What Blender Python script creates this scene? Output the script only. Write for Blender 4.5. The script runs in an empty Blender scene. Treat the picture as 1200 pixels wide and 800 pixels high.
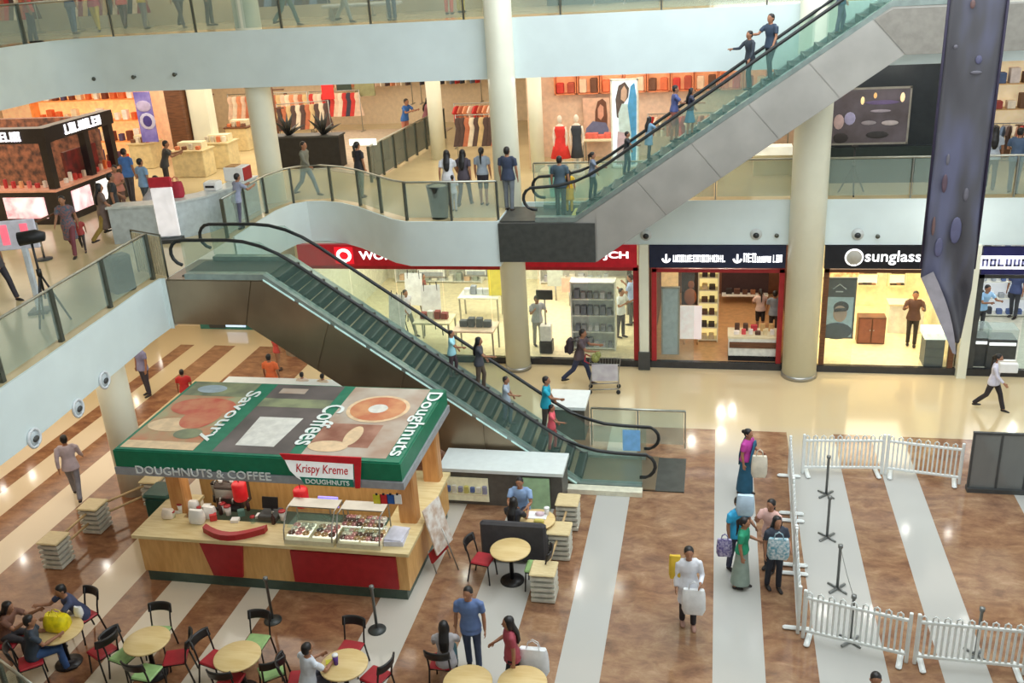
import bpy, bmesh, math, random
from mathutils import Vector, Matrix
random.seed(7)
R = math.radians
SC = bpy.context.scene
COL = SC.collection

# ------------------------------------------------------------------ camera
FPX, YAW, PIT, ROL, CAMH = 1127.5, R(-12.673), R(21.834), R(-3.530), 11.5
_fw = Vector((math.sin(YAW)*math.cos(PIT), math.cos(YAW)*math.cos(PIT), -math.sin(PIT)))
_r0 = Vector((math.cos(YAW), -math.sin(YAW), 0)); _u0 = _r0.cross(_fw)
_rt = _r0*math.cos(ROL) + _u0*math.sin(ROL); _up = -_r0*math.sin(ROL) + _u0*math.cos(ROL)
_C = Vector((0, 0, CAMH))
cam = bpy.data.cameras.new('camera'); cam.sensor_width = 36; cam.lens = 36*FPX/1200
co = bpy.data.objects.new('camera', cam); COL.objects.link(co)
m = Matrix((_rt, _up, -_fw)).transposed().to_4x4(); m.translation = _C
co.matrix_world = m; cam.clip_end = 300
SC.camera = co
def ray(px, py): return _fw*FPX + _rt*(px-600) + _up*(400-py)
def G(px, py, z=0.0):            # point of the horizontal plane z seen at a photo pixel
    d = ray(px, py); return _C + d*((z-CAMH)/d.z)
def W(px, py, y):                # point of the vertical plane y
    d = ray(px, py); return _C + d*(y/d.y)

# ------------------------------------------------------------------ materials
_mats = {}
def mat(name, col, rough=0.6, metal=0.0, var=0.10, scale=6.0, emit=None, es=0.0, trans=0.0, alpha=1.0, spec=0.5, col2=None, stretch=(1, 1, 1), coat=0):
    if name in _mats: return _mats[name]
    m = bpy.data.materials.new(name); m.use_nodes = True
    nt = m.node_tree; b = nt.nodes['Principled BSDF']
    tc = nt.nodes.new('ShaderNodeTexCoord'); mp = nt.nodes.new('ShaderNodeMapping'); mp.inputs['Scale'].default_value = stretch
    nz = nt.nodes.new('ShaderNodeTexNoise'); nz.inputs['Scale'].default_value = scale; nz.inputs['Detail'].default_value = 3
    nt.links.new(tc.outputs['Object'], mp.inputs[0]); nt.links.new(mp.outputs[0], nz.inputs['Vector'])
    mx = nt.nodes.new('ShaderNodeValToRGB')
    c2 = col2 if col2 else tuple(min(1, c*(1+var)+var*0.02) for c in col)
    c1 = col if col2 else tuple(c*(1-var) for c in col)
    mx.color_ramp.elements[0].position = .35; mx.color_ramp.elements[1].position = .65
    mx.color_ramp.elements[0].color = (*c1, 1); mx.color_ramp.elements[1].color = (*c2, 1)
    nt.links.new(nz.outputs['Fac'], mx.inputs[0]); nt.links.new(mx.outputs[0], b.inputs['Base Color'])
    b.inputs['Roughness'].default_value = rough; b.inputs['Metallic'].default_value = metal
    b.inputs['Specular IOR Level'].default_value = spec
    if trans: b.inputs['Transmission Weight'].default_value = trans
    if alpha < 1: b.inputs['Alpha'].default_value = alpha
    if coat: b.inputs['Coat Weight'].default_value = coat
    if es:
        nt.links.new(mx.outputs[0], b.inputs['Emission Color']) if emit is None else None
        if emit is not None: b.inputs['Emission Color'].default_value = (*emit, 1)
        b.inputs['Emission Strength'].default_value = es
    _mats[name] = m
    return m
def srgb(r, g, b):
    f = lambda c: (c/255/12.92 if c/255 <= .04045 else ((c/255+.055)/1.055)**2.4)
    return (f(r), f(g), f(b))
def cm(r, g, b, rough=.7, **k):   # cloth / paint material by its colour
    return mat('paint_%d_%d_%d' % (r, g, b), srgb(r, g, b), rough, **k)
def glow(r, g, b, s=1.0): return mat('lit_%d_%d_%d_%d' % (r, g, b, int(s*100)), srgb(r, g, b), .5, es=s)

WHITE = mat('white_plaster', srgb(218, 232, 232), .55, var=.03, scale=1.2)
CREAMP = mat('cream_column_paint', srgb(232, 232, 212), .35, var=.04, scale=1.0)
STEEL = mat('brushed_steel', srgb(176, 174, 168), .38, .85, var=.08, scale=3, stretch=(1, 1, 12))
DARKSTEEL = mat('dark_steel', srgb(92, 94, 92), .42, .7, var=.1)
BRONZE = mat('bronze_cladding', srgb(150, 134, 112), .33, .75, var=.16, scale=.8)
BLACK = mat('black_paint', srgb(26, 26, 28), .5, var=.15)
RUBBER = mat('black_rubber', srgb(34, 37, 38), .45, var=.1)
CHARCOAL = mat('charcoal_panel', srgb(66, 68, 68), .45, var=.1)
WOOD = mat('pale_wood', srgb(214, 178, 128), .45, scale=3, stretch=(1, 1, 8), col2=srgb(196, 156, 104))
BEECH = mat('beech_laminate', srgb(222, 204, 158), .4, scale=4, stretch=(2, 14, 2), col2=srgb(208, 186, 138))
BROWNWOOD = mat('brown_wood', srgb(120, 78, 50), .5, scale=3, stretch=(1, 1, 9), col2=srgb(92, 58, 38))
CREAM = mat('cream_laminate', srgb(232, 222, 186), .45, var=.04)
REDP = mat('red_panel', srgb(168, 36, 42), .45, var=.08)
GREENP = mat('green_fascia', srgb(16, 112, 80), .4, var=.08)
SKIN = mat('brown_skin', srgb(162, 114, 86), .55, var=.08, scale=12)
SKIN2 = mat('light_brown_skin', srgb(178, 130, 100), .55, var=.08, scale=12)
HAIR = mat('black_hair', srgb(24, 20, 20), .45, var=.25, scale=30, stretch=(6, 6, 1))
def glass(name, col, alpha, rough=.05):
    if name in _mats: return _mats[name]
    m = bpy.data.materials.new(name); m.use_nodes = True; nt = m.node_tree
    b = nt.nodes['Principled BSDF']; out = nt.nodes['Material Output']
    b.inputs['Base Color'].default_value = (*col, 1); b.inputs['Roughness'].default_value = rough
    nz = nt.nodes.new('ShaderNodeTexNoise'); nz.inputs['Scale'].default_value = 2
    mr = nt.nodes.new('ShaderNodeMapRange'); mr.inputs[3].default_value = alpha*.9; mr.inputs[4].default_value = alpha*1.1
    nt.links.new(nz.outputs['Fac'], mr.inputs[0])
    tr = nt.nodes.new('ShaderNodeBsdfTransparent'); tr.inputs[0].default_value = (.93, .97, .95, 1)
    mx = nt.nodes.new('ShaderNodeMixShader')
    nt.links.new(mr.outputs[0], mx.inputs[0]); nt.links.new(tr.outputs[0], mx.inputs[1]); nt.links.new(b.outputs[0], mx.inputs[2])
    nt.links.new(mx.outputs[0], out.inputs[0]); _mats[name] = m; return m
GLASS = glass('balustrade_glass', srgb(186, 202, 192), .25)
GLASSG = glass('green_tinted_glass', srgb(150, 196, 184), .11)
SHOPGLASS = glass('shop_glass', srgb(220, 226, 222), .06)

# ------------------------------------------------------------------ mesh builder
class MB:
    def __init__(s): s.v = []; s.f = []; s.m = []; s.s = []
    def add(s, vs, fs, mi=0, sm=False):
        o = len(s.v); s.v += [tuple(v) for v in vs]
        for f in fs: s.f.append([i+o for i in f]); s.m.append(mi); s.s.append(sm)
        return s
    def box(s, c, d, mi=0, rz=0.0, M=None):
        x, y, z = d[0]/2, d[1]/2, d[2]/2
        vs = [Vector((a*x, b*y, e*z)) for e in (-1, 1) for a, b in ((-1, -1), (1, -1), (1, 1), (-1, 1))]
        if rz: vs = [Matrix.Rotation(rz, 3, 'Z') @ v for v in vs]
        if M: vs = [M @ v for v in vs]
        return s.add([v+Vector(c) for v in vs], [(3, 2, 1, 0), (4, 5, 6, 7), (0, 1, 5, 4), (1, 2, 6, 5), (2, 3, 7, 6), (3, 0, 4, 7)], mi)
    def rbox(s, c, d, b=.02, mi=0, rz=0.0):        # box with chamfered vertical and top edges
        x, y = d[0]/2, d[1]/2; b = min(b, x*.9, y*.9, d[2]*.4)
        ring = lambda k: [(-x+k, -y), (x-k, -y), (x, -y+k), (x, y-k), (x-k, y), (-x+k, y), (-x, y-k), (-x, -y+k)]
        R1 = ring(b); R2 = [(px*(1-b/x), py*(1-b/y)) for px, py in R1]
        vs = [(*p, -d[2]/2+b) for p in R1]+[(*p, d[2]/2-b) for p in R1]+[(*p, d[2]/2) for p in R2]+[(*p, -d[2]/2) for p in R2]
        q = Matrix.Rotation(rz, 3, 'Z')
        fs = [(i, (i+1) % 8, 8+(i+1) % 8, 8+i) for i in range(8)]+[(8+i, 8+(i+1) % 8, 16+(i+1) % 8, 16+i) for i in range(8)]
        fs += [(24+i, 24+(i+1) % 8, (i+1) % 8, i) for i in range(8)]+[tuple(range(16, 24)), tuple(range(31, 23, -1))]
        return s.add([q @ Vector(v)+Vector(c) for v in vs], fs, mi)
    def prism(s, poly, z0, z1, mi=0, axis='z', mt=None):
        n = len(poly)
        def P(a, b, h): return (a, b, h) if axis == 'z' else ((a, h, b) if axis == 'y' else (h, a, b))
        s.add([P(a, b, z0) for a, b in poly]+[P(a, b, z1) for a, b in poly], [], mi)
        o = len(s.v)-2*n
        for f, k in [([o+i for i in range(n)][::-1], mi), ([o+n+i for i in range(n)], mi if mt is None else mt)]+[([o+i, o+(i+1) % n, o+n+(i+1) % n, o+n+i], mi) for i in range(n)]:
            s.f.append(f); s.m.append(k); s.s.append(False)
        return s
    def tube(s, pts, r, n=8, mi=0, sm=True, ref=None, closed=False):
        pts = [Vector(p) for p in pts]; k = len(pts); vs = []
        rs = r if isinstance(r, list) else [r]*k
        for i, p in enumerate(pts):
            if closed: t = pts[(i+1) % k]-pts[i-1]
            else: t = (pts[min(i+1, k-1)]-pts[max(i-1, 0)])
            t = t.normalized() if t.length > 1e-9 else Vector((0, 0, 1))
            a = Vector(ref) if ref else Vector((1, 0, 0))
            if abs(a.dot(t)) > .93: a = Vector((0, 1, 0)) if abs(t.y) < .9 else Vector((0, 0, 1))
            a = (a-t*a.dot(t)).normalized(); b = t.cross(a)
            q = rs[i]; rx, ry = q if isinstance(q, tuple) else (q, q)
            off = math.pi/n if n == 4 else 0
            vs += [p+a*rx*math.cos(2*math.pi*j/n+off)+b*ry*math.sin(2*math.pi*j/n+off) for j in range(n)]
        fs = []
        for i in range(k if closed else k-1):
            i2 = (i+1) % k
            fs += [(i*n+j, i*n+(j+1) % n, i2*n+(j+1) % n, i2*n+j) for j in range(n)]
        if not closed: fs += [tuple(range(n))[::-1], tuple(range((k-1)*n, k*n))]
        return s.add(vs, fs, mi, sm and n > 4)
    def lathe(s, prof, c=(0, 0, 0), n=20, mi=0, sm=True):
        vs = []
        for r, z in prof: vs += [(c[0]+r*math.cos(2*math.pi*j/n), c[1]+r*math.sin(2*math.pi*j/n), c[2]+z) for j in range(n)]
        k = len(prof)
        fs = [(i*n+j, i*n+(j+1) % n, (i+1)*n+(j+1) % n, (i+1)*n+j) for i in range(k-1) for j in range(n)]
        fs += [tuple(range(n))[::-1], tuple(range((k-1)*n, k*n))]
        return s.add(vs, fs, mi, sm)
    def ell(s, c, rx, ry, rz, n=12, k=8, mi=0, M=None):
        vs = []; 
        for i in range(1, k):
            a = math.pi*i/k
            vs += [Vector((rx*math.sin(a)*math.cos(2*math.pi*j/n), ry*math.sin(a)*math.sin(2*math.pi*j/n), -rz*math.cos(a))) for j in range(n)]
        vs += [Vector((0, 0, -rz)), Vector((0, 0, rz))]
        if M: vs = [M @ v for v in vs]
        b, t = (k-1)*n, (k-1)*n+1
        fs = [(i*n+j, i*n+(j+1) % n, (i+1)*n+(j+1) % n, (i+1)*n+j) for i in range(k-2) for j in range(n)]
        fs += [((j+1) % n, j, b) for j in range(n)]+[((k-2)*n+j, (k-2)*n+(j+1) % n, t) for j in range(n)]
        return s.add([v+Vector(c) for v in vs], fs, mi, True)
    def poly(s, pts, mi=0): return s.add(pts, [tuple(range(len(pts)))], mi)
    def sheet(s, rows, mi=0, sm=True):
        n = len(rows[0]); vs = [p for r in rows for p in r]
        return s.add(vs, [(i*n+j, i*n+j+1, (i+1)*n+j+1, (i+1)*n+j) for i in range(len(rows)-1) for j in range(n-1)], mi, sm)
    def mesh(s, name, mats):
        me = bpy.data.meshes.new(name); me.from_pydata(s.v, [], s.f)
        for a in (mats if isinstance(mats, (list, tuple)) else [mats]): me.materials.append(a)
        me.polygons.foreach_set('material_index', s.m); me.polygons.foreach_set('use_smooth', s.s); me.update()
        return me
def link(name, data, parent=None, loc=None, rz=0.0):
    o = bpy.data.objects.new(name, data); COL.objects.link(o)
    if parent: o.parent = parent
    if loc is not None: o.location = loc
    if rz: o.rotation_euler = (0, 0, rz)
    return o
def part(name, mb, mats, parent, label=None, loc=None, rz=0.0):
    o = link(name, mb.mesh(name, mats), parent, loc, rz)
    if label: o['label'] = label
    return o
def tag(o, label, cat, group=None):
    o['label'] = label; o['category'] = cat
    if group: o['group'] = group
    return o
def thing(name, label, cat, loc=(0, 0, 0), rz=0.0, group=None): return tag(link(name, None, None, loc, rz), label, cat, group)
def solo(name, mb, mats, label, cat, loc=(0, 0, 0), rz=0.0, group=None): return tag(link(name, mb.mesh(name, mats), None, loc, rz), label, cat, group)
def struct(name, mb, mats, parent=None):
    o = link(name, mb.mesh(name, mats), parent)
    if not parent: o['kind'] = 'structure'
    return o
def dup(root, loc, rz=None, label=None, group=None):
    r = root.copy(); COL.objects.link(r); r.location = loc
    if rz is not None: r.rotation_euler = (0, 0, rz)
    if label: r['label'] = label
    if group: r['group'] = group
    for ch in list(root.children):
        c = ch.copy(); COL.objects.link(c); c.parent = r
        for g in list(ch.children):
            d = g.copy(); COL.objects.link(d); d.parent = c
    return r
_fonts = None
def text(parent, s, w, h, M, mt, name='lettering', bold=0.0, extr=.006, shear=0.0, align='CENTER'):
    """letters fitted to width w and cap height h, laid in the plane of matrix M (x right, y up)"""
    cu = bpy.data.curves.new(name, 'FONT'); cu.body = s; cu.size = 1; cu.extrude = .001; cu.offset = bold; cu.shear = shear; cu.align_x = 'LEFT'; cu.resolution_u = 3
    t = bpy.data.objects.new('t', cu); COL.objects.link(t)
    bpy.context.view_layer.update()
    me = bpy.data.meshes.new_from_object(t.evaluated_get(bpy.context.evaluated_depsgraph_get()))
    bpy.data.objects.remove(t)
    xs = [v.co.x for v in me.vertices]; ys = [v.co.y for v in me.vertices]
    sx = w/(max(xs)-min(xs)); sy = h/(max(ys)-min(ys)); cx = (max(xs)+min(xs))/2; cy = (max(ys)+min(ys))/2
    for v in me.vertices: v.co = M @ Vector(((v.co.x-cx)*sx, (v.co.y-cy)*sy, extr if v.co.z > 0 else 0))
    me.materials.clear(); me.materials.append(mt)
    return link(name, me, parent)
def MX(o, x, y):      # frame: origin, x axis, y axis
    x = Vector(x).normalized(); y = Vector(y).normalized(); z = x.cross(y)
    m = Matrix((x, y, z)).transposed().to_4x4(); m.translation = Vector(o); return m
def glyphs(mb, x0, x1, z0, z1, y, n, mi=0, rnd=None, M=None):   # a row of small illegible capitals, as the photo shows them
    rnd = rnd or random; st = (x1-x0)/n; w = st*.78; t = st*.26
    for i in range(n):
        a = x0+i*st; k = rnd.choice('HUENDOL')
        segs = []
        if k in 'HUENDOL': segs.append((a, z0, a+t, z1))
        if k in 'HUNDO': segs.append((a+w-t, z0, a+w, z1))
        if k in 'UEDOL': segs.append((a, z0, a+w, z0+t))
        if k in 'EDON': segs.append((a, z1-t, a+w, z1))
        if k in 'HE': segs.append((a, (z0+z1)/2-t/2, a+w, (z0+z1)/2+t/2))
        for b in segs:
            c = Vector(((b[0]+b[2])/2, y, (b[1]+b[3])/2)); d = (b[2]-b[0], .03, b[3]-b[1])
            if M: mb.box(M @ c, d, mi, M=M.to_3x3())
            else: mb.box(c, d, mi)
Z1, Z1B, Z2, Z2B = 5.0, 3.78, 9.95, 8.42
# ------------------------------------------------------------------ floor
def floor_material():
    m = bpy.data.materials.new('striped_marble_floor'); m.use_nodes = True; nt = m.node_tree; L = nt.links.new
    b = nt.nodes['Principled BSDF']; N = nt.nodes.new
    tc = N('ShaderNodeTexCoord'); sp = N('ShaderNodeSeparateXYZ'); L(tc.outputs['Object'], sp.inputs[0])
    X0, X1 = -20.0, 12.0
    mr = N('ShaderNodeMapRange'); mr.inputs[1].default_value = X0; mr.inputs[2].default_value = X1; L(sp.outputs['X'], mr.inputs[0])
    def ramp(browns):
        r = N('ShaderNodeValToRGB'); r.color_ramp.interpolation = 'CONSTANT'
        e = r.color_ramp.elements; e[0].position = 0; e[0].color = (0, 0, 0, 1); e.remove(e[1])
        for a, c in browns:
            q = e.new((a-X0)/(X1-X0)); q.color = (1, 1, 1, 1); q = e.new((c-X0)/(X1-X0)); q.color = (0, 0, 0, 1)
        L(mr.outputs[0], r.inputs[0]); return r
    br = ramp([(-17.6, -17.0), (-16.25, -15.5), (-14.7, -12.4), (-11.55, -10.75), (-9.95, -9.05), (-8.4, -6.25), (-5.4, -4.45), (-3.45, -2.62), (-1.75, .04), (.97, 1.82), (2.9, 3.76), (4.62, 6.5), (7.4, 9.2)])
    # the paving stops short of the shops: nearer on the right, farther in the side hall
    lim = N('ShaderNodeMath'); lim.operation = 'LESS_THAN'; L(sp.outputs['X'], lim.inputs[0]); lim.inputs[1].default_value = -12.1
    ml = N('ShaderNodeMath'); ml.operation = 'MULTIPLY_ADD'; L(lim.outputs[0], ml.inputs[0]); ml.inputs[1].default_value = 4.7; ml.inputs[2].default_value = 22.4
    ly = N('ShaderNodeMath'); ly.operation = 'LESS_THAN'; L(sp.outputs['Y'], ly.inputs[0]); L(ml.outputs[0], ly.inputs[1])
    mk = N('ShaderNodeMath'); mk.operation = 'MULTIPLY'; L(br.outputs[0], mk.inputs[0]); L(ly.outputs[0], mk.inputs[1])
    # brown cloudy marble
    mp = N('ShaderNodeMapping'); mp.inputs['Scale'].default_value = (1.0, 1.7, 1); L(tc.outputs['Object'], mp.inputs[0])
    n1 = N('ShaderNodeTexNoise'); n1.inputs['Scale'].default_value = 1.9; n1.inputs['Detail'].default_value = 9; n1.inputs['Distortion'].default_value = .35; n1.inputs['Roughness'].default_value = .70
    L(mp.outputs[0], n1.inputs['Vector'])
    c1 = N('ShaderNodeValToRGB'); e = c1.color_ramp.elements
    e[0].position = .28; e[0].color = (*srgb(104, 82, 68), 1); e[1].position = .75; e[1].color = (*srgb(190, 162, 134), 1)
    q = e.new(.44); q.color = (*srgb(140, 110, 88), 1); q = e.new(.56); q.color = (*srgb(158, 130, 102), 1)
    L(n1.outputs['Fac'], c1.inputs[0])
    n2 = N('ShaderNodeTexNoise'); n2.inputs['Scale'].default_value = .45; n2.inputs['Detail'].default_value = 2; L(tc.outputs['Object'], n2.inputs['Vector'])
    hu = N('ShaderNodeMixRGB'); hu.blend_type = 'MULTIPLY'; n2.inputs['Scale'].default_value = .6
    gr = N('ShaderNodeMapRange'); gr.inputs[1].default_value = -4; gr.inputs[2].default_value = -10; L(sp.outputs['X'], gr.inputs[0])     # slabs redder to the left, with the cafe corner's shade painted in
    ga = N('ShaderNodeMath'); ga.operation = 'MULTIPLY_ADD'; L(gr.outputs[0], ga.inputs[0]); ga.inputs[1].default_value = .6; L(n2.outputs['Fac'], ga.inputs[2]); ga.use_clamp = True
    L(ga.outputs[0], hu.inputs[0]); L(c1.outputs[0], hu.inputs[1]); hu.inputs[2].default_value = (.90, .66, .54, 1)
    # pale stripes: cream hall to grey atrium, the lighting's tint put into the colour
    gx = N('ShaderNodeMapRange'); gx.inputs[1].default_value = -13; gx.inputs[2].default_value = -3; L(sp.outputs['X'], gx.inputs[0])
    pal = N('ShaderNodeMixRGB'); L(gx.outputs[0], pal.inputs[0]); pal.inputs[1].default_value = (*srgb(222, 204, 176), 1); pal.inputs[2].default_value = (*srgb(184, 183, 178), 1)
    # beige band in front of the shops
    by = N('ShaderNodeMapRange'); by.inputs[1].default_value = 20.6; by.inputs[2].default_value = 22.8; L(sp.outputs['Y'], by.inputs[0])
    pb = N('ShaderNodeMixRGB'); L(by.outputs[0], pb.inputs[0]); L(pal.outputs[0], pb.inputs[1]); pb.inputs[2].default_value = (*srgb(208, 188, 150), 1)
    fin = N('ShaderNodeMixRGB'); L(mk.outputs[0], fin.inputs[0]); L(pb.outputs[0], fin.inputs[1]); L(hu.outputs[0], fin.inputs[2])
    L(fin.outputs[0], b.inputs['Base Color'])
    b.inputs['Roughness'].default_value = .10; b.inputs['Specular IOR Level'].default_value = .45
    return m
FLOORM = floor_material()
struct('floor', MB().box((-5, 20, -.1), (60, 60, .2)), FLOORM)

# ------------------------------------------------------------------ upper storeys
UPF = mat('beige_polished_floor', srgb(206, 190, 150), .16, var=.07, scale=.7)
CEILM = mat('soffit_white', srgb(225, 220, 205), .7, var=.03)
E1 = [(30, 26.2), (-5.62, 26.2), (-5.62, 24.12), (-8.1, 24.12), (-8.6, 24.4), (-9.3, 25.05), (-10.1, 25.8), (-10.8, 26.3), (-11.5, 26.55), (-12.0, 26.5), (-12.36, 26.15), (-12.52, 25.4), (-12.5, 24.0),
      (-12.46, 22.6), (-12.46, 20.95), (-12.46, 19.2), (-12.6, 19.15), (-12.58, 18.2), (-12.46, 17.0), (-12.38, 16.0), (-12.28, 14.9), (-12.2, 14.0), (-12.14, 13.1), (-12.1, 11.5), (-12.1, 6)]
S1 = E1+[(-36, 6), (-36, 54), (30, 54)]
E2 = [(30, 26.2), (-17.6, 26.2), (-18.25, 26.05), (-18.7, 25.6), (-18.9, 24.9), (-18.85, 22.5), (-18.6, 19), (-18.3, 14), (-18.3, 6)]
S2 = E2+[(-36, 6), (-36, 54), (30, 54)]
struct('floor_first_storey', MB().prism(S1[::-1], Z1B+.03, Z1), [CEILM, UPF])
bpy.data.objects['floor_first_storey'].data.polygons[1].material_index = 1
struct('floor_second_storey', MB().prism(S2[::-1], Z2B+.03, Z2), [CEILM, UPF])
bpy.data.objects['floor_second_storey'].data.polygons[1].material_index = 1
def fascia(name, path, z0, z1, t=.05):
    mb = MB(); rows = []
    out = []
    for i, p in enumerate(path):
        a = Vector(path[max(i-1, 0)]); c = Vector(path[min(i+1, len(path)-1)]); d = (c-a).normalized()
        n = Vector((-d.y, d.x)); out.append(Vector(p)+n*t)      # left of travel = outside
    inn = [Vector(p) for p in path]
    for z, pp in ((z0, inn), (z0, out), (z1, out), (z1, inn)): rows.append([(p.x, p.y, z) for p in pp])
    mb.sheet(rows, 0, True)
    o = struct(name, mb, WHITE)
    md = o.modifiers.new('e', 'EDGE_SPLIT'); md.split_angle = R(35)
    return o
fascia('trim_1', E1[:14], Z1B, Z1+.02); fascia('trim_2', E1[15:], Z1B, Z1+.02); fascia('trim_3', E2, Z2B, Z2+.03)
NEAR = mat('near_gallery_white', srgb(214, 216, 210), .6, var=.03)
struct('floor_near_gallery', MB().box((-8, -3.2, 9.2), (56, 8.6, 1.5)), NEAR); struct('floor_near_gallery_lower', MB().box((-8, -1.0, 4.4), (56, 12, 1.2)), NEAR)
struct('wall_front', MB().box((-8, -7.4, 7.8), (56, .2, 15.6)), NEAR)
oc = MB()
for c, d in (((-22, 25, 15.6), (28, 58, .2)), ((20, 25, 15.6), (20, 58, .2)), ((1, 2, 15.6), (18, 12, .2)), ((1, 41, 15.6), (18, 27, .2))): oc.box(c, d)
struct('ceiling', oc, CEILM)
struct('ceiling_ground', MB().box((9, 31, 3.74), (42, 9.4, .04)), CEILM)

def column(name, x, y, r, z0, z1, lab=None):
    mb = MB(); mb.lathe([(r, z0), (r, z1)], (x, y, 0), 32)
    return struct(name, mb, CREAMP)
column('column_1', -13.12, 26.7, .37, 0, 16); column('column_2', -5.68, 25.95, .37, 0, 16)
column('column_3', 2.42, 25.95, .47, 0, 16); column('column_4', -13.6, 18.0, .36, 0, 3.9)
column('column_5', -9.55, 32.6, .26, Z1, Z2B); column('column_6', -5.6, 30.3, .22, Z1, Z2B)
for k, (x, y, r) in enumerate(((-5.68, 25.95, .37), (2.42, 25.95, .47))):
    struct('trim_%d' % (4+k), MB().lathe([(r+.02, 0), (r+.02, .12)], (x, y, 0), 32), STEEL)

# back walls
WALLW = mat('warm_shop_wall', srgb(232, 212, 182), .6, var=.06)
struct('wall_back', MB().box((8, 34.4, 1.9), (40, .2, 3.8)), mat('shop_back_wall', srgb(232, 224, 200), .6, var=.05))
struct('wall_side_hall', MB().box((-16, 28.9, 1.9), (7.0, .2, 3.8)), mat('hall_wall', srgb(226, 210, 176), .5, var=.05))
struct('wall_side_hall_left', MB().box((-26, 20, 1.9), (.2, 40, 3.8)), WALLW)
struct('wall_first_storey', MB().box((-16, 40.6, 6.7), (44, .2, 3.5)), WALLW)
struct('wall_first_storey_left', MB().box((-27.5, 24, 6.7), (.2, 36, 3.5)), WALLW)
struct('wall_second_storey', MB().box((-3, 32.2, 11.7), (60, .2, 3.6)), mat('second_storey_wall', srgb(196, 186, 160), .6, var=.12, scale=.5))

# ------------------------------------------------------------------ ground-floor shops
YS = 26.24
struct('baseboard_back', MB().box((-1.6, 26.3, .1), (21.6, .14, .2)), mat('black_granite', srgb(44, 44, 46), .25))
struct('trim_6', MB().box((-1.93, 26.18, 1.9), (.26, .3, 3.8)).box((-1.93, 26.02, .3), (.34, .08, .55), 1), [CREAMP, CHARCOAL])
struct('trim_7', MB().box((6.72, 26.18, 1.9), (.24, .3, 3.8)), [CREAMP])
SIGNW = glow(250, 250, 250, 1.6)
def shop_sign(name, label, x0, x1, z0, z1, mt):
    t = thing(name, label, 'sign', ((x0+x1)/2, YS-.06, z0))
    part('sign_board', MB().box((0, 0, (z1-z0)/2), (x1-x0, .14, z1-z0)), mt, t)
    return t
SIGNRED = mat('red_sign_board', srgb(176, 22, 36), .35, es=.25)
NAVY = mat('navy_sign_board', srgb(26, 34, 58), .35); BLK = mat('black_sign_board', srgb(22, 24, 30), .35); INDIGO = mat('indigo_sign_board', srgb(30, 30, 84), .35)
t = shop_sign('shop_sign', 'long red shop sign with a white-ringed emblem and white letters', -12.35, -2.13, 3.12, 3.78, SIGNRED)
ox = (-12.35-2.13)/2
lg = MB().rbox((0, 0, 0), (.56, .03, .50), .04, 0); lx = W(405, 297, YS).x-ox
e = part('emblem', MB().box((0, -.08, .33), (.58, .02, .52)).tube([(0.19*math.cos(a*.3142), -.1, .33+.17*math.sin(a*.3142)) for a in range(20)], .05, 6, 1, closed=True), [mat('bright_red_emblem', srgb(226, 20, 40), .4, es=.6), SIGNW], t, 'white ring on a bright red square', (lx, 0, 0))
def front(x, z): return MX((x, -.075, z), (1, 0, 0), (0, 0, 1))
text(t, 'WOR', 1.05, .26, front(W(442, 297, YS).x-ox, .33), SIGNW, bold=.03)
text(t, 'JCH', .72, .26, front(W(722, 298, YS).x-ox, .34), SIGNW, bold=.03)
t = shop_sign('shop_sign', 'navy shop sign with two round emblems and two rows of small white lettering', -1.78, 1.92, 3.12, 3.76, NAVY)
ox = (-1.78+1.92)/2; rr = random.Random(3)
for px in (781, 864):
    x = W(px, 302, YS).x-ox
    part('emblem', MB().tube([(.10*math.cos(R(a)), -.09, .27+.10*math.sin(R(a))) for a in range(-180, 1, 20)], .028, 6).box((0, -.09, .29), (.05, .03, .22)), SIGNW, t, 'white forked emblem', (x, 0, 0))
a, b = W(789, 302, YS).x-ox, W(851, 302, YS).x-ox
mb = MB(); glyphs(mb, a, b, .18, .37, -.08, 13, 0, rr); part('lettering', mb, SIGNW, t)
a, b = W(871, 302, YS).x-ox, W(917, 302, YS).x-ox
mb = MB(); glyphs(mb, a, a+.36, .18, .42, -.08, 3, 0, rr); glyphs(mb, a+.36, a+.75, .18, .34, -.08, 5, 0, rr); glyphs(mb, a+.79, b, .18, .38, -.08, 3, 0, rr); part('lettering', mb, SIGNW, t)
t = shop_sign('shop_sign', 'black shop sign with a round grey disc and bright white lower-case letters', 2.93, 6.58, 3.12, 3.76, BLK)
ox = (2.93+6.58)/2
part('disc', MB().tube([(0, -.06, .33), (0, -.12, .33)], .235, 24, 0).tube([(.22*math.cos(k*.2618), -.11, .33+.22*math.sin(k*.2618)) for k in range(24)], .022, 6, 1, closed=True), [mat('grey_disc', srgb(176, 172, 160), .5), SIGNW], t, 'grey disc with a white rim', (W(1000, 300, YS).x-ox, 0, 0))
text(t, 'sunglass hut', 2.15, .40, front(W(1013, 302, YS).x-ox+1.07, .31), SIGNW, bold=.012)
t = shop_sign('shop_sign', 'indigo shop sign with a long white lettered panel beside the far right pillar', 6.9, 10.6, 2.98, 3.72, INDIGO)
mb = MB(); x = W(1146, 307, YS).x-8.75; mb.box((x+1.75, -.08, .34), (3.5, .03, .36), 0); glyphs(mb, x+.06, x+1.4, .24, .44, -.1, 7, 1, rr); part('lettered_panel', mb, [glow(240, 240, 250, 1.2), cm(120, 120, 170)], t)

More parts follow.
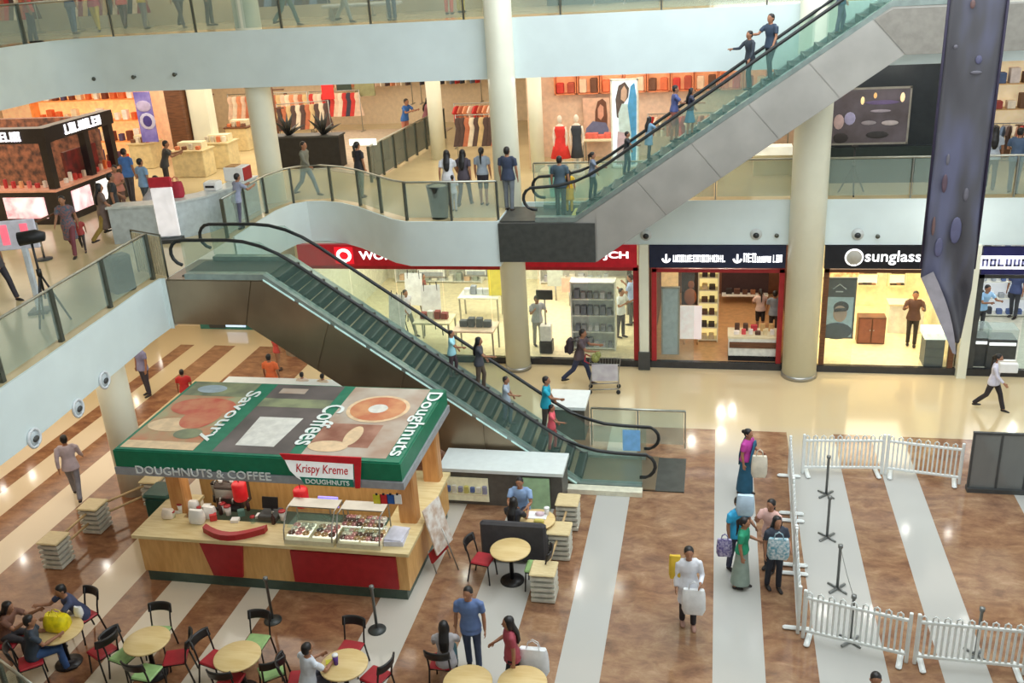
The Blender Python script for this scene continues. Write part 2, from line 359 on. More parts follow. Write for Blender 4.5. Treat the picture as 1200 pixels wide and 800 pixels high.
# frames and glass of the shop fronts
def shop_glass(name, label, x0, x1, z1, fm, n, door=None):
    t = thing(name, label, 'shop front', ((x0+x1)/2, 26.34, .2))
    w = x1-x0; mb = MB()
    mb.box((-w/2+.06, 0, (z1-.2)/2), (.14, .12, z1-.2)).box((w/2-.06, 0, (z1-.2)/2), (.14, .12, z1-.2)).box((0, 0, z1-.28), (w, .12, .1))
    part('frame', mb, fm, t)
    st = w/n
    for i in range(n):
        if door is not None and i in door: continue
        part('glass_panel', MB().box((-w/2+st*(i+.5), .0, (z1-.3)/2), (st-.03, .015, z1-.32)), SHOPGLASS, t)
    return t
shop_glass('glass_shop_front', 'tall clear glass front of the bright shop under the red sign', -12.3, -2.12, 3.1, REDP, 7, (5,))
shop_glass('red_framed_shop_front', 'red framed open shop entrance under the navy sign', -1.72, 1.92, 3.06, REDP, 3, (1, 2))
shop_glass('dark_framed_shop_front', 'thin dark framed entrance of the warm white shop under the black sign', 2.98, 6.52, 3.08, BROWNWOOD, 4, (1, 2))
shop_glass('grey_framed_shop_front', 'glass front of the silver shop at the far right', 6.92, 10.6, 2.95, CHARCOAL, 3, (0,))

def interior(name, x0, x1, fl, wl, y1=33.9, z=3.72):
    struct('floor_'+name, MB().box(((x0+x1)/2, (26.4+y1)/2, .08), (x1-x0, y1-26.4, .16)), fl)
    struct('wall_'+name+'_back', MB().box(((x0+x1)/2, y1, z/2), (x1-x0, .1, z)), wl); struct('wall_'+name+'_left', MB().box((x0+.04, (26.5+y1)/2, z/2), (.06, y1-26.5, z)), wl); struct('wall_'+name+'_right', MB().box((x1-.04, (26.5+y1)/2, z/2), (.06, y1-26.5, z)), wl)
interior('white_shop', -12.45, -2.05, mat('shop_floor_cream', srgb(236, 222, 184), .3), mat('shop_wall_cream', srgb(238, 234, 214), .6))
interior('red_shop', -1.82, 2.36, mat('shop_floor_tan', srgb(196, 150, 100), .3), mat('shop_wall_brown', srgb(120, 76, 52), .5), 32.5)
interior('warm_shop', 2.55, 6.62, mat('shop_floor_warm', srgb(250, 230, 186), .3), mat('shop_wall_warm', srgb(252, 238, 204), .6), 31.5)
interior('silver_shop', 6.82, 12, mat('shop_floor_silver', srgb(206, 206, 190), .3), mat('shop_wall_silver', srgb(226, 228, 224), .6), 31)
SATIN = mat('satin_steel', srgb(180, 178, 172), .42, .55, var=.09, scale=1.1)
# ------------------------------------------------------------------ escalators
STEP = mat('escalator_step', srgb(36, 39, 39), .5, .3, var=.25, scale=2)
DECK = mat('deck_aluminium', srgb(150, 164, 160), .3, .6)
def escalator(label, xb, zb, xt, zt, y0, y1, hb, ht, cut, truss, bt, seams, clad, ymat):
    """xb,zb / xt,zt: foot and head of the step line; hb, ht: ends of the handrail; truss: side outline in x,z"""
    t = thing('escalator', label, 'escalator', ((xb+xt)/2, (y0+y1)/2, zb)); O = Vector(t.location)
    sg = 1 if xt > xb else -1; k = (zt-zb)/abs(xt-xb)
    L = lambda x, y, z: (x-O.x, y-O.y, z-O.z)
    loc = lambda poly: [(x-O.x, z-O.z) for x, z in poly]
    part('truss', MB().prism(loc(truss), y0-O.y, y1-O.y, 0, 'y'), clad, t)
    # cladding panels on both faces, split by narrow joints
    for yy, s in ((y0, -1), (y1, 1)):
        for pi, pn in enumerate(seams):
            q = loc(pn); cx = sum(p[0] for p in q)/len(q); cz = sum(p[1] for p in q)/len(q)
            q = [(cx+(a-cx)*.985, cz+(b-cz)*.985) for a, b in q]
            part('cladding_panel', MB().prism(q, min(yy, yy+s*.03)-O.y, max(yy, yy+s*.03)-O.y, 0, 'y'), mat('landing_cladding', srgb(152, 148, 140), .45, .5, var=.08) if clad is SATIN and pi == len(seams)-1 else clad, t)
    # skirt decks along the step line
    prof = lambda dz: [(hb, zb+dz), (xb, zb+dz), (xt, zt+dz), (ht, zt+dz)]
    for a, b in ((y0-.02, y0+.2), (y1-.2, y1+.02)):
        mb = MB(); rows = []
        for (x, z) in prof(.12): rows.append([L(x, a, z-.13), L(x, a, z), L(x, b, z), L(x, b, z-.13)])
        mb.sheet(rows, 0, False); part('deck', mb, DECK, t)
    # glass and handrail
    for y in (y0+.09, y1-.09):
        mb = MB(); P = [(hb-sg*.0, zb+.1), (xb, zb+.1), (xt, zt+.1), (ht, zt+.1)]; Q = [(hb, zb+.86), (xb-sg*.0, zb+.86), (xt, zt+.86), (ht, zt+.86)]
        for i in range(3): mb.prism(loc([P[i], P[i+1], Q[i+1], Q[i]]), y-.008-O.y, y+.008-O.y, 0, 'y')
        part('glass_balustrade', mb, GLASSG, t)
        pts = []
        for a in range(-100, 91, 24): pts.append((hb-sg*.30*math.cos(R(a)), zb+.60+.30*math.sin(R(a))))
        arc = lambda x, z, dx0, dz0, dx1, dz1: [((1-u)**2*(x+dx0)+2*u*(1-u)*x+u*u*(x+dx1), (1-u)**2*(z+dz0)+2*u*(1-u)*z+u*u*(z+dz1)) for u in (0, .25, .5, .75, 1)]
        pts += arc(xb, zb+.9, -sg*.8, 0, sg*.8, .8*k)
        pts += arc(xt, zt+.9, -sg*.8, -.8*k, sg*.8, 0)
        for a in range(90, 281, 24): pts.append((ht-sg*.30*math.cos(R(a)), zt+.60+.30*math.sin(R(a))))
        part('handrail', MB().tube([L(x, y, z) for x, z in pts], (.045, .03), 8, 0, ref=(0, 1, 0)) if False else MB().tube([L(x, y, z) for x, z in pts], .042, 8), RUBBER, t)
    # steps
    n = int(round((zt-zb)/.205)); run = abs(xt-xb)/n; ya, yb = y0+.2-O.y, y1-.2-O.y
    for i in range(n):
        x = xb+sg*run*i; z = zb+(i+1)*(zt-zb)/n
        mb = MB(); c = ((x+sg*run/2)-O.x, (ya+yb)/2, z-.11-O.z)
        mb.box(c, (run, yb-ya, .2), 0); mb.box((x+sg*.02-O.x, (ya+yb)/2, z-.005-O.z), (.04, yb-ya-.02, .014), 1)
        part('step', mb, [STEP, CHARCOAL], t)
    a, b = sorted((xb, hb-sg*.95)); part('landing_plate', MB().box(((a+b)/2-O.x, 0, .012), (b-a, y1-y0, .03)), bt, t)
    a, b = sorted((xt, ht+sg*.2)); part('landing_plate', MB().box(((a+b)/2-O.x, 0, zt-zb+.0), (b-a, y1-y0-.42, .03)), bt, t)
    part('comb_light', MB().box((xb-sg*.1-O.x, 0, .035), (.12, y1-y0-.5, .02)), mat('yellow_comb', srgb(206, 204, 120), .5), t)
    return t, lambda x: zb+(min(n-1, max(0, int(abs(x-xb)/run)))+1)*(zt-zb)/n if (x-xb)*sg > 0 else zb
def seamlist(x0, x1, n, top, bot):
    o = []
    for i in range(n):
        a, b = x0+(x1-x0)*i/n, x0+(x1-x0)*(i+1)/n
        o.append([(a, bot(a)), (b, bot(b)), (b, top(b)), (a, top(a))])
    return o
lin = lambda xa, za, xb, zb: (lambda x: za+(zb-za)*(x-xa)/(xb-xa))
E1Y0, E1Y1 = 19.2, 20.75
top1 = lin(-10.0, 4.98, -2.9, .05); bot1 = lin(-10.6, 3.88, -4.9, -.02)
tr1 = [(-12.44, 3.88), (-10.6, 3.88), (-5.0, .02), (-1.2, .02), (-1.2, .05), (-2.9, .06), (-10.0, 4.99), (-12.44, 4.99)]
sl = [[(-12.44, 3.88), (-10.6, 3.88), (-10.3, 4.97), (-12.44, 4.97)], [(-10.6, 3.88), (-9.0, bot1(-9.0)), (-8.55, top1(-8.55)), (-10.0, 4.97), (-10.3, 4.97)],
      [(-9.0, bot1(-9.0)), (-7.3, bot1(-7.3)), (-6.85, top1(-6.85)), (-8.55, top1(-8.55))], [(-7.3, bot1(-7.3)), (-5.1, bot1(-5.1)), (-5.1, top1(-5.1)), (-6.85, top1(-6.85))], [(-5.05, .03), (-3.2, .03), (-3.2, top1(-3.2)), (-5.05, top1(-5.05))]]
PLATE = mat('dark_landing_plate', srgb(84, 86, 82), .5, .5, var=.12, scale=4)
esc1, esc1_z = escalator('bronze clad escalator with teal lit decks descending from the left gallery to the atrium floor', -2.9, 0, -10.0, Z1, E1Y0, E1Y1, -1.5, -11.95, None, tr1, PLATE, sl, BRONZE, 0)
E2Y0, E2Y1 = 24.1, 25.6
top2 = lin(-3.55, 4.98, 3.8, 9.95); bot2 = lin(-3.0, 3.92, 4.15, 8.88)
tr2 = [(-5.6, 3.92), (-3.0, 3.92), (4.15, 8.88), (9.5, 8.88), (9.5, 9.9), (3.8, 9.94), (-3.55, 4.98), (-5.6, 4.98)]
sl2 = [[(-3.0, 3.92), (-1.2, bot2(-1.2)), (-1.95, top2(-1.95)), (-3.0, top2(-3.0))]]
for i in range(4):
    a, b = -1.2+i*1.3375, -1.2+(i+1)*1.3375
    sl2.append([(a, bot2(a)), (b, bot2(b)), (b-.75, top2(b-.75)), (a-.75, top2(a-.75))])
sl2.append([(4.15, 8.88), (9.5, 8.88), (9.5, 9.88), (3.8, 9.9), (3.4, top2(3.4))])
SATIN = mat('satin_steel', srgb(186, 184, 178), .42, .55, var=.09, scale=1.1)
esc2, esc2_z = escalator('grey steel escalator climbing right from the first gallery to the top gallery', -3.55, Z1, 3.8, Z2, E2Y0, E2Y1, -4.6, 5.4, None, tr2, PLATE, sl2, SATIN, 0)
part('end_cladding', MB().box(((-5.6-3.02)/2-esc2.location.x, 24.04-esc2.location.y, 4.45-Z1), (2.56, .05, 1.05)), DARKSTEEL, esc2, 'dark steel cladding at the foot of the escalator')
tb = MB()
for i in range(9):
    a, b = -10.0+i*.79, -10.0+(i+1)*.79-.1
    tb.prism([(a-esc1.location.x, top1(a)+.0), (b-esc1.location.x, top1(b)+.0), (b-esc1.location.x, top1(b)+.035), (a-esc1.location.x, top1(a)+.035)], E1Y0-.045-esc1.location.y, E1Y0-.02-esc1.location.y, 0, 'y')
part('light_strip', tb, glow(190, 222, 216, .35), esc1, 'row of pale teal lights along the near deck')

# ------------------------------------------------------------------ glass railings
POSTM = mat('railing_post', srgb(96, 100, 92), .4, .6); RAILM = mat('railing_rail', srgb(176, 178, 168), .3, .8)
def railing(name, label, path, z, h=1.05, inset=.12, step=1.5, pm=None, gm=None, posts=True, fat=.05):
    P = [Vector((*p, z)) for p in path]; t = thing(name, label, 'railing', P[len(P)//2]); O = Vector(t.location)
    Q = []
    for i, p in enumerate(P):
        d = (P[min(i+1, len(P)-1)]-P[max(i-1, 0)]).normalized(); Q.append(p+Vector((d.y, -d.x, 0))*inset-O)
    # resample
    seg = [0]
    for i in range(1, len(Q)): seg.append(seg[-1]+(Q[i]-Q[i-1]).length)
    def at(s):
        for i in range(1, len(Q)):
            if s <= seg[i]+1e-6: u = (s-seg[i-1])/max(1e-6, seg[i]-seg[i-1]); return Q[i-1].lerp(Q[i], u)
        return Q[-1]
    n = max(1, int(round(seg[-1]/step))); pts = [at(seg[-1]*i/n) for i in range(n+1)]
    U = Vector((0, 0, 1))
    part('handrail', MB().tube([q+U*h for q in Q], .03, 8), RAILM, t)
    gm = gm or GLASS
    for i in range(n):
        a, b = pts[i], pts[i+1]; c = a.lerp(b, .5); d = b-a
        part('glass_panel', MB().box(c+U*(h*.5+.02), (d.length-.08, .012, h-.12), 0, math.atan2(d.y, d.x)), gm, t)
    if posts:
        for i, a in enumerate(pts):
            d = (pts[min(i+1, n)]-pts[max(i-1, 0)]); 
            part('post', MB().box(a+U*h*.5, (fat, .09, h), 0, math.atan2(d.y, d.x)), pm or POSTM, t)
    return t
railing('glass_railing', 'long curved glass railing with dark posts along the left gallery edge', [p for p in E1[:15:-1]][1:], Z1, 1.08, -.14, 1.75, fat=.10)
railing('glass_railing', 'glass railing round the curved bay of the first gallery with dark posts', E1[2:14], Z1, 1.05, .14, 1.3)
railing('glass_railing', 'glass railing along the right side of the first gallery beneath the hanging banner', [(30, 26.2), (-5.0, 26.2)], Z1, 1.08, .14, 2.5, pm=RAILM, fat=.03)
railing('glass_railing', 'glass railing of the top gallery running behind the tall columns', E2[:5], Z2, 1.08, .14, 2.6, fat=.04)
railing('glass_railing', 'glass railing of the top gallery in the upper left corner', E2[4:], Z2, 1.08, .14, 1.5, fat=.10)
railing('glass_railing', 'glass railing beside the pale walkway deep in the first gallery', [(-10.8, 29.0), (-10.4, 36.6)], Z1, 1.15, 0, 1.1, gm=glass('dark_gallery_glass', srgb(96, 110, 108), .75))
# slatted infill beside the escalator head
t = thing('slatted_gate', 'small cream ribbed gate between the left railing and the escalator head', 'gate', (-12.75, 19.0, Z1))
a, b = G(163, 318, Z1)-Vector(t.location), G(197, 325, Z1)-Vector(t.location); d = b-a
mb = MB(); n = 14
for i in range(n): mb.box(a.lerp(b, (i+.5)/n)+Vector((0, 0, .5)), (d.length/n*.6, .03, .95), 0, math.atan2(d.y, d.x))
part('ribbed_panel', mb, mat('ribbed_cream', srgb(196, 188, 160), .5), t)
part('frame', MB().tube([a, a+Vector((0, 0, 1.02)), b+Vector((0, 0, 1.02)), b], .025, 6), POSTM, t)

# ------------------------------------------------------------------ fascia fittings
def ring_light(x, y, z, nx, ny, label, cat='light', r=.2, group=None):
    t = thing('round_wall_light', label, cat, (x, y, z), math.atan2(ny, nx)+math.pi/2, group)
    part('rim', MB().tube([(r*math.cos(a*.2618), -.02, r*math.sin(a*.2618)) for a in range(24)], .03, 6, closed=True), mat('ring_white', srgb(222, 228, 232), .4), t)
    part('lens', MB().tube([(0, -.001, 0), (0, -.02, 0)], r*.9, 20).ell((.03, -.03, -.03), .09, .03, .06, 10, 6, 1), [mat('ring_lens', srgb(200, 210, 214), .3), CHARCOAL], t)
    return t
for (px, py), lab in zip(((35, 513), (86, 478), (119, 445)), ('lowest of the three round lights set in the left white fascia', 'middle of the three round lights set in the left white fascia', 'highest of the three round lights set in the left white fascia')):
    # where the sight line meets the fascia
    best = None
    for i in range(16, len(E1)-1):
        p, q = Vector(E1[i]), Vector(E1[i+1])
        for u in (0, .1, .2, .3, .4, .5, .6, .7, .8, .9):
            c = p.lerp(q, u); d = ray(px, py); s = c.y/d.y; v = _C+d*s
            if best is None or abs(v.x-c.x) < best[0]: best = (abs(v.x-c.x), c, v.z, (q-p).normalized())
    _, c, z, d = best; n = Vector((-d.y, d.x)); ring_light(c.x+n.x*.055, c.y+n.y*.055, z, n.x, n.y, lab, r=.17)
for (px, py), lab in zip(((757, 275), (886, 274), (1005, 274)), ('dome camera on the white fascia at the escalator underside', 'dome camera on the white fascia above the navy sign', 'dome camera on the white fascia above the black shop sign')):
    v = W(px, py, 26.15); t = thing('dome_camera', lab, 'camera', (v.x, 26.148, v.z))
    part('base', MB().tube([(0, 0, 0), (0, -.03, 0)], .16, 18), mat('dome_base', srgb(205, 210, 208), .4), t)
    part('dome', MB().ell((0, -.05, -.03), .085, .07, .08), mat('smoked_dome', srgb(40, 42, 44), .15), t)
for i, (px, py) in enumerate(((112, 92), (158, 90), (206, 87), (910, 275), (1028, 276))):
    y = 26.13; v = W(px, py, y)
    solo('sprinkler', MB().tube([(0, 0.02, 0), (0, -.09, 0)], .035, 8).tube([(0, -.09, 0), (0, -.1, 0)], .06, 10), POSTM, ('small grey sprinkler nozzle at the left of the upper white fascia', 'small grey sprinkler nozzle second along the upper white fascia', 'small grey sprinkler nozzle on the upper fascia nearest the left column', 'small grey nozzle on the lower fascia left of the right column', 'small grey nozzle on the lower fascia beside the hanging banner')[i], 'sprinkler', (v.x, y, v.z), group='fascia nozzles')

# ------------------------------------------------------------------ hanging banner
def banner():
    mb = MB(); rows = []; n = 12; ztop = 11.6
    zs = [11.6, 10.6, 9.6, 8.8, 8.0, 7.4, 6.9, 6.55]
    def P(u, z):
        wob = .05*math.sin(u*9+z*1.3)*max(0, (8.6-z)/2); return Vector((3.12+.73*u+.0*z, 15+wob+.03*math.sin(u*6.3), z))
    for z in zs: rows.append([P(i/n, z) for i in range(n+1)])
    for k in range(1, 8):
        q = k/8; row = []
        for i in range(n+1):
            u = i/n; p = P(u, 6.55); tip = Vector((3.70, 14.9, 5.36))
            e = min(1, q*(1.15-.35*u)); row.append(p.lerp(Vector((3.70+.1*u, 14.95+.1*math.sin(u*8), 5.36+.05*u)), q) + Vector((0, .10*math.sin(u*10)*(1-q), 0)))
        rows.append(row)
    mb.sheet(rows, 0, True)
    m = bpy.data.materials.new('dark_printed_banner'); m.use_nodes = True; nt = m.node_tree; N = nt.nodes.new; L = nt.links.new; b = nt.nodes['Principled BSDF']
    tc = N('ShaderNodeTexCoord'); mp = N('ShaderNodeMapping'); mp.inputs['Scale'].default_value = (2.2, 1, .55); L(tc.outputs['Object'], mp.inputs[0])
    nz = N('ShaderNodeTexNoise'); nz.inputs['Scale'].default_value = 1.1; nz.inputs['Detail'].default_value = 2; L(mp.outputs[0], nz.inputs['Vector'])
    cr = N('ShaderNodeValToRGB'); e = cr.color_ramp.elements; e[0].position = .36; e[0].color = (*srgb(70, 68, 74), 1); e[1].position = .66; e[1].color = (*srgb(98, 100, 126), 1)
    q = e.new(.48); q.color = (*srgb(82, 81, 88), 1); L(nz.outputs['Fac'], cr.inputs[0]); L(cr.outputs[0], b.inputs['Base Color']); b.inputs['Roughness'].default_value = .5
    t = thing('hanging_banner', 'tall dark purple-grey printed banner hanging in the atrium with a gathered twisted foot', 'banner', (3.5, 15, 9)); o = Vector(t.location)
    mb.v = [tuple(Vector(v)-o) for v in mb.v]
    ob = part('cloth', mb, m, t); s = ob.modifiers.new('s', 'SOLIDIFY'); s.thickness = .01
    e = MB()
    for sx, a in ((3.10, 0), (3.86, 1)): e.tube([Vector((sx, 14.985, z))-o for z in (11.6, 9, 6.7)], .02, 6)
    part('hem', e, mat('banner_hem', srgb(44, 38, 62), .6), t)
    q = []
    for k in range(9):
        f = k/8; q.append([P(0, 6.55).lerp(Vector((3.66, 14.86, 5.38)), f)-o+Vector((0, -.05, 0)), P(.2, 6.62).lerp(Vector((3.70, 14.86, 5.38)), f)-o+Vector((.14*math.sin(f*3.1)*.5, -.09, .06*(1-f)))])
    part('lining_fold', MB().sheet(q), mat('banner_lining', srgb(170, 166, 176), .6), t)
    PM = [mat('print_pale', srgb(104, 102, 112), .5), mat('print_blue', srgb(92, 92, 122), .5), mat('print_plum', srgb(92, 72, 84), .5), mat('print_rust', srgb(112, 86, 84), .5)]
    for px, py, w_, h_, mi in ((1120, 55, .06, .06, 0), (1147, 70, .09, .12, 1), (1144, 85, .16, .05, 0), (1111, 187, .05, .17, 0), (1107, 215, .08, .28, 2), (1132, 228, .07, .2, 0), (1094, 265, .05, .3, 3), (1140, 5, .07, .12, 3), (1120, 270, .16, .42, 1), (1100, 290, .12, .3, 1)):
        v = W(px, py, 14.95)-o; part('printed_motif', MB().ell((0, 0, 0), w_/2, .012, h_/2, 10, 6), PM[mi], t, None, v)
banner()
part('safety_label', MB().box((-1.85-esc1.location.x, E1Y1-.11-esc1.location.y, .52), (.42, .012, .56)), mat('label_blue', srgb(120, 176, 226), .4, es=.15), esc1, 'blue safety label on the far glass')
railing('glass_railing', 'low clear glass barrier on the floor behind the foot of the lower escalator', [(-2.9, 21.35), (-.6, 21.35)], 0, 1.0, 0, 1.15, pm=RAILM, fat=.03)
# ------------------------------------------------------------------ doughnut kiosk
KX0, KX1, KY0, KY1 = -11.3, -5.62, 14.62, 17.7
def kiosk():
    t = thing('doughnut_kiosk', 'doughnut and coffee kiosk with a green canopy and beech counter', 'kiosk', ((KX0+KX1)/2, (KY0+KY1)/2, 0)); o = Vector(t.location)
    X0, X1, Y0, Y1 = KX0-o.x, KX1-o.x, KY0-o.y, KY1-o.y
    part('plinth', MB().box((0, 0, .11), (X1-X0-.12, Y1-Y0-.1, .22)), mat('dark_green_plinth', srgb(66, 84, 74), .4), t)
    mb = MB()
    mb.box((0, Y0+.35, .64), (X1-X0, .6, .84)).box((X1-.3, (Y0+.65+Y1-.55)/2, .64), (.6, Y1-Y0-1.2, .84)).box((X0+.3, Y0+1.07, .64), (.6, .84, .84)).box((0, Y1-.3, .64), (X1-X0, .5, .84))
    part('counter_body', mb, mat('golden_wood', srgb(226, 178, 112), .4, scale=2, stretch=(6, 6, 1), col2=srgb(210, 158, 94)), t)
    mb = MB(); mb.box((0, Y0+.33, 1.08), (X1-X0+.16, .74, .07)).box((X1-.29, (Y0+.7+Y1-.6)/2, 1.08), (.74, Y1-Y0-1.3, .07)).box((X0+.29, Y0+1.15, 1.08), (.74, .9, .07)).box((0, Y1-.3, 1.08), (X1-X0+.16, .6, .07))
    part('countertop', mb, mat('cream_countertop', srgb(226, 208, 160), .35, scale=3, stretch=(1, 6, 1), col2=srgb(212, 190, 138)), t)
    # red fascia panels on the counter front
    a, b = W(342, 660, KY0).x-o.x, W(465, 670, KY0).x-o.x
    part('front_panel', MB().box(((a+b)/2, Y0+.03, .62), (b-a, .06, .72)), REDP, t, 'long red panel on the counter front')
    a, b = W(234, 640, KY0).x-o.x, W(284, 640, KY0).x-o.x
    part('logo_panel', MB().prism([(a+.18, .26), (b-.12, .26), (b, 1.02), (a, 1.02)], Y0+.0, Y0+.06, 0, 'y'), REDP, t, 'red tapering panel on the counter front')
    mb = MB(); q = []
    for i in range(9):
        u = i/8; q.append((a+(b-a+.35)*u, Y0+.22-.28*math.sin(math.pi*u)+.1*u))
    q2 = [(x, y+.14) for x, y in q]
    part('curved_rim', MB().prism(q+q2[::-1], 1.10, 1.24), REDP, t, 'curved red lip on the countertop')
    # posts
    for x, y in ((X0+.50, Y0+1.0), (X1-.24, Y0+1.15), (X0+.55, Y1-.35), (X1-.22, Y1-.3)):
        part('post', MB().rbox((x, y, 1.78), (.36, .30, 1.5), .03), mat('amber_wood_post', srgb(206, 150, 92), .45, scale=2, stretch=(6, 6, 1), col2=srgb(188, 130, 76)), t)
    # canopy
    zb, zt = 2.53, 3.04
    mb = MB(); cx0, cx1, cy0, cy1 = X0-.05, X1+.12, Y0-.02, Y1+.12
    mb.box(((cx0+cx1)/2, (cy0+cy1)/2, (zb+zt)/2+.08), (cx1-cx0, cy1-cy0, zt-zb-.16), 0)
    mb.box(((cx0+cx1)/2, (cy0+cy1)/2, zb+.07), (cx1-cx0+.06, cy1-cy0+.06, .15), 1)
    can = part('canopy', mb, [GREENP, mat('grey_canopy_band', srgb(150, 152, 156), .4)], t)
    ROOFG = mat('roof_green', srgb(40, 122, 94), .45, var=.1)
    part('roof_sheet', MB().box(((cx0+cx1)/2, (cy0+cy1)/2, zt+.012), (cx1-cx0-.06, cy1-cy0-.06, .02)), ROOFG, t)
    # printed roof pictures
    zr = zt+.026; ln = cy1-cy0
    wdt = (cx1-cx0)/3
    PH = [mat('photo_sandwich', srgb(196, 130, 98), .5, scale=1.6, col2=srgb(168, 168, 130)), mat('photo_grey', srgb(118, 108, 106), .5, scale=1.0, col2=srgb(88, 82, 80)), mat('photo_cream', srgb(196, 186, 172), .5, scale=1.2, col2=srgb(170, 140, 120)),
          mat('doughnut_glaze', srgb(196, 110, 74), .4, scale=3, col2=srgb(214, 150, 104)), mat('doughnut_pale', srgb(226, 196, 158), .5), mat('cup_white', srgb(222, 220, 212), .5), mat('sandwich_red', srgb(196, 96, 78), .5, scale=3, col2=srgb(206, 136, 104)), mat('photo_brown', srgb(138, 84, 66), .5, scale=2, col2=srgb(176, 130, 110)), mat('photo_olive', srgb(150, 156, 120), .5, scale=2, col2=srgb(112, 118, 98)), mat('photo_sky', srgb(160, 176, 184), .5)]
    def disc(mb, x, y, rx, ry, z, mi, r0=0):
        n = 28
        if r0: 
            vs = [(x+rx*math.cos(k*2*math.pi/n)*s, y+ry*math.sin(k*2*math.pi/n)*s, z) for s in (1, r0) for k in range(n)]
            mb.add(vs, [(k, (k+1) % n, n+(k+1) % n, n+k) for k in range(n)], mi)
        else: mb.poly([(x+rx*math.cos(k*2*math.pi/n), y+ry*math.sin(k*2*math.pi/n), z) for k in range(n)], mi)
    def rect(mb, x0, x1, y0, y1, z, mi): mb.poly([(x0, y0, z), (x1, y0, z), (x1, y1, z), (x0, y1, z)], mi)
    x0 = cx0+.1; mb = MB(); rect(mb, x0, x0+wdt*.80, cy0+.1, cy1-.06, zr, 0)
    rect(mb, x0, x0+wdt*.80, cy1-.75, cy1-.06, zr+.002, 8); disc(mb, x0+.55, cy1-.4, .34, .2, zr+.004, 9); disc(mb, x0+.8, cy0+1.95, .72, .42, zr+.004, 6); disc(mb, x0+.55, cy0+1.1, .52, .3, zr+.004, 4); disc(mb, x0+1.0, cy0+1.45, .4, .5, zr+.006, 6); rect(mb, x0, x0+wdt*.8, cy0+.1, cy0+.4, zr+.003, 4); disc(mb, x0+1.1, cy0+.75, .3, .22, zr+.005, 8)
    part('roof_picture', mb, PH, t, 'sandwich picture on the left of the roof')
    x0 = cx0+wdt+.1; mb = MB(); rect(mb, x0, x0+wdt*.80, cy0+.1, cy1-.06, zr, 1)
    rect(mb, x0, x0+wdt*.8, cy1-1.15, cy1-.75, zr+.002, 8); mb.poly([(x0+.35, cy0+.38, zr+.004), (x0+1.15, cy0+.38, zr+.004), (x0+1.25, cy0+1.6, zr+.004), (x0+.30, cy0+1.6, zr+.004)], 5); rect(mb, x0+.2, x0+.8, cy1-.5, cy1-.25, zr+.004, 2)
    part('roof_picture', mb, PH, t, 'pale cup picture in the middle of the roof')
    x0 = cx0+2*wdt-.05; mb = MB(); rect(mb, x0, x0+wdt*.86, cy0+.14, cy1-.06, zr, 2)
    rect(mb, x0, x0+1.2, cy0+.5, cy0+1.45, zr+.002, 7); disc(mb, x0+.85, cy0+2.15, .66, .62, zr+.006, 4, 0); disc(mb, x0+.85, cy0+2.15, .58, .54, zr+.008, 3, .36); disc(mb, x0+.85, cy0+2.15, .2, .2, zr+.010, 5); disc(mb, x0+.4, cy0+.5, .4, .22, zr+.007, 4); disc(mb, x0+.75, cy0+.95, .16, .4, zr+.008, 4)
    part('roof_picture', mb, PH, t, 'large glazed doughnut picture on the right of the roof')
    TW = mat('white_letter', srgb(232, 238, 234), .5)
    for s, xx, yy, w_, h_ in (('Savoury', cx0+wdt*.86, .0, 2.3, .40), ('Coffees', cx0+wdt*1.94, -.25, 1.75, .46), ('Doughnuts', cx0+wdt*2.90, .0, 2.75, .40)):
        text(t, s, w_, h_, MX((xx, (cy0+cy1)/2+yy, zr+.012), (0, -1, 0), (1, 0, 0)), TW, bold=.012)
    yf = cy0-.035
    a, b = W(160, 545, 14.6).x-o.x, W(318, 553, 14.6).x-o.x
    text(t, 'DOUGHNUTS & COFFEE', b-a, .17, MX(((a+b)/2, yf-.004, zb+.135), (1, 0, 0), (0, 0, 1)), mat('silver_letter', srgb(222, 224, 222), .35), extr=.02, bold=.004)
    # hanging sign with red frame
    a, b = W(331, 535, 14.5).x-o.x, W(423, 545, 14.5).x-o.x; yy = yf-.04
    sg = part('sign', MB().prism([(a-.05, zt+.16), (b+.02, zt+.16), (b-.08, zb+.02), (b-.17, zb+.02), (b-.13, zt+.02), (a+.02, zt+.04)], yy-.03, yy, 0, 'y'), mat('sign_red', srgb(206, 30, 44), .4), t)
    sp = MB().prism([(a+.02, zt+.06), (b-.16, zt+.06), (b-.20, zb+.14), (a+.35, zb+.10), (a+.22, zb+.18), (a+.10, zb+.32)], yy-.02, yy+.01, 0, 'y')
    part('sign_face', sp, mat('sign_white', srgb(240, 242, 240), .4, es=.25), sg)
    part('green_band', MB().prism([(a+.28, zb+.2), (b-.19, zb+.2), (b-.2, zb+.04), (a+.36, zb+.04)], yy-.03, yy-.021, 0, 'y'), mat('sign_teal', srgb(24, 124, 104), .4), sg)
    SR = mat('script_red', srgb(206, 40, 52), .5)
    text(sg, 'Krispy Kreme', b-a-.5, .24, MX(((a+b)/2-.02, yy-.024, zb+.36), (1, 0, 0), (0, 0, 1)), SR, shear=.25, bold=.006)
    text(sg, 'DOUGHNUTS', b-a-.66, .10, MX(((a+b)/2+.06, yy-.032, zb+.12), (1, 0, 0), (0, 0, 1)), TW, bold=.02)
    # overhead beam and back shelves
    part('overhead_beam', MB().box((0, Y0+.45, 2.42), (X1-X0-.3, .16, .16)).box((0, Y1-.35, 2.42), (X1-X0-.3, .16, .16)).box((X1-.25, 0, 2.42), (.16, Y1-Y0-.7, .16)), BEECH, t)
    part('back_wall', MB().box((-.1, Y1-.42, 1.75), (X1-X0-1.2, .08, 1.3)), mat('dark_back_wall', srgb(92, 70, 54), .6, scale=2, col2=srgb(48, 42, 40)), t)
    part('shelf', MB().box((-.1, Y1-.55, 1.6), (X1-X0-1.4, .3, .04)).box((-.1, Y1-.55, 2.0), (X1-X0-1.4, .3, .04)), BEECH, t)
    return t, o
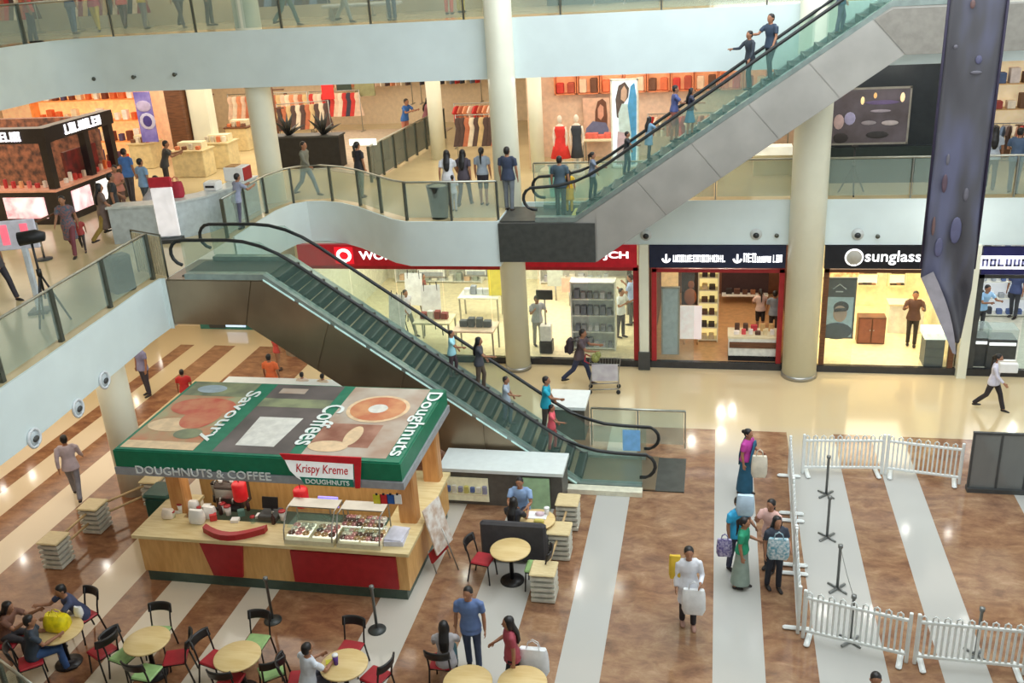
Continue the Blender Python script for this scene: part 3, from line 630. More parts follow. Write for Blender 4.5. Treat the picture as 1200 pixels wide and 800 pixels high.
kio, KO = kiosk()
ct = 1.117
# glass display cases on the counter
def case(label, x0, x1, yf, yb, h, trays, curved):
    t = thing('display_case', label, 'display case', ((x0+x1)/2, (yf+yb)/2, ct)); w_ = x1-x0; d = yb-yf
    part('base', MB().box((0, 0, .05), (w_, d, .10)), mat('case_base', srgb(214, 204, 172), .4), t)
    pr = [(-d/2, .1), (-d/2+.04, .3), (-d/2+.14, .45), (-d/2+.3, h), (d/2, h), (d/2, .1)] if curved else [(-d/2, .1), (-d/2+.18, h), (d/2, h), (d/2, .1)]
    for s in (-1, 1): part('side_frame', MB().tube([(s*(w_/2-.015), y, z) for y, z in pr], .016, 6), STEEL, t)
    mb = MB(); n = len(pr)
    for i in range(n-3): mb.poly([(-w_/2, *pr[i]), (w_/2, *pr[i]), (w_/2, *pr[i+1]), (-w_/2, *pr[i+1])])
    part('curved_glass', mb, SHOPGLASS, t)
    part('shelf', MB().box((0, .06, .28), (w_-.04, d*.7, .015)), GLASSG, t)
    part('top', MB().box((0, d/2-.16, h), (w_, .32, .025)), STEEL, t)
    return t
xa, xb_ = W(342, 640, KY0+.3).x, W(398, 640, KY0+.3).x; xc, xd = W(402, 640, KY0+.3).x, W(462, 650, KY0+.3).x
case('curved glass display case with steel sides at the middle of the kiosk counter', xa, xb_, KY0+.02, KY0+.72, .62, 0, True)
case('lit glass doughnut case at the right end of the kiosk counter', xc, xd-.15, KY0+.02, KY0+.72, .62, 0, False)
DN = [mat('glazed_doughnut', srgb(206, 160, 104), .4), mat('chocolate_doughnut', srgb(104, 62, 42), .4), mat('pink_doughnut', srgb(226, 150, 150), .4), mat('white_doughnut', srgb(238, 230, 214), .4)]
TRAY = glow(250, 246, 232, .9)  # trays glow in place of the case's own lighting
rr = random.Random(11)
doughnut_me = []
for k in range(4):
    mb = MB(); mb.tube([(.048*math.cos(a*.5236), .048*math.sin(a*.5236), 0) for a in range(12)], .026, 7, closed=True); doughnut_me.append(mb.mesh('doughnut', DN[k]))
kinds = ('golden glazed', 'chocolate', 'pink iced', 'white iced')
def tray_of(x, y, z, nx, ny, w_, d, where, tl):
    solo('tray', MB().box((0, 0, .008), (w_, d, .016)).box((0, -d/2, .02), (w_, .012, .03)).box((0, d/2, .02), (w_, .012, .03)), TRAY, tl, 'tray', (x, y, z), group='trays in the doughnut cases')
    for i in range(nx):
        for j in range(ny):
            k = (j+rr.randrange(3)) % 4
            o = link('doughnut', doughnut_me[k], None, (x+(i+.5-nx/2)*w_/nx, y+(j+.5-ny/2)*d/ny, z+.044)); tag(o, '%s doughnut on a bright tray in the %s' % (kinds[k], where), 'doughnut', 'doughnuts in the kiosk cases')
xm = (xc+xd-.15)/2; wm = xd-.15-xc
tray_of(xm-wm*.24, KY0+.36, ct+.10, 4, 4, wm*.42, .5, 'lower left of the right doughnut case', 'bright tray at the lower left of the right doughnut case')
tray_of(xm+wm*.24, KY0+.36, ct+.10, 4, 4, wm*.42, .5, 'lower right of the right doughnut case', 'bright tray at the lower right of the right doughnut case')
tray_of(xm-wm*.24, KY0+.48, ct+.29, 4, 3, wm*.42, .36, 'upper left of the right doughnut case', 'bright tray at the upper left of the right doughnut case')
tray_of(xm+wm*.24, KY0+.48, ct+.29, 4, 3, wm*.42, .36, 'upper right of the right doughnut case', 'bright tray at the upper right of the right doughnut case')
tray_of((xa+xb_)/2-.27, KY0+.36, ct+.10, 3, 3, .45, .42, 'left half of the curved middle case', 'bright tray in the left half of the curved middle case')
tray_of((xa+xb_)/2+.27, KY0+.36, ct+.10, 3, 3, .45, .42, 'right half of the curved middle case', 'bright tray in the right half of the curved middle case')
# things on the counter
def at_c(px, py, z=ct): v = G(px, py, z); return (v.x, v.y, z)
def cup(px, py, label, mt, lid=None, s=1.0, z=ct):
    t = thing('paper_cup', label, 'cup', at_c(px, py, z)); part('cup', MB().lathe([(.034*s, 0), (.046*s, .13*s)], n=12), mt, t)
    part('lid', MB().lathe([(.049*s, 0), (.049*s, .014*s), (.038*s, .02*s)], (0, 0, .13*s), 12), lid or BLACK, t); return t
WC = mat('white_paper', srgb(240, 240, 238), .6, var=.03)
for (px, py), l in zip(((207, 598), (213, 600), (219, 596), (262, 600), (268, 603), (332, 609)), ('white paper cup at the left end of the kiosk counter', 'white paper cup second from the left end of the counter', 'white paper cup third from the left end of the counter', 'white paper cup left of the counter machine', 'white paper cup touching the counter machine', 'white paper cup beside the curved display case')):
    cup(px, py, l, WC, REDP, 1.5)
def bag(x, y, z, w_, h, d, label, mt, mt2=None, name='carrier_bag', rz=0, cat='bag', handles=True):
    t = thing(name, label, cat, (x, y, z), rz); mb = MB(); n = 10; rows = []
    for k, (sx, sy) in ((0, (.85, .8)), (.15, (1, 1)), (.55, (1, .95)), (.85, (.95, .7)), (1, (.88, .45))):
        rows.append([(w_/2*sx*(abs(math.cos(a))**.6)*(1 if math.cos(a) > 0 else -1), d/2*sy*(abs(math.sin(a))**.6)*(1 if math.sin(a) > 0 else -1), h*k+.01*math.sin(a*3)) for a in [2*math.pi*j/n for j in range(n+1)]])
    mb.sheet(rows); mb.poly([r for r in rows[0][:-1]][::-1]); mb.poly(rows[-1][:-1])
    part('body', mb, mt, t)
    if handles:
        for s in (-1, 1): part('handle', MB().tube([(-w_*.22, s*d*.16, h*.97), (-w_*.16, s*d*.1, h*1.22), (0, s*d*.08, h*1.32), (w_*.16, s*d*.1, h*1.22), (w_*.22, s*d*.16, h*.97)], .008, 6), mt2 or mt, t)
    return t
for (px, py, w_, h), l, mt_ in zip(((232, 612, .34, .3), (247, 606, .26, .26), (198, 606, .26, .2), (226, 597, .3, .22)), ('crumpled white bag on the kiosk counter before the cups', 'small white bag leaning on the counter machine', 'white paper bag at the left corner of the counter', 'flat white carton bag with red trim behind the crumpled bag'), (WC, WC, cm(238, 226, 214), WC)):
    v = at_c(px, py); bag(*v, w_, h, .2, l, mt_, handles=False, name='paper_bag')
t = thing('coffee_machine', 'dark steel coffee machine with white cups on top standing behind the curved red lip', 'coffee machine', at_c(275, 590)); 
part('body', MB().rbox((0, 0, .27), (.62, .42, .54), .03), mat('machine_dark', srgb(84, 72, 66), .35, .5), t)
part('front_panel', MB().box((0, -.22, .36), (.54, .02, .2)), STEEL, t); part('drip_tray', MB().box((0, -.28, .06), (.5, .14, .06)), BLACK, t); part('cup_rail', MB().tube([(-.28, -.18, .6), (.28, -.18, .6), (.28, .18, .6), (-.28, .18, .6)], .012, 6, closed=True).tube([(-.28, -.18, .53), (-.28, -.18, .6)], .01, 6).tube([(.28, -.18, .53), (.28, -.18, .6)], .01, 6), STEEL, t)
for s in (-.14, .14): part('spout', MB().tube([(s, -.22, .3), (s, -.3, .27), (s, -.3, .2)], .02, 6), STEEL, t)
v = at_c(275, 590)
for i, (dx, dy) in enumerate(((-.18, -.08), (-.06, .02), (.07, -.07), (.18, .06))):
    solo('cup', MB().lathe([(.03, 0), (.05, .09), (.045, .09), (.026, .01)], n=12), WC, 'white coffee cup standing on top of the coffee machine', 'cup', (v[0]+dx, v[1]+dy, v[2]+.54), group='cups on the coffee machine')
t = thing('blender', 'steel blender with a black base behind the counter machine', 'blender', at_c(255, 586)); part('base', MB().lathe([(.1, 0), (.08, .14)], n=14), BLACK, t); part('jug', MB().lathe([(.06, .14), (.085, .4), (.08, .42)], n=14), STEEL, t); part('lid', MB().lathe([(.085, .42), (.05, .46)], n=14), BLACK, t)
t = thing('till', 'grey till with a screen facing the counter beside the display case', 'till', at_c(318, 606)); part('base', MB().rbox((0, 0, .07), (.42, .38, .14), .02), CHARCOAL, t); part('screen', MB().box((0, .05, .32), (.34, .03, .24), 0, M=Matrix.Rotation(R(-15), 3, 'X')), BLACK, t); part('stand', MB().tube([(0, .1, .13), (0, .08, .25)], .03, 8), CHARCOAL, t)
# lamps under the canopy
def red_lamp(px, py, label, s=1):
    y = KY0+.9; v = W(px, py, y); t = thing('pendant_lamp', label, 'lamp', (v.x, y, v.z))
    part('shade', MB().lathe([(.13*s, -.2*s), (.15*s, -.16*s), (.15*s, .16*s), (.12*s, .2*s)], n=18), mat('lamp_red', srgb(192, 22, 30), .4, es=.3), t); part('cable', MB().tube([(0, 0, .2*s), (0, 0, max(.22, 2.55-v.z))], .01, 6), BLACK, t)
red_lamp(281, 575, 'red drum lamp hanging under the canopy above the coffee machine'); red_lamp(353, 582, 'red drum lamp hanging above the curved display case')
v = W(385, 588, KY0+1.2); t = thing('menu_screen', 'small violet-lit screen behind the curved display case', 'screen', (v.x, KY0+1.2, v.z)); part('screen', MB().box((0, 0, 0), (.42, .04, .24)), glow(140, 130, 230, 1.2), t); part('stand', MB().tube([(0, .02, -.12), (0, .02, -v.z+1.0)], .02, 6), STEEL, t)
for i, (c_, l) in enumerate(((cm(228, 214, 60), 'yellow'), (cm(206, 40, 44), 'red'), (cm(40, 92, 170), 'blue'), (WC, 'white'))):
    v = W(446+i*8, 578, KY0+.55); t = thing('hanging_card', l+' promotion card clipped to the beam beside the right front post', 'card', (v.x, KY0+.34, v.z)); part('card', MB().box((0, 0, 0), (.15, .015, .2)), c_, t); part('clip', MB().box((0, 0, .11), (.04, .02, .04)), BLACK, t)
rb = random.Random(4)
SH = [cm(214, 60, 56), cm(236, 228, 210), cm(86, 120, 98), cm(60, 50, 46), cm(196, 150, 96), cm(120, 130, 140)]
for z in (1.62, 2.02):
    for i in range(14):
        x = KX0+1.2+i*.27; k = rb.randrange(6); h = .16+.14*rb.random()
        solo('packet', MB().rbox((0, 0, h/2), (.17, .14, h), .015), SH[k], 'coffee packet standing on the %s shelf at the back of the kiosk' % ('lower' if z < 1.8 else 'upper'), 'packet', (x, KY1-.56, z), group='packets on the %s kiosk shelf' % ('lower' if z < 1.8 else 'upper'))
# leaning poster stand at the right end, white box and green bin
v = G(507, 650); t = thing('poster_stand', 'slanting poster stand with white sheet and red foot at the right end of the kiosk', 'sign stand', (-5.33, 15.85, 0), R(75)); part('board', MB().box((0, 0, .95), (.62, .03, 1.0), 0, M=Matrix.Rotation(R(-14), 3, 'X')), mat('poster_white', srgb(228, 222, 214), .5, scale=7, col2=srgb(196, 170, 150)), t); part('foot', MB().box((0, .03, .36), (.64, .05, .22), 0, M=Matrix.Rotation(R(-14), 3, 'X')), REDP, t); part('legs', MB().tube([(-.28, .1, .5), (-.28, -.05, 0)], .015, 6).tube([(.28, .1, .5), (.28, -.05, 0)], .015, 6).tube([(0, -.1, .9), (0, -.4, 0)], .015, 6), STEEL, t)
v = at_c(462, 632); t = thing('paper_stack', 'stack of pale lilac paper bags on the right end of the counter', 'paper stack', (-5.92, 15.05, ct)); part('stack', MB().box((0, 0, .05), (.38, .5, .1), 0, R(4)).box((.01, .02, .11), (.36, .48, .03), 0, R(-5)), mat('lilac_paper', srgb(206, 206, 220), .6), t)
t = thing('waste_bin', 'dark green bin with a white notice standing left of the kiosk', 'bin', (KX0-.35, 16.25, 0)); part('body', MB().rbox((0, 0, .55), (.6, .6, 1.1), .05), mat('bin_green', srgb(18, 74, 64), .45), t); part('lid', MB().rbox((0, 0, 1.14), (.64, .64, .1), .04), mat('bin_lid', srgb(40, 84, 76), .45), t); part('notice', MB().box((.1, -.31, .62), (.2, .01, .18)), WC, t)

# ------------------------------------------------------------------ counter below the escalator and other white counters
def counter(label, x0, x1, y0, y1, h, front=True):
    t = thing('service_counter', label, 'counter', ((x0+x1)/2, (y0+y1)/2, 0)); w_, d = x1-x0, y1-y0
    part('worktop', MB().box((0, 0, h-.04), (w_, d, .08)), mat('counter_white', srgb(222, 230, 228), .3, var=.03), t)
    part('carcass', MB().box((0, .06, (h-.08)/2), (w_-.1, d-.14, h-.08)), mat('counter_grey', srgb(98, 94, 88), .5), t)
    return t
t = counter('white topped service counter tucked under the lower escalator', -5.95, -3.12, 18.1, 19.05, .97)
part('display_niche', MB().box((-.85, -.40, .42), (1.1, .02, .6)), mat('niche_cream', srgb(224, 220, 186), .4, es=.2), t); part('niche_shelf', MB().box((-.85, -.44, .34), (1.06, .12, .03)), CREAM, t)
part('green_door', MB().box((.75, -.44, .42), (.7, .04, .78)), mat('pale_green_panel', srgb(170, 204, 160), .45), t)
rb = random.Random(8)
for i in range(7):
    solo('carton', MB().rbox((0, 0, .09), (.1, .07, .12+.08*rb.random()), .01), [cm(90, 110, 160), cm(226, 222, 206), cm(150, 150, 170), cm(206, 196, 110)][i % 4], 'small carton displayed in the lit niche under the escalator', 'carton', (-5.75+i*.14, 18.12, .358), group='cartons in the niche')
counter('long white topped counter standing behind the doughnut kiosk', -13.3, -9.1, 21.9, 22.6, .97)
counter('short white topped counter behind the lower escalator rail', -4.05, -3.05, 21.4, 22.45, .97)
solo('kerb', MB().box((-2.35, 19.03, .06), (1.75, .24, .12)), mat('cream_kerb', srgb(226, 222, 200), .4), 'low cream kerb beside the foot of the lower escalator', 'kerb')

rb = random.Random(77)
for i in range(16):      # loose packets, jars and napkin holders crowding the counter left of the display case
    px, py = 200+i*8+rb.random()*4, 606-(i % 3)*7+i*.5; v = at_c(px, py); k = i % 4
    if k == 0: t = thing('jar', 'small clear jar with a red lid among the clutter on the kiosk counter', 'jar', v, 0, 'jars on the kiosk counter'); part('glass', MB().lathe([(.05, 0), (.055, .1), (.045, .12)], n=12), GLASSG, t); part('lid', MB().lathe([(.05, .12), (.05, .15)], n=12), REDP, t)
    elif k == 1: solo('napkin_stack', MB().box((0, 0, .03), (.16, .14, .06), 0, rb.random()), WC, 'white napkin stack among the clutter on the kiosk counter', 'napkins', v, group='napkin stacks on the kiosk counter')
    elif k == 2: solo('carton', MB().rbox((0, 0, .07), (.14, .12, .14), .01, 0, rb.random()), [cm(200, 60, 60), cm(90, 130, 120), cm(230, 226, 220)][i % 3], 'small carton among the clutter on the kiosk counter', 'carton', v, group='cartons on the kiosk counter')
    else: t = thing('dark_bottle', 'dark syrup bottle with a pump among the clutter on the kiosk counter', 'bottle', v, 0, 'syrup bottles on the kiosk counter'); part('bottle', MB().lathe([(.04, 0), (.042, .16), (.015, .2), (.015, .24)], n=12), cm(70, 44, 40), t); part('pump', MB().tube([(0, 0, .24), (0, 0, .29), (.05, 0, .29)], .008, 6), WC, t)
# ------------------------------------------------------------------ people
_remesh = []
EYE = mat('eye_dark', srgb(30, 22, 20), .3); LIP = mat('lip_brown', srgb(128, 70, 62), .5)
POSES = dict(stand=dict(L=(3, 4), Rr=(-4, 3), aL=(4, 9, 12), aR=(-2, 9, 10), lean=0),
             walk=dict(L=(24, 8), Rr=(-16, 26), aL=(-20, 8, 22), aR=(22, 8, 28), lean=3),
             walk2=dict(L=(-14, 22), Rr=(20, 6), aL=(18, 8, 30), aR=(-16, 8, 20), lean=3),
             phone=dict(L=(3, 3), Rr=(-3, 5), aL=(20, 14, 95), aR=(28, 12, 110), lean=4),
             hold=dict(L=(4, 4), Rr=(-5, 4), aL=(10, 12, 75), aR=(-2, 8, 14), lean=2),
             fold=dict(L=(3, 4), Rr=(-4, 3), aL=(22, 16, 100), aR=(24, 16, 100), lean=2),
             carry=dict(L=(14, 8), Rr=(-8, 16), aL=(-4, 12, 8), aR=(10, 14, 60), lean=2),
             push=dict(L=(26, 10), Rr=(-22, 24), aL=(38, 6, 50), aR=(34, 6, 55), lean=10),
             railing=dict(L=(2, 2), Rr=(-4, 6), aL=(45, 12, 60), aR=(42, 14, 65), lean=14),
             sit=dict(L=(86, 88), Rr=(84, 80), aL=(28, 10, 60), aR=(34, 10, 66), lean=8, sit=1),
             sitlean=dict(L=(88, 86), Rr=(82, 82), aL=(58, 12, 55), aR=(62, 10, 60), lean=24, sit=1),
             kneel=dict(L=(78, 118), Rr=(20, 110), aL=(50, 10, 40), aR=(40, 10, 50), lean=38),
             stairs=dict(L=(16, 22), Rr=(-4, 4), aL=(8, 10, 20), aR=(40, 16, 50), lean=3))
def person(label, loc, fa, h, pose='stand', top=None, bot=None, skin=None, hair='short', sleeve='short', legs='trousers', shoe=None, fine=False, female=False, turn=0, hem=.86, zoff=0, hcol=None, belly=1.0):
    P = dict(POSES[pose]); s = h/1.72; vox = .0085 if fine else .0125
    skin = skin or SKIN
    root = thing('person', label, 'person', (loc[0], loc[1], loc[2]), R(fa))
    sh = .178 if female else .20; hipw = .092
    def leg(side, sw, kn):
        a, b = R(sw), R(sw-kn); hp = Vector((side*hipw, 0, .93)); k = hp+Vector((side*.004, -math.sin(a), -math.cos(a)))*.44
        an = k+Vector((0, -math.sin(b), -math.cos(b)))*.42; return [hp, k, an], b
    lg = {1: leg(1, *P['L']), -1: leg(-1, *P['Rr'])}
    low = min(p[0][2].z-(.085 if True else 0) for p in lg.values())
    dz = -low if not P.get('sit') else (.555/s-.93)
    ZO = Vector((0, 0, dz))
    lean = R(P['lean']); base = Vector((0, 0, .93))+ZO; sp = Vector((0, -math.sin(lean), math.cos(lean))); bk = Vector((0, math.cos(lean), math.sin(lean)))
    S = lambda t, y=0.0, x=0.0: base+sp*t+bk*y+Vector((x, 0, 0))
    for d in lg.values(): d[0][:] = [p+ZO for p in d[0]]
    arms = {}
    for side, key in ((1, 'aL'), (-1, 'aR')):
        sw, ab, el = P[key]; a = R(sw+P['lean']*-.2); b = R(ab); shp = S(.485, 0, side*sh)
        d1 = Vector((side*math.sin(b), -math.sin(a)*math.cos(b), -math.cos(a)*math.cos(b))); e = shp+d1*.285
        a2 = R(sw+el); inw = .0 if el < 60 else .35
        d2 = Vector((side*(math.sin(b)*.4-inw), -math.sin(a2), -math.cos(a2))).normalized(); w_ = e+d2*.245
        arms[side] = (shp, e, w_, d2)
    sc = lambda pts: [tuple(Vector(p)*s) for p in pts]
    rr_ = lambda rs: [(a*s, b*s) for a, b in rs]
    hd = S(.52)+Vector((0, -math.sin(lean)*.03, 0)); HZ = hd+Vector((0, -.018-.04*math.sin(lean), .145))   # head centre
    tm = Matrix.Rotation(R(turn), 3, 'Z') @ Matrix.Rotation(R(P['lean']*.5), 3, 'X')
    H = lambda x, y, z: HZ+tm @ Vector((x, y, z))
    # ---- body: one skin over everything
    b = MB()
    wv = .93 if female else 1.0
    torso_t = [(-.09, 0), (-.02, 0), (.08, 0), (.2, -.005), (.33, -.012), (.43, -.008), (.5, .0), (.53, .0)]
    torso_r = [(.12, .09), (.158, .105), (.15, .10), (.136*wv, .092*belly), (.158, .108), (.17, .10), (.11, .07), (.06, .055)]
    b.tube(sc([S(t, y) for t, y in torso_t]), rr_(torso_r), 14)
    b.tube(sc([S(.46), hd+Vector((0, 0, .0)), H(0, .012, -.06)]), rr_([(.062, .06), (.05, .052), (.052, .055)]), 10)
    hp = [(0, .008, -.118, .028, .03), (0, -.012, -.108, .045, .052), (0, -.006, -.07, .062, .078), (0, 0, -.02, .074, .094), (0, .006, .03, .077, .099), (0, .01, .075, .066, .085), (0, .012, .105, .038, .05), (0, .012, .114, .012, .015)]
    b.tube(sc([H(x, y, z) for x, y, z, _, _ in hp]), rr_([(p, q) for *_, p, q in hp]), 14)
    b.tube(sc([H(0, -.088, .012), H(0, -.108, -.022), H(0, -.10, -.034)]), rr_([(.009, .008), (.017, .014), (.012, .008)]), 8)      # nose
    for e in (-1, 1): b.tube(sc([H(e*.07, .012, .012), H(e*.086, .018, 0), H(e*.078, .014, -.03)]), rr_([(.012, .016), (.012, .022), (.01, .012)]), 8)
    b.tube(sc([H(-.022, -.088, -.062), H(.022, -.088, -.062)]), .011*s, 6)
    for side in (1, -1):
        shp, e, w_, d2 = arms[side]
        b.tube(sc([S(.465, 0, side*(sh-.07)), shp+Vector((side*.004, 0, -.035)), shp.lerp(e, .35), e, e.lerp(w_, .3), w_]), rr_([(.05, .055), (.052, .054), (.046, .048), (.036, .038), (.039, .038), (.025, .028)]), 10)
        # hand: palm, four fingers and a thumb
        px_ = Vector((0, 1, 0)) if abs(d2.y) < .8 else Vector((0, 0, 1)); px_ = (px_-d2*px_.dot(d2)).normalized()     # across the palm
        nn = d2.cross(px_).normalized()*(-side if abs(d2.y) < .8 else side)
        b.tube(sc([w_-d2*.01, w_+d2*.03, w_+d2*.085]), rr_([(.026, .024), (.036, .016), (.040, .014)]), 8, ref=tuple(px_))
        for k, (o_, ln) in enumerate(((-.030, .062), (-.0105, .075), (.0105, .07), (.029, .055))):
            q0 = w_+d2*.078+px_*o_; q1 = q0+(d2+px_*o_*3).normalized()*ln*.5; q2 = q1+(d2+nn*.55).normalized()*ln*.55
            b.tube(sc([q0, q1, q2]), [(.0098*s, .0098*s), (.0094*s, .0094*s), (.0075*s, .0075*s)], 6)
        th = w_+d2*.03-px_*.03; b.tube(sc([th, th+(d2*.5-px_*.8).normalized()*.03, th+(d2*.5-px_*.8).normalized()*.03+(d2+nn*.3).normalized()*.035]), [(.0125*s,)*2, (.0115*s,)*2, (.009*s,)*2], 6)
        L_, shin = lg[side]; hp_, k_, an = L_
        b.tube(sc([hp_+Vector((0, 0, .05)), hp_, hp_.lerp(k_, .4), k_, k_.lerp(an, .3)+Vector((0, .012, 0)), an]), rr_([(.07, .08), (.085, .09), (.07, .075), (.05, .052), (.052, .056), (.034, .038)]), 10)
        ft = an+Vector((0, 0, -.0)); fd = Vector((0, -math.cos(shin*.6), -math.sin(shin*.6)*.6 if not P.get('sit') else 0)).normalized()
        b.tube(sc([an, an+Vector((0, .02, -.045)), an+fd*.06+Vector((0, 0, -.055)), an+fd*.155+Vector((0, 0, -.066))]), rr_([(.032, .036), (.034, .04), (.038, .03), (.032, .016)]), 8)
    eyes = [(Vector(H(e*.03, -.083, .012))*s, .0105*s, 1) for e in (-1, 1)]+[(Vector(H(0, -.0945, -.062))*s, .015*s, 2)]
    bo = part('body', b, [skin, EYE, LIP], root); _remesh.append((bo, vox, eyes))
    # ---- clothing
    def cloth(name, mb, mt, v=.02):
        o = part(name, mb, mt, root); _remesh.append((o, v, None)); return o
    c = MB(); g = .016
    tt = [(-.10 if legs == 'trousers' else -.02, 0)]+torso_t[1:7]; tr = [(.208, .16)]+[(p+g+(.028 if i == 0 else .014 if i == 1 else 0), q+g+(.03 if i == 0 else .016 if i == 1 else 0)) for i, (p, q) in enumerate(torso_r[1:7])]; tr[-1] = (.142, .092); tt = tt+[(.522, 0)]; tr = tr+[(.08, .074)]
    if hem < .85: tt = [((hem-.93), 0), ((hem-.93)*.45, 0)]+tt[1:]; tr = [(.20, .165), (.182, .14)]+tr[1:]
    c.tube(sc([S(t, y) if t > -.03 else S(0, y)+Vector((0, -.02*(1 if P.get('sit') else 0), t)) for t, y in tt]), rr_(tr), 14)
    for side in (1, -1):
        shp, e, w_, d2 = arms[side]
        if sleeve == 'none': continue
        q = [S(.475, 0, side*(sh-.12)), S(.478, 0, side*(sh-.05)), shp+Vector((side*.006, 0, -.035)), shp.lerp(e, .42)]; q_r = [(.056, .066), (.06, .07), (.064, .068), (.06, .062)]
        if sleeve == 'short': q += [shp.lerp(e, .72)]; q_r += [(.062, .062)]
        else: q += [e, e.lerp(w_, .5), e.lerp(w_, .93)]; q_r += [(.05, .052), (.046, .046), (.038, .038)]
        c.tube(sc(q), rr_(q_r), 10)
    cloth('shirt' if not female else 'blouse', c, top)
    if legs in ('trousers', 'shorts'):
        c = MB(); c.tube(sc([S(-.1), S(0), S(.10)]), rr_([(.15, .115), (.166, .118), (.152, .108)]), 14)
        for side in (1, -1):
            (hp_, k_, an), _s = lg[side]; q = [hp_+Vector((0, 0, .06)), hp_+Vector((0, 0, -.01)), hp_.lerp(k_, .45), k_]; q_r = [(.085, .10), (.096, .106), (.083, .088), (.066, .07)]
            if legs == 'trousers': q += [k_.lerp(an, .5)+Vector((0, .006, 0)), an+(k_-an).normalized()*-.02]; q_r += [(.062, .066), (.056, .062)]
            c.tube(sc(q), rr_(q_r), 10)
        cloth('trousers' if legs == 'trousers' else 'shorts', c, bot)
    else:
        ln = dict(skirt=.86, knee=.50, saree=.90)[legs]; mid = (lg[1][0][2]+lg[-1][0][2])/2; sp_ = abs(lg[1][0][2].y-lg[-1][0][2].y)/2
        c = MB(); hemc = Vector((0, mid.y*.5, .93+dz-ln+.03)); w2 = (.19 if legs != 'saree' else .17); sp_ = min(sp_, .06); 
        c.tube(sc([hemc, hemc.lerp(base, .35), hemc.lerp(base, .7), S(0), S(.09)]), rr_([(w2, .15+sp_), (.19, .14+sp_*.7), (.185, .14), (.175, .122), (.148, .106)]), 16)
        cloth('skirt' if legs != 'saree' else 'saree', c, bot)
        if legs == 'saree':
            mb = MB(); rows = []
            for i in range(9):
                u = i/8; p0 = S(.5-.05*u, -.135+.0*u, .12-.24*u) if u < .5 else S(.47-.42*(u-.5)*2, -.14-.02*u, -.0-.17*(u-.5)*2)
                rows.append([tuple(p0*s), tuple((p0+Vector((.05, .0, -.17)))*s)])
            mb.sheet(rows); o = part('drape', mb, hcol or bot, root); o.modifiers.new('s', 'SOLIDIFY').thickness = .02
            mb = MB(); mb.tube(sc([S(.51, -.02, .12), S(.5, .1, .13), S(.3, .17, .12), S(0, .2, .12), S(-.25, .2, .12)]), rr_([(.07, .02), (.08, .03), (.1, .025), (.11, .03), (.1, .02)]), 10); part('drape', mb, hcol or bot, root)
    # shoes
    smt = shoe or cm(44, 38, 36)
    for side in (1, -1):
        an = lg[side][0][2]; shin = lg[side][1]; fd = Vector((0, -math.cos(shin*.6), -math.sin(shin*.6)*.6 if not P.get('sit') else 0)).normalized()
        mb = MB(); mb.tube(sc([an+Vector((0, .05, -.058)), an+Vector((0, .025, -.05)), an+fd*.07+Vector((0, 0, -.056)), an+fd*.15+Vector((0, 0, -.064)), an+fd*.185+Vector((0, 0, -.068))]), rr_([(.022, .015), (.042, .036), (.045, .032), (.041, .022), (.022, .012)]), 10)
        part('shoe', mb, smt, root)
    # hair
    hm = HAIR; c = MB()
    if hair == 'bald': pass
    else:
        k = 1.0 if hair == 'short' else 1.06
        pr = [(0, .05, -.075, .055, .045), (0, .045, -.04, .072*k, .07), (0, .035, .0, .083*k, .088), (0, .022, .045, .085*k, .098), (0, .016, .088, .074*k, .088), (0, .016, .118, .045, .055), (0, .016, .13, .014, .016)]
        c.tube(sc([H(x, y, z) for x, y, z, _, _ in pr]), rr_([(p, q) for *_, p, q in pr]), 14)
        if hair == 'long':
            c.tube(sc([H(0, .05, .03), H(0, .075, -.08), S(.42, .13), S(.27, .14), S(.18, .12)]), rr_([(.08, .06), (.092, .055), (.10, .045), (.085, .04), (.04, .02)]), 12)
            for e in (-1, 1): c.tube(sc([H(e*.06, .0, .06), H(e*.082, .01, -.02), H(e*.085, .02, -.11)]), rr_([(.02, .04), (.024, .045), (.018, .035)]), 8)
        if hair == 'bun': c.ell(tuple(H(0, .135, .02)*s), .05*s, .05*s, .05*s)
        if hair == 'tail': c.tube(sc([H(0, .10, .05), H(0, .15, .0), H(0, .14, -.14), S(.3, .14)]), rr_([(.035, .03), (.04, .04), (.035, .03), (.015, .012)]), 8)
        cloth('hair', c, hm, .014)
    root['h'] = h
    return root
def finish_people():
    for o, v, e in _remesh:
        m = o.modifiers.new('r', 'REMESH'); m.mode = 'VOXEL'; m.voxel_size = v; m.use_smooth_shade = True
        q = o.modifiers.new('q', 'SMOOTH'); q.factor = .5; q.iterations = 2
    bpy.context.view_layer.update(); dg = bpy.context.evaluated_depsgraph_get()
    for o, v, e in _remesh:
        me = bpy.data.meshes.new_from_object(o.evaluated_get(dg)); old = o.data; mats_ = list(old.materials)
        o.modifiers.clear(); o.data = me
        if e:
            bm = bmesh.new(); bm.from_mesh(me)
            for f in bm.faces: f.material_index = 0
            for p, r, mi in e:
                res = bmesh.ops.create_uvsphere(bm, u_segments=8, v_segments=6, radius=r, matrix=Matrix.Translation(p) @ Matrix.Diagonal((1 if mi == 1 else 1.3, .55, .75 if mi == 1 else .35, 1)))
                for vt in res['verts']:
                    for f in vt.link_faces: f.material_index = mi; f.smooth = True
            bm.to_mesh(me); bm.free()
            me.materials.clear()
            for a in mats_: me.materials.append(a)
        for p in me.polygons: p.use_smooth = True
def hand_of(p, side, pose):        # world point of a hand, for things held
    pass
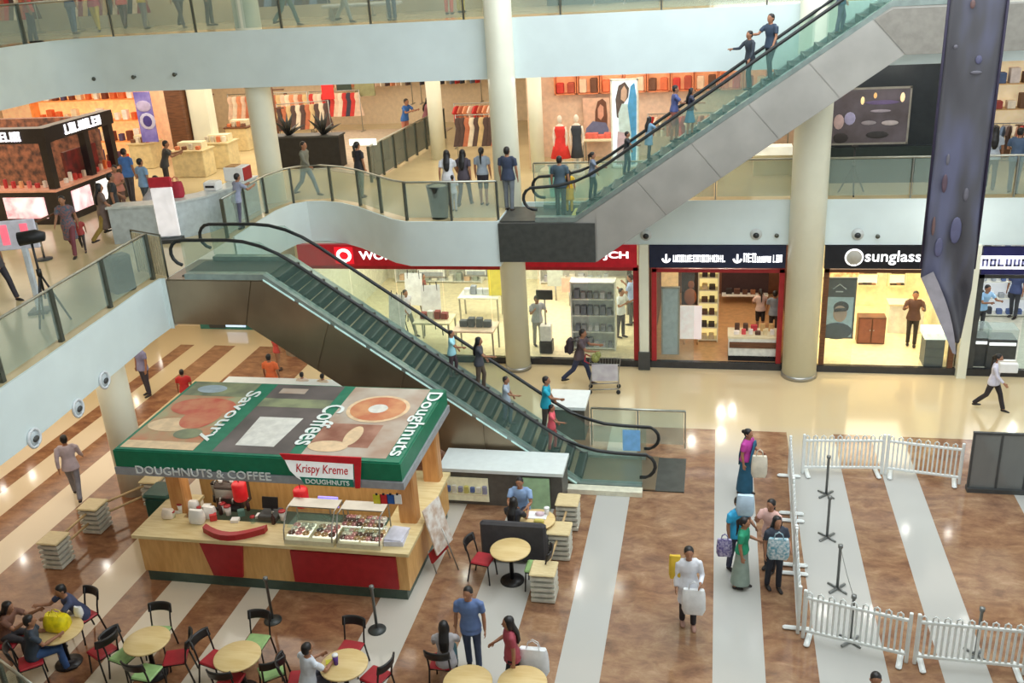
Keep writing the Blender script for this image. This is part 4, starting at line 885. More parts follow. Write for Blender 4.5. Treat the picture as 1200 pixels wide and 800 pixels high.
# ------------------------------------------------------------------ cafe tables and chairs
CHB = mat('chair_black', srgb(30, 26, 26), .4); SEATR = mat('seat_red', srgb(168, 34, 44), .55); SEATG = mat('seat_green', srgb(150, 186, 120), .55)
def make_chair(seat_mt, label):
    t = thing('cafe_chair', label, 'chair', (0, 0, 0), 0, 'black framed cafe chairs')
    part('seat', MB().rbox((0, 0, .455), (.40, .40, .05), .02), seat_mt, t)
    for x, y in ((-.17, -.17), (.17, -.17)): part('leg', MB().tube([(x, y, .43), (x*1.15, y*1.15, 0)], .016, 6), CHB, t)
    for s in (-1, 1): part('leg', MB().tube([(s*.195, .28, 0), (s*.185, .19, .44), (s*.185, .22, .62), (s*.19, .28, .86)], .017, 6), CHB, t)
    part('seat_frame', MB().tube([(-.18, -.18, .425), (.18, -.18, .425), (.18, .19, .425), (-.18, .19, .425)], .014, 6, closed=True), CHB, t)
    rows = []
    for z in (.74, .77, .86, .90): rows.append([(.215*math.sin(a), .20+.10*math.cos(a)+(z-.74)*.22-.0, z) for a in [R(d) for d in range(-75, 76, 15)]])
    mb = MB(); mb.sheet(rows); o = part('back_rail', mb, CHB, t); s = o.modifiers.new('s', 'SOLIDIFY'); s.thickness = .03
    return t
_first = {}
def chair(px, py, fa, red, label, z=0):
    v = G(px, py, .45)
    if red not in _first:
        c = make_chair(SEATR if red else SEATG, label); c.location = (v.x, v.y, 0); c.rotation_euler = (0, 0, R(fa)); _first[red] = c; return c
    return dup(_first[red], (v.x, v.y, 0), R(fa), label)
def cafe_table(px, py, label, r=.40, first=[]):
    v = G(px, py, .74)
    if first: return dup(first[0], (v.x, v.y, 0), 0, label)
    t = thing('cafe_table', label, 'table', (v.x, v.y, 0), 0, 'round cafe tables')
    part('table_top', MB().lathe([(r-.02, .705), (r, .715), (r, .735), (r-.01, .742)], n=32), mat('table_beech', srgb(226, 200, 144), .4, scale=2, stretch=(1, 6, 1), col2=srgb(214, 184, 124)), t)
    part('pedestal', MB().lathe([(.045, .03), (.04, .60), (.09, .68), (.22, .705)], n=14), CHB, t)
    part('base', MB().lathe([(.24, 0), (.24, .02), (.1, .05), (.05, .06)], n=24), CHB, t)
    first.append(t); return t
cafe_table(70, 738, 'round cafe table with a yellow bag on it at the lower left'); cafe_table(172, 750, 'empty round cafe table among green and red chairs, second from the left')
cafe_table(278, 768, 'empty round cafe table near the bottom edge, third from the left'); cafe_table(403, 778, 'round cafe table with a purple cup, right of the empty tables')
cafe_table(598, 643, 'round cafe table beside the red chair near the escalator counter'); cafe_table(548, 798, 'round cafe table at the bottom edge below the man in the blue shirt'); cafe_table(612, 799, 'round cafe table at the bottom edge before the woman in red')
for a in ((97, 722, -20, 1, 'cafe chair carrying the man in the navy shirt at the left table'), (120, 762, -115, 1, 'empty red cafe chair right of the yellow bag table'),
          (36, 775, 130, 1, 'red cafe chair at the lower left corner under the person in jeans'), (10, 752, 95, 1, 'red cafe chair at the far left edge'),
          (146, 768, 75, 0, 'green seated chair left of the second cafe table'), (184, 742, 5, 0, 'green seated chair behind the second cafe table'), (206, 770, -70, 1, 'red seated chair right of the second cafe table'), (172, 788, 175, 0, 'green seated chair before the second cafe table'),
          (252, 772, 75, 1, 'red seated chair left of the third cafe table'), (300, 752, 0, 0, 'green seated chair behind the third cafe table'), (318, 786, -140, 0, 'green seated chair right of the third cafe table'), (270, 797, 180, 1, 'red seated chair before the third cafe table at the bottom edge'),
          (410, 760, -5, 1, 'red seated chair behind the purple cup table'), (440, 792, -110, 1, 'red seated chair right of the purple cup table'), (352, 795, 105, 1, 'red seated chair left of the purple cup table'),
          (566, 655, 80, 1, 'lone red seated chair left of the escalator cafe table'), (628, 664, -90, 0, 'green seated chair right of the escalator cafe table')): chair(*a)
# yellow bag, cup, other table things
v = G(70, 736, .742); bag(v.x-.02, v.y, .742, .46, .30, .34, 'bright yellow carrier bag standing on the left cafe table', mat('yellow_plastic', srgb(232, 214, 20), .4, var=.2, scale=9)); 
v2 = G(82, 728, .742); bag(v2.x+.08, v2.y+.17, .742, .16, .2, .12, 'small white bag behind the yellow bag on the left cafe table', WC, name='paper_bag', handles=False)
v = G(394, 778, .742); t = thing('tumbler', 'purple and white tumbler on the cafe table at the bottom', 'cup', v); part('cup', MB().lathe([(.035, 0), (.05, .18)], n=14), cm(96, 60, 150), t); part('lid', MB().lathe([(.053, .18), (.05, .2)], n=14), WC, t)
v = G(386, 776, .742); solo('napkin', MB().box((0, 0, .008), (.12, .12, .016), 0, .4), cm(196, 190, 60), 'folded yellow napkin beside the purple tumbler', 'napkin', v)
# sofa, partition and small table by the counter
t = thing('bench_sofa', 'charcoal bench sofa with its back to the cafe table near the escalator', 'sofa', (-3.85, 16.15, 0))
part('backrest', MB().rbox((0, 0, .5), (1.35, .16, .9), .05), mat('sofa_charcoal', srgb(66, 64, 66), .8), t); part('seat', MB().rbox((0, .34, .22), (1.35, .52, .44), .05), mat('sofa_seat', srgb(78, 76, 78), .8), t); part('armrest', MB().rbox((.62, .28, .33), (.14, .6, .66), .04), _mats['sofa_charcoal'], t)
cafe_table(628, 608, 'small cafe table with papers between the seated pair by the escalator')
v = G(630, 604, .742); 
t = thing('food_tray', 'white tray with wrappers on the small table by the escalator', 'tray', v); part('tray', MB().rbox((0, 0, .012), (.4, .28, .024), .01), WC, t); part('wrapper', MB().ell((.05, 0, .05), .1, .07, .05, 10, 6), cm(220, 196, 206), t)
v = G(641, 603, .742); cup(0, 0, 'white cup at the right of the tray by the escalator', WC, WC, 1.2).location = v
v = G(634, 616, .742); solo('packet', MB().rbox((0, 0, .06), (.2, .1, .12), .02), cm(206, 190, 96), 'yellow paper packet in front of the tray by the escalator', 'packet', (v.x-.05, v.y+.05, .742))
# slatted barrier posts
def slat_post(x, y, label, first=[]):
    if first: return dup(first[0], (x, y, 0), 0, label)
    t = thing('slatted_post', label, 'barrier post', (x, y, 0), 0, 'low slatted barrier posts'); 
    part('core', MB().box((0, 0, .3), (.34, .34, .6)), mat('post_core', srgb(104, 104, 100), .5), t)
    for i in range(5): part('slat', MB().box((0, 0, .06+.12*i), (.46, .46, .065)), mat('post_slat', srgb(206, 204, 190), .45), t)
    part('cap', MB().rbox((0, 0, .635), (.50, .50, .05), .02), BEECH, t)
    first.append(t); return t
pl = [(-13.55, 14.95), (-13.52, 16.3), (-13.75, 17.35)]
slat_post(*pl[0], 'nearest slatted post of the row left of the kiosk'); slat_post(*pl[1], 'middle slatted post of the row left of the kiosk'); slat_post(-12.75, 17.55, 'farthest slatted post of the left row, beside the green bin')
pr_ = [(-3.05, 15.1), (-2.97, 16.5), (-2.95, 17.6)]
slat_post(*pr_[0], 'nearest slatted post right of the escalator cafe table'); slat_post(*pr_[1], 'middle slatted post right of the charcoal sofa'); slat_post(*pr_[2], 'farthest slatted post below the escalator kerb')
def rail(a, b, label, zz=(.55, .3)):
    a, b = Vector((*a, 0)), Vector((*b, 0)); c = (a+b)/2; t = thing('barrier_rail', label, 'rail', c); d = (b-a).normalized()*.26
    for z in zz: part('bar', MB().tube([a+d-c+Vector((0, 0, z)), b-d-c+Vector((0, 0, z))], .028, 6), mat('rail_tan', srgb(196, 166, 120), .5), t)
rail(pl[0], pl[1], 'pair of tan bars between the nearest two posts of the left row'); rail(pl[1], (-12.75, 17.55), 'pair of tan bars between the farther two posts of the left row')
rail(pr_[0], pr_[1], 'pair of tan bars between the nearer two posts beside the sofa', (.5,)); rail(pr_[1], pr_[2], 'pair of tan bars between the farther two posts beside the sofa', (.5,))

# ------------------------------------------------------------------ white barrier fence
FW = mat('fence_white', srgb(232, 236, 234), .4, var=.03)
_fm = {}
def fence(a, b, label, h=1.02):
    a, b = Vector((*a, 0)), Vector((*b, 0)); c = (a+b)/2; d = b-a; Ln = d.length-.05; rz = math.atan2(d.y, d.x)
    t = thing('barrier_fence', label, 'barrier', c, rz, 'white plastic barrier sections')
    part('bottom_rail', MB().rbox((0, 0, .17), (Ln, .05, .06), .01), FW, t)
    mb = MB(); n = 12; part('top_rail', mb.rbox((0, 0, h-.16), (Ln, .05, .06), .01), FW, t)
    k = max(8, int(Ln/.088))
    if 'bar' not in _fm: _fm['bar'] = MB().box((0, 0, .5), (.036, .028, .70)).mesh('bar', FW)
    for i in range(k): link('bar', _fm['bar'], t, (-Ln/2+Ln*(i+.5)/k, 0, .02))
    # looped crests over pairs of bars
    for i in range(k//2):
        x = -Ln/2+Ln*(2*i+1)/k
        if 'loop' not in _fm: _fm['loop'] = MB().tube([(-.044, 0, h-.15), (-.04, 0, h-.06), (0, 0, h-.03), (.04, 0, h-.06), (.044, 0, h-.15)], .016, 6).mesh('crest_loop', FW)
        link('crest_loop', _fm['loop'], t, (x, 0, 0))
    for s in (-1, 1):
        part('end_post', MB().rbox((s*(Ln/2-.02), 0, h/2), (.06, .06, h), .01), FW, t); part('foot', MB().rbox((s*(Ln/2-.12), 0, .035), (.10, .52, .07), .03), FW, t)
    return t
fence((2.06, 20.35), (3.9, 20.5), 'left section of the far white barrier fence'); fence((3.9, 20.5), (5.5, 20.2), 'right section of the far white barrier fence, next to the grey partition')
fp = [(1.80, 20.3), (1.74, 18.4), (1.67, 16.5), (1.60, 14.55)]
for i, l in enumerate(('farthest section of the side barrier fence seen nearly edge on', 'middle section of the side barrier fence behind the waiting women', 'nearest section of the side barrier fence seen nearly edge on')): fence(fp[i], fp[i+1], l)
fence((1.64, 14.5), (3.38, 14.05), 'left section of the near white barrier fence'); fence((3.42, 14.05), (5.2, 14.0), 'middle section of the near white barrier fence'); fence((5.22, 14.0), (7.0, 13.95), 'right section of the near white barrier fence cut by the picture edge')
# grey partition
t = thing('grey_partition', 'grey panel partition in a dark frame at the end of the white fence', 'partition', (6.4, 19.95, 0))
PG = glass('smoked_panel', srgb(120, 122, 120), .9, .12)
for i in range(3): part('panel', MB().box((-.55+i*.56, 0, .72), (.53, .03, 1.34)), PG, t)
for i in range(4): part('upright', MB().box((-.83+i*.56, 0, .71), (.045, .06, 1.42)), CHARCOAL, t)
part('top_bar', MB().box((.01, 0, 1.42), (1.73, .07, .05)), CHARCOAL, t); part('base_bar', MB().box((.01, 0, .05), (1.73, .2, .1)), CHARCOAL, t)
# stanchions
def stanchion(px, py, label, star=True, first={}):
    v = G(px, py)
    if star in first: return dup(first[star], (v.x, v.y, 0), 0, label)
    t = thing('queue_stanchion', label, 'stanchion', (v.x, v.y, 0), 0, 'grey queue stanchions')
    GM = mat('stanchion_grey', srgb(128, 130, 128), .35, .6)
    part('pole', MB().lathe([(.028, .04), (.028, .92), (.045, .93), (.045, .99), (.02, 1.0)], n=12), GM, t)
    if star:
        for k in range(4): part('foot', MB().rbox((0, 0, .025), (.46, .06, .04), .015, 0, R(45+k*90)) if k < 1 else MB().tube([(0, 0, .04), (.22*math.cos(R(45+k*90)), .22*math.sin(R(45+k*90)), .015)], .022, 6), GM, t)
    else: part('base', MB().lathe([(.17, 0), (.17, .02), (.06, .05), (.03, .06)], n=20), mat('stanchion_dark', srgb(58, 62, 60), .4), t)
    first[star] = t; return t
for (px, py), l in zip(((968, 580), (969, 630), (981, 690), (996, 752), (1143, 768)), ('farthest queue stanchion inside the white fence', 'second farthest queue stanchion inside the white fence', 'middle queue stanchion on the pale stripe inside the fence', 'queue stanchion just behind the left section of the near fence', 'queue stanchion behind the middle of the near fence at the right')): stanchion(px, py, l)
stanchion(320, 727, 'thin stanchion with a dark round base before the kiosk, left one', False); stanchion(442, 738, 'thin stanchion with a dark round base before the kiosk, right one', False)
def belt(p, q, label):
    a, b = G(*p), G(*q); c = (a+b)/2; t = MB().sheet([[a-c+Vector((0, 0, .95)), (0, 0, .90), b-c+Vector((0, 0, .95))], [a-c+Vector((0, 0, .91)), (0, 0, .86), b-c+Vector((0, 0, .91))]])
    solo('queue_belt', t, mat('belt_grey', srgb(150, 152, 150), .6), label, 'belt', c)
belt((981, 690), (996, 752), 'slack grey belt between the two nearest stanchions at the left of the fence'); belt((968, 580), (969, 630), 'slack grey belt between the two farthest stanchions')

# ------------------------------------------------------------------ shopping trolley
v = G(708, 457); t = thing('shopping_trolley', 'grey wire shopping trolley with a pale advert panel pushed by the man with the backpack', 'trolley', (v.x+.05, v.y-.05, 0), R(4))
GRY = mat('trolley_wire', srgb(160, 160, 156), .35, .7)
part('basket', (lambda mb: (mb.tube([(-.42, -.25, .95), (.42, -.22, .9), (.42, .22, .9), (-.42, .25, .95)], .014, 6, closed=True), mb.tube([(-.34, -.2, .5), (.36, -.17, .55), (.36, .17, .55), (-.34, .2, .5)], .012, 6, closed=True), [mb.tube([(-.34+.07*i, s*.19, .5), (-.42+.084*i, s*.24, .94)], .005, 4) for i in range(11) for s in (-1, 1)], [mb.tube([(.36, -.17+.057*i, .55), (.42, -.22+.073*i, .9)], .005, 4) for i in range(7)], mb)[-1])(MB()), GRY, t)
part('advert_panel', MB().box((0, -.27, .68), (.72, .02, .5)), mat('advert_pale', srgb(206, 204, 208), .5, scale=4, col2=srgb(186, 180, 190)), t)
part('frame', MB().tube([(-.45, -.2, .12), (.38, -.2, .16)], .016, 6).tube([(-.45, .2, .12), (.38, .2, .16)], .016, 6).tube([(-.45, -.2, .12), (-.38, -.2, .5)], .016, 6).tube([(-.45, .2, .12), (-.38, .2, .5)], .016, 6).tube([(.36, -.18, .15), (.36, -.17, .55)], .012, 6).tube([(.36, .18, .15), (.36, .17, .55)], .012, 6), GRY, t)
part('push_bar', MB().tube([(-.42, -.25, .95), (-.55, -.25, 1.02), (-.55, .25, 1.02), (-.42, .25, .95)], .018, 8), REDP, t)
for x, y in ((-.43, -.2), (-.43, .2), (.36, -.2), (.36, .2)): part('wheel', MB().tube([(x, y-.018, .06), (x, y+.018, .06)], .06, 14), RUBBER, t)
solo('leafy_bunch', MB().ell((0, 0, 0), .12, .1, .14, 9, 6).ell((.08, 0, .1), .09, .08, .1, 8, 5), mat('olive_leaf', srgb(146, 150, 84), .7, var=.4, scale=30), 'olive green bunch in the shopping trolley', 'produce', (v.x-.22, v.y-.05, 1.0))

# low railing at the lower left corner of the cafe
a, b = G(-28, 752, 1.0), G(50, 812, 1.0)
railing('cafe_railing', 'grey glass cafe railing cutting the lower left corner', [(a.x, a.y), (b.x, b.y)], 0, 1.0, 0, .9, pm=POSTM)
NAVY_C, DEN, BLKC, GRYT = cm(52, 58, 84), cm(62, 74, 100), cm(36, 36, 40), cm(120, 122, 128)
def gp(px, py, z=0): v = G(px, py, z); return (v.x, v.y, z)
def hp_(px, py, h, z=0, sit=False):      # from the pixel of the crown of the head
    v = G(px, py, z+h); return (v.x, v.y, z)
# --- atrium floor, near
person('man in a blue shirt and dark jeans standing between two women at the bottom', gp(556, 783), 5, 1.70, 'stand', cm(98, 122, 170), DEN, fine=True, sleeve='short', hem=.80, turn=-20, shoe=cm(40, 36, 40), belly=1.15)
person('woman in a dusty red top holding a white bag at the bottom edge', hp_(597, 722, 1.58), -70, 1.58, 'carry', cm(168, 70, 84), cm(36, 38, 44), hair='long', female=True, fine=True, sleeve='short', hem=.80)
person('person with long black hair and a pale grey top sitting at the bottom edge', hp_(519, 735, 1.22), 190, 1.60, 'sit', cm(176, 172, 176), cm(70, 110, 120), hair='long', female=True, fine=True)
person('woman in a white tunic with a dark scarf walking and carrying white bags', gp(806, 733), 8, 1.70, 'hold', cm(226, 228, 236), cm(40, 38, 46), hair='tail', female=True, fine=True, hem=.55, sleeve='long', shoe=cm(170, 130, 116))
person('woman in a teal saree and magenta blouse turned to the right', gp(873, 578), 60, 1.62, 'hold', cm(192, 66, 160), cm(34, 92, 122), hair='bun', female=True, fine=True, legs='saree', hcol=cm(36, 96, 128))
person('person in a cyan shirt carrying a pale blue bundle behind the green blouse', gp(862, 668), 40, 1.66, 'hold', cm(60, 176, 226), cm(60, 66, 90), fine=True, sleeve='short')
person('woman in a pale pink top and black trousers facing the group', gp(901, 668), -30, 1.62, 'phone', cm(228, 184, 174), cm(42, 42, 50), hair='tail', female=True, fine=True, hem=.78)
person('woman in a green blouse and long grey skirt with a purple bag', gp(868, 688), 75, 1.56, 'hold', cm(40, 150, 112), cm(150, 168, 158), hair='tail', female=True, fine=True, legs='skirt', sleeve='short')
person('woman with long hair in black trousers holding a patterned bag by the fence', gp(906, 690), 20, 1.62, 'hold', cm(52, 58, 72), cm(38, 42, 54), hair='long', female=True, fine=True, hem=.84)
person('woman in white walking right with a white box near the silver shop', gp(1160, 480), 60, 1.60, 'walk', cm(206, 204, 220), cm(44, 38, 44), hair='tail', female=True, sleeve='long')
person('person with black hair cut by the bottom edge before the near fence', hp_(1027, 789, 1.62), 0, 1.62, 'stand', cm(70, 66, 76), BLKC, fine=True)
person('man with a backpack pushing a shopping trolley past the red shop', gp(680, 450), 85, 1.76, 'push', cm(92, 78, 84), cm(44, 54, 84))
# --- cafe
person('seated man in a navy shirt at the table with the yellow bag', (*G(97, 722, .45).xy, 0), -35, 1.70, 'sitlean', cm(62, 70, 100), cm(188, 182, 172), fine=True, sleeve='short')
person('seated person in a dark top and blue jeans at the lower left corner', (*G(40, 770, .45).xy, 0), 130, 1.68, 'sit', cm(52, 62, 74), cm(52, 84, 134), fine=True)
person('seated person in brown at the far left edge of the picture', (*G(6, 748, .45).xy, 0), 95, 1.66, 'sitlean', cm(120, 82, 66), cm(60, 56, 60), hair='long', female=True, fine=True)
person('seated person in a white shirt cut by the bottom edge', (*G(362, 806, .45).xy, 0), 150, 1.66, 'sit', cm(210, 216, 226), cm(60, 60, 70), fine=True)
person('seated person in a pale blue shirt facing out from the escalator counter', (*G(612, 598, .45).xy, 0), 0, 1.66, 'sit', cm(140, 168, 208), cm(64, 66, 80), fine=True, sleeve='short')
person('seated woman with black hair on the charcoal sofa seen from behind', (*G(602, 626, .45).xy, 0), 165, 1.60, 'sit', cm(44, 44, 50), cm(44, 44, 52), hair='long', female=True, fine=True)
# --- left hall on the ground floor
person('man in a lilac grey shirt and grey trousers walking left of the kiosk', gp(92, 583), -150, 1.72, 'walk', cm(190, 176, 184), cm(124, 122, 130), fine=True, sleeve='long')
person('man in a blue-violet shirt and dark trousers standing in the far hall', gp(174, 463), -20, 1.70, 'stand', cm(134, 134, 170), cm(60, 58, 70), sleeve='short')
person('child in a red top beyond the kiosk roof', hp_(212, 433, 1.35), 200, 1.35, 'stand', cm(196, 44, 44), cm(70, 40, 40))
person('person in an orange top beyond the white counter', hp_(314, 415, 1.55), 180, 1.55, 'stand', cm(228, 110, 60), cm(90, 70, 60))
person('dark haired person half hidden by the white counter, left of the two', hp_(353, 436, 1.22), 180, 1.22, 'stand', cm(226, 206, 186), cm(80, 70, 60))
person('dark haired person half hidden by the white counter, right of the two', hp_(377, 438, 1.2), 170, 1.2, 'stand', cm(216, 196, 170), cm(70, 70, 80))
person('child in coral glimpsed under the escalator far in the hall', hp_(321, 391, 1.2), 150, 1.2, 'stand', cm(206, 80, 70), cm(160, 120, 90))
# --- riders of the lower escalator
def rider(label, px, py, h, fa, esc_z, ymid, **k):
    z0 = 3.0
    v = W(px, py, ymid); x = v.x
    for _ in range(12): z = esc_z(x)
    return person(label, (x, ymid, z+.0), fa, min(1.8, max(1.1, v.z-z)), 'stairs', **k)
rider('escalator rider in a pale cyan top at the upper part of the lower escalator', 527, 387, 1.6, 95, esc1_z, 20.15, top=cm(160, 214, 224), bot=cm(74, 60, 66))
rider('escalator rider with long dark hair and a dark top on the lower escalator', 559, 395, 1.6, 95, esc1_z, 20.3, top=cm(66, 68, 76), bot=cm(96, 82, 70), hair='long', female=True)
rider('escalator rider in a grey shirt on the lower escalator', 591, 441, 1.6, 90, esc1_z, 19.75, top=cm(160, 172, 186), bot=cm(90, 96, 110))
rider('escalator rider in a turquoise top near the foot of the lower escalator', 638, 441, 1.6, 90, esc1_z, 20.2, top=cm(24, 158, 184), bot=cm(80, 74, 70))
rider('child in a coral top at the foot of the lower escalator', 645, 474, 1.3, 90, esc1_z, 19.8, top=cm(220, 92, 104), bot=cm(176, 80, 80))
# --- riders of the upper escalator
rider('rider in grey at the bottom of the upper escalator', 693, 178, 1.6, 95, esc2_z, 24.8, top=cm(112, 122, 140), bot=cm(44, 52, 56), hair='tail', female=True)
rider('rider in black low on the upper escalator', 734, 166, 1.6, 95, esc2_z, 25.0, top=cm(44, 48, 54), bot=cm(50, 64, 76))
rider('woman with long dark hair and a pale blue tunic on the upper escalator', 760, 137, 1.6, 130, esc2_z, 24.7, top=cm(120, 156, 184), bot=cm(50, 40, 50), hair='long', female=True, hem=.6)
rider('man in a blue shirt halfway up the upper escalator', 790, 100, 1.7, 100, esc2_z, 25.0, top=cm(78, 88, 140), bot=cm(150, 90, 80), legs='shorts')
rider('woman with long dark hair and a blue skirt halfway up the upper escalator', 809, 103, 1.6, 90, esc2_z, 24.7, top=cm(46, 48, 70), bot=cm(64, 120, 150), hair='long', female=True, legs='knee')
rider('man in dark clothes with his hand on the upper escalator rail', 880, 36, 1.7, -60, esc2_z, 24.9, top=cm(48, 56, 66), bot=cm(40, 60, 64), sleeve='long')
rider('man in a dark blue shirt near the top of the upper escalator', 905, 16, 1.7, -50, esc2_z, 24.9, top=cm(52, 68, 88), bot=cm(44, 52, 62))
rider('rider in dark blue cut by the top edge on the upper escalator', 988, -30, 1.7, 90, esc2_z, 24.9, top=cm(44, 76, 96), bot=cm(70, 74, 92))
# --- inside the ground shops
ZS = .17
person('man in a white shirt and dark trousers inside the bright shop', gp(728, 395, ZS), 60, 1.62, 'fold', cm(222, 228, 236), cm(64, 62, 66))
person('man in a pale blue shirt behind the white-shirted man in the bright shop', gp(741, 380, ZS), -100, 1.70, 'phone', cm(160, 180, 226), cm(80, 84, 84))
person('person in a maroon top far inside the bright shop', gp(499, 371, ZS), 90, 1.55, 'stand', cm(132, 60, 50), cm(160, 150, 140), hair='long', female=True)
person('person in pale grey glimpsed behind the escalator rail in the bright shop', gp(479, 392, ZS), 60, 1.6, 'walk', cm(206, 206, 220), cm(110, 110, 104))
person('shop assistant in grey beside the tall demonstration stand', gp(631, 405, ZS), 30, 1.66, 'phone', cm(170, 174, 180), cm(150, 150, 150))
person('person in a pale pink top and black shorts inside the red framed shop', gp(890, 391, ZS), 190, 1.45, 'phone', cm(226, 196, 180), cm(40, 34, 34), legs='shorts', hair='tail', female=True)
person('person in grey at the right side of the red framed shop', gp(906, 395, ZS), 180, 1.5, 'stand', cm(150, 160, 170), cm(60, 52, 50))
person('man in a brown suit and white shirt with hands joined at the warm shop door', gp(1067, 405, ZS), -10, 1.70, 'fold', cm(96, 66, 54), cm(54, 48, 44), sleeve='long')
person('person in a pale blue shirt behind the glass counters of the silver shop', gp(1146, 392, ZS), 30, 1.62, 'railing', cm(150, 190, 226), cm(60, 60, 64))
person('person in dark blue far inside the silver shop', gp(1186, 372, ZS), -40, 1.66, 'stand', cm(66, 78, 120), cm(60, 62, 70))
# --- first gallery, left
person('man in a bright blue shirt seen from behind by the black kiosk', gp(157, 238, Z1), 170, 1.70, 'stand', cm(72, 122, 190), cm(70, 66, 70), sleeve='short')
person('person in pale grey crouching beside the man in bright blue', gp(177, 252, Z1), 150, 1.62, 'kneel', cm(178, 176, 182), cm(90, 84, 84))
person('woman in a coral patterned top near the standing sign', (-17.15, 25.0, Z1), 10, 1.5, 'hold', cm(206, 136, 116), cm(120, 90, 80), hair='tail', female=True)
person('man in a light blue shirt behind the red and white box on the gallery', (-16.5, 25.3, Z1), 160, 1.62, 'stand', cm(132, 168, 206), cm(90, 100, 110))
person('person in dark clothes bending over the display tables', gp(199, 225, Z1), 120, 1.66, 'railing', cm(66, 66, 66), cm(56, 52, 52))
person('dark haired person leaning on the rail beside the grey counter', hp_(272, 204, 1.5, Z1), 150, 1.5, 'railing', cm(150, 156, 180), cm(90, 90, 110))
person('person in a brown tunic walking beside someone in black', gp(128, 284, Z1), 130, 1.64, 'walk', cm(112, 94, 88), cm(150, 126, 60), hem=.45, female=True, hair='long')
person('person in black clothes walking in front of the lit kiosk side', gp(141, 273, Z1), 135, 1.70, 'walk2', cm(48, 50, 54), cm(66, 62, 74))
person('woman in a red and teal patterned outfit walking behind the left railing', gp(88, 299, Z1), 20, 1.60, 'walk', mat('patterned_red_teal', srgb(150, 96, 92), .7, scale=22, col2=srgb(60, 96, 116)), cm(120, 60, 70), hair='tail', female=True, hem=.5)
person('small child in red walking beside the patterned outfit', gp(99, 294, Z1), 30, .95, 'walk', cm(170, 66, 62), cm(70, 60, 56))
person('person in dark clothes cut by the left picture edge on the gallery', gp(6, 352, Z1), 80, 1.66, 'walk', cm(70, 66, 72), cm(50, 46, 56))
# --- first gallery, middle
person('man in a grey-green top and blue jeans striding along the bay railing', gp(362, 229, Z1), 85, 1.70, 'walk', cm(112, 114, 104), cm(112, 128, 142), sleeve='long')
person('person in a black top standing at the curved bay railing', gp(425, 231, Z1), 150, 1.66, 'stand', cm(44, 42, 48), cm(110, 122, 112), hair='tail', female=True)
person('long haired woman in a white top walking away at the middle of the gallery', gp(528, 243, Z1), 185, 1.66, 'walk', cm(212, 212, 216), cm(56, 50, 62), hair='long', female=True)
person('person in dark clothes beside the woman in the white top', gp(546, 241, Z1), 175, 1.62, 'walk2', cm(74, 66, 76), cm(64, 58, 70), hair='long', female=True)
person('small child in white beside the black bin', gp(533, 247, Z1), 180, 1.0, 'stand', cm(206, 208, 214), cm(190, 190, 200))
person('person in a grey shirt and dark shorts standing alone on the middle gallery', gp(568, 240, Z1), 180, 1.62, 'stand', cm(150, 160, 172), cm(48, 44, 54), legs='shorts', hair='tail', female=True)
person('man in a navy shirt and grey trousers next to the central column', (W(595, 200, 25.3).x, 25.3, Z1), 170, 1.74, 'stand', cm(52, 62, 86), cm(110, 116, 124))
person('person in a dark teal shirt beside the child in yellow', hp_(655, 183, 1.6, Z1), 175, 1.6, 'stand', cm(66, 84, 96), cm(70, 70, 70))
person('child in a yellow dress before the mannequins', hp_(666, 199, 1.15, Z1), 180, 1.15, 'stand', cm(220, 176, 40), cm(190, 160, 50), female=True, hair='long', hem=.5)
person('person in a blue shirt leaning on the far gallery railing', (W(472, 115, 36.0).x, 36.0, Z1), 70, 1.66, 'railing', cm(56, 106, 176), cm(190, 120, 100))
person('person in a plum top leaning on the far gallery railing', (W(497, 115, 36.4).x, 36.4, Z1), 90, 1.62, 'railing', cm(150, 96, 104), cm(40, 40, 44), hair='long', female=True)
person('person in pale green standing among the far clothes shelves on the gallery', (*(lambda q: (q[0]*39.3/q[1], 39.3))(hp_(334, 108, 1.6, Z1)), Z1), 20, 1.6, 'stand', cm(170, 190, 110), cm(120, 80, 60))
# --- first gallery, right shop
person('person in a white and grey top near the warm shelves at the right', gp(1158, 222, Z1), 175, 1.66, 'stand', cm(186, 194, 206), cm(70, 66, 70), hair='long', female=True)
person('person in a blue denim jacket at the far right of the gallery', gp(1186, 226, Z1), 150, 1.68, 'hold', cm(72, 92, 120), cm(84, 96, 112))
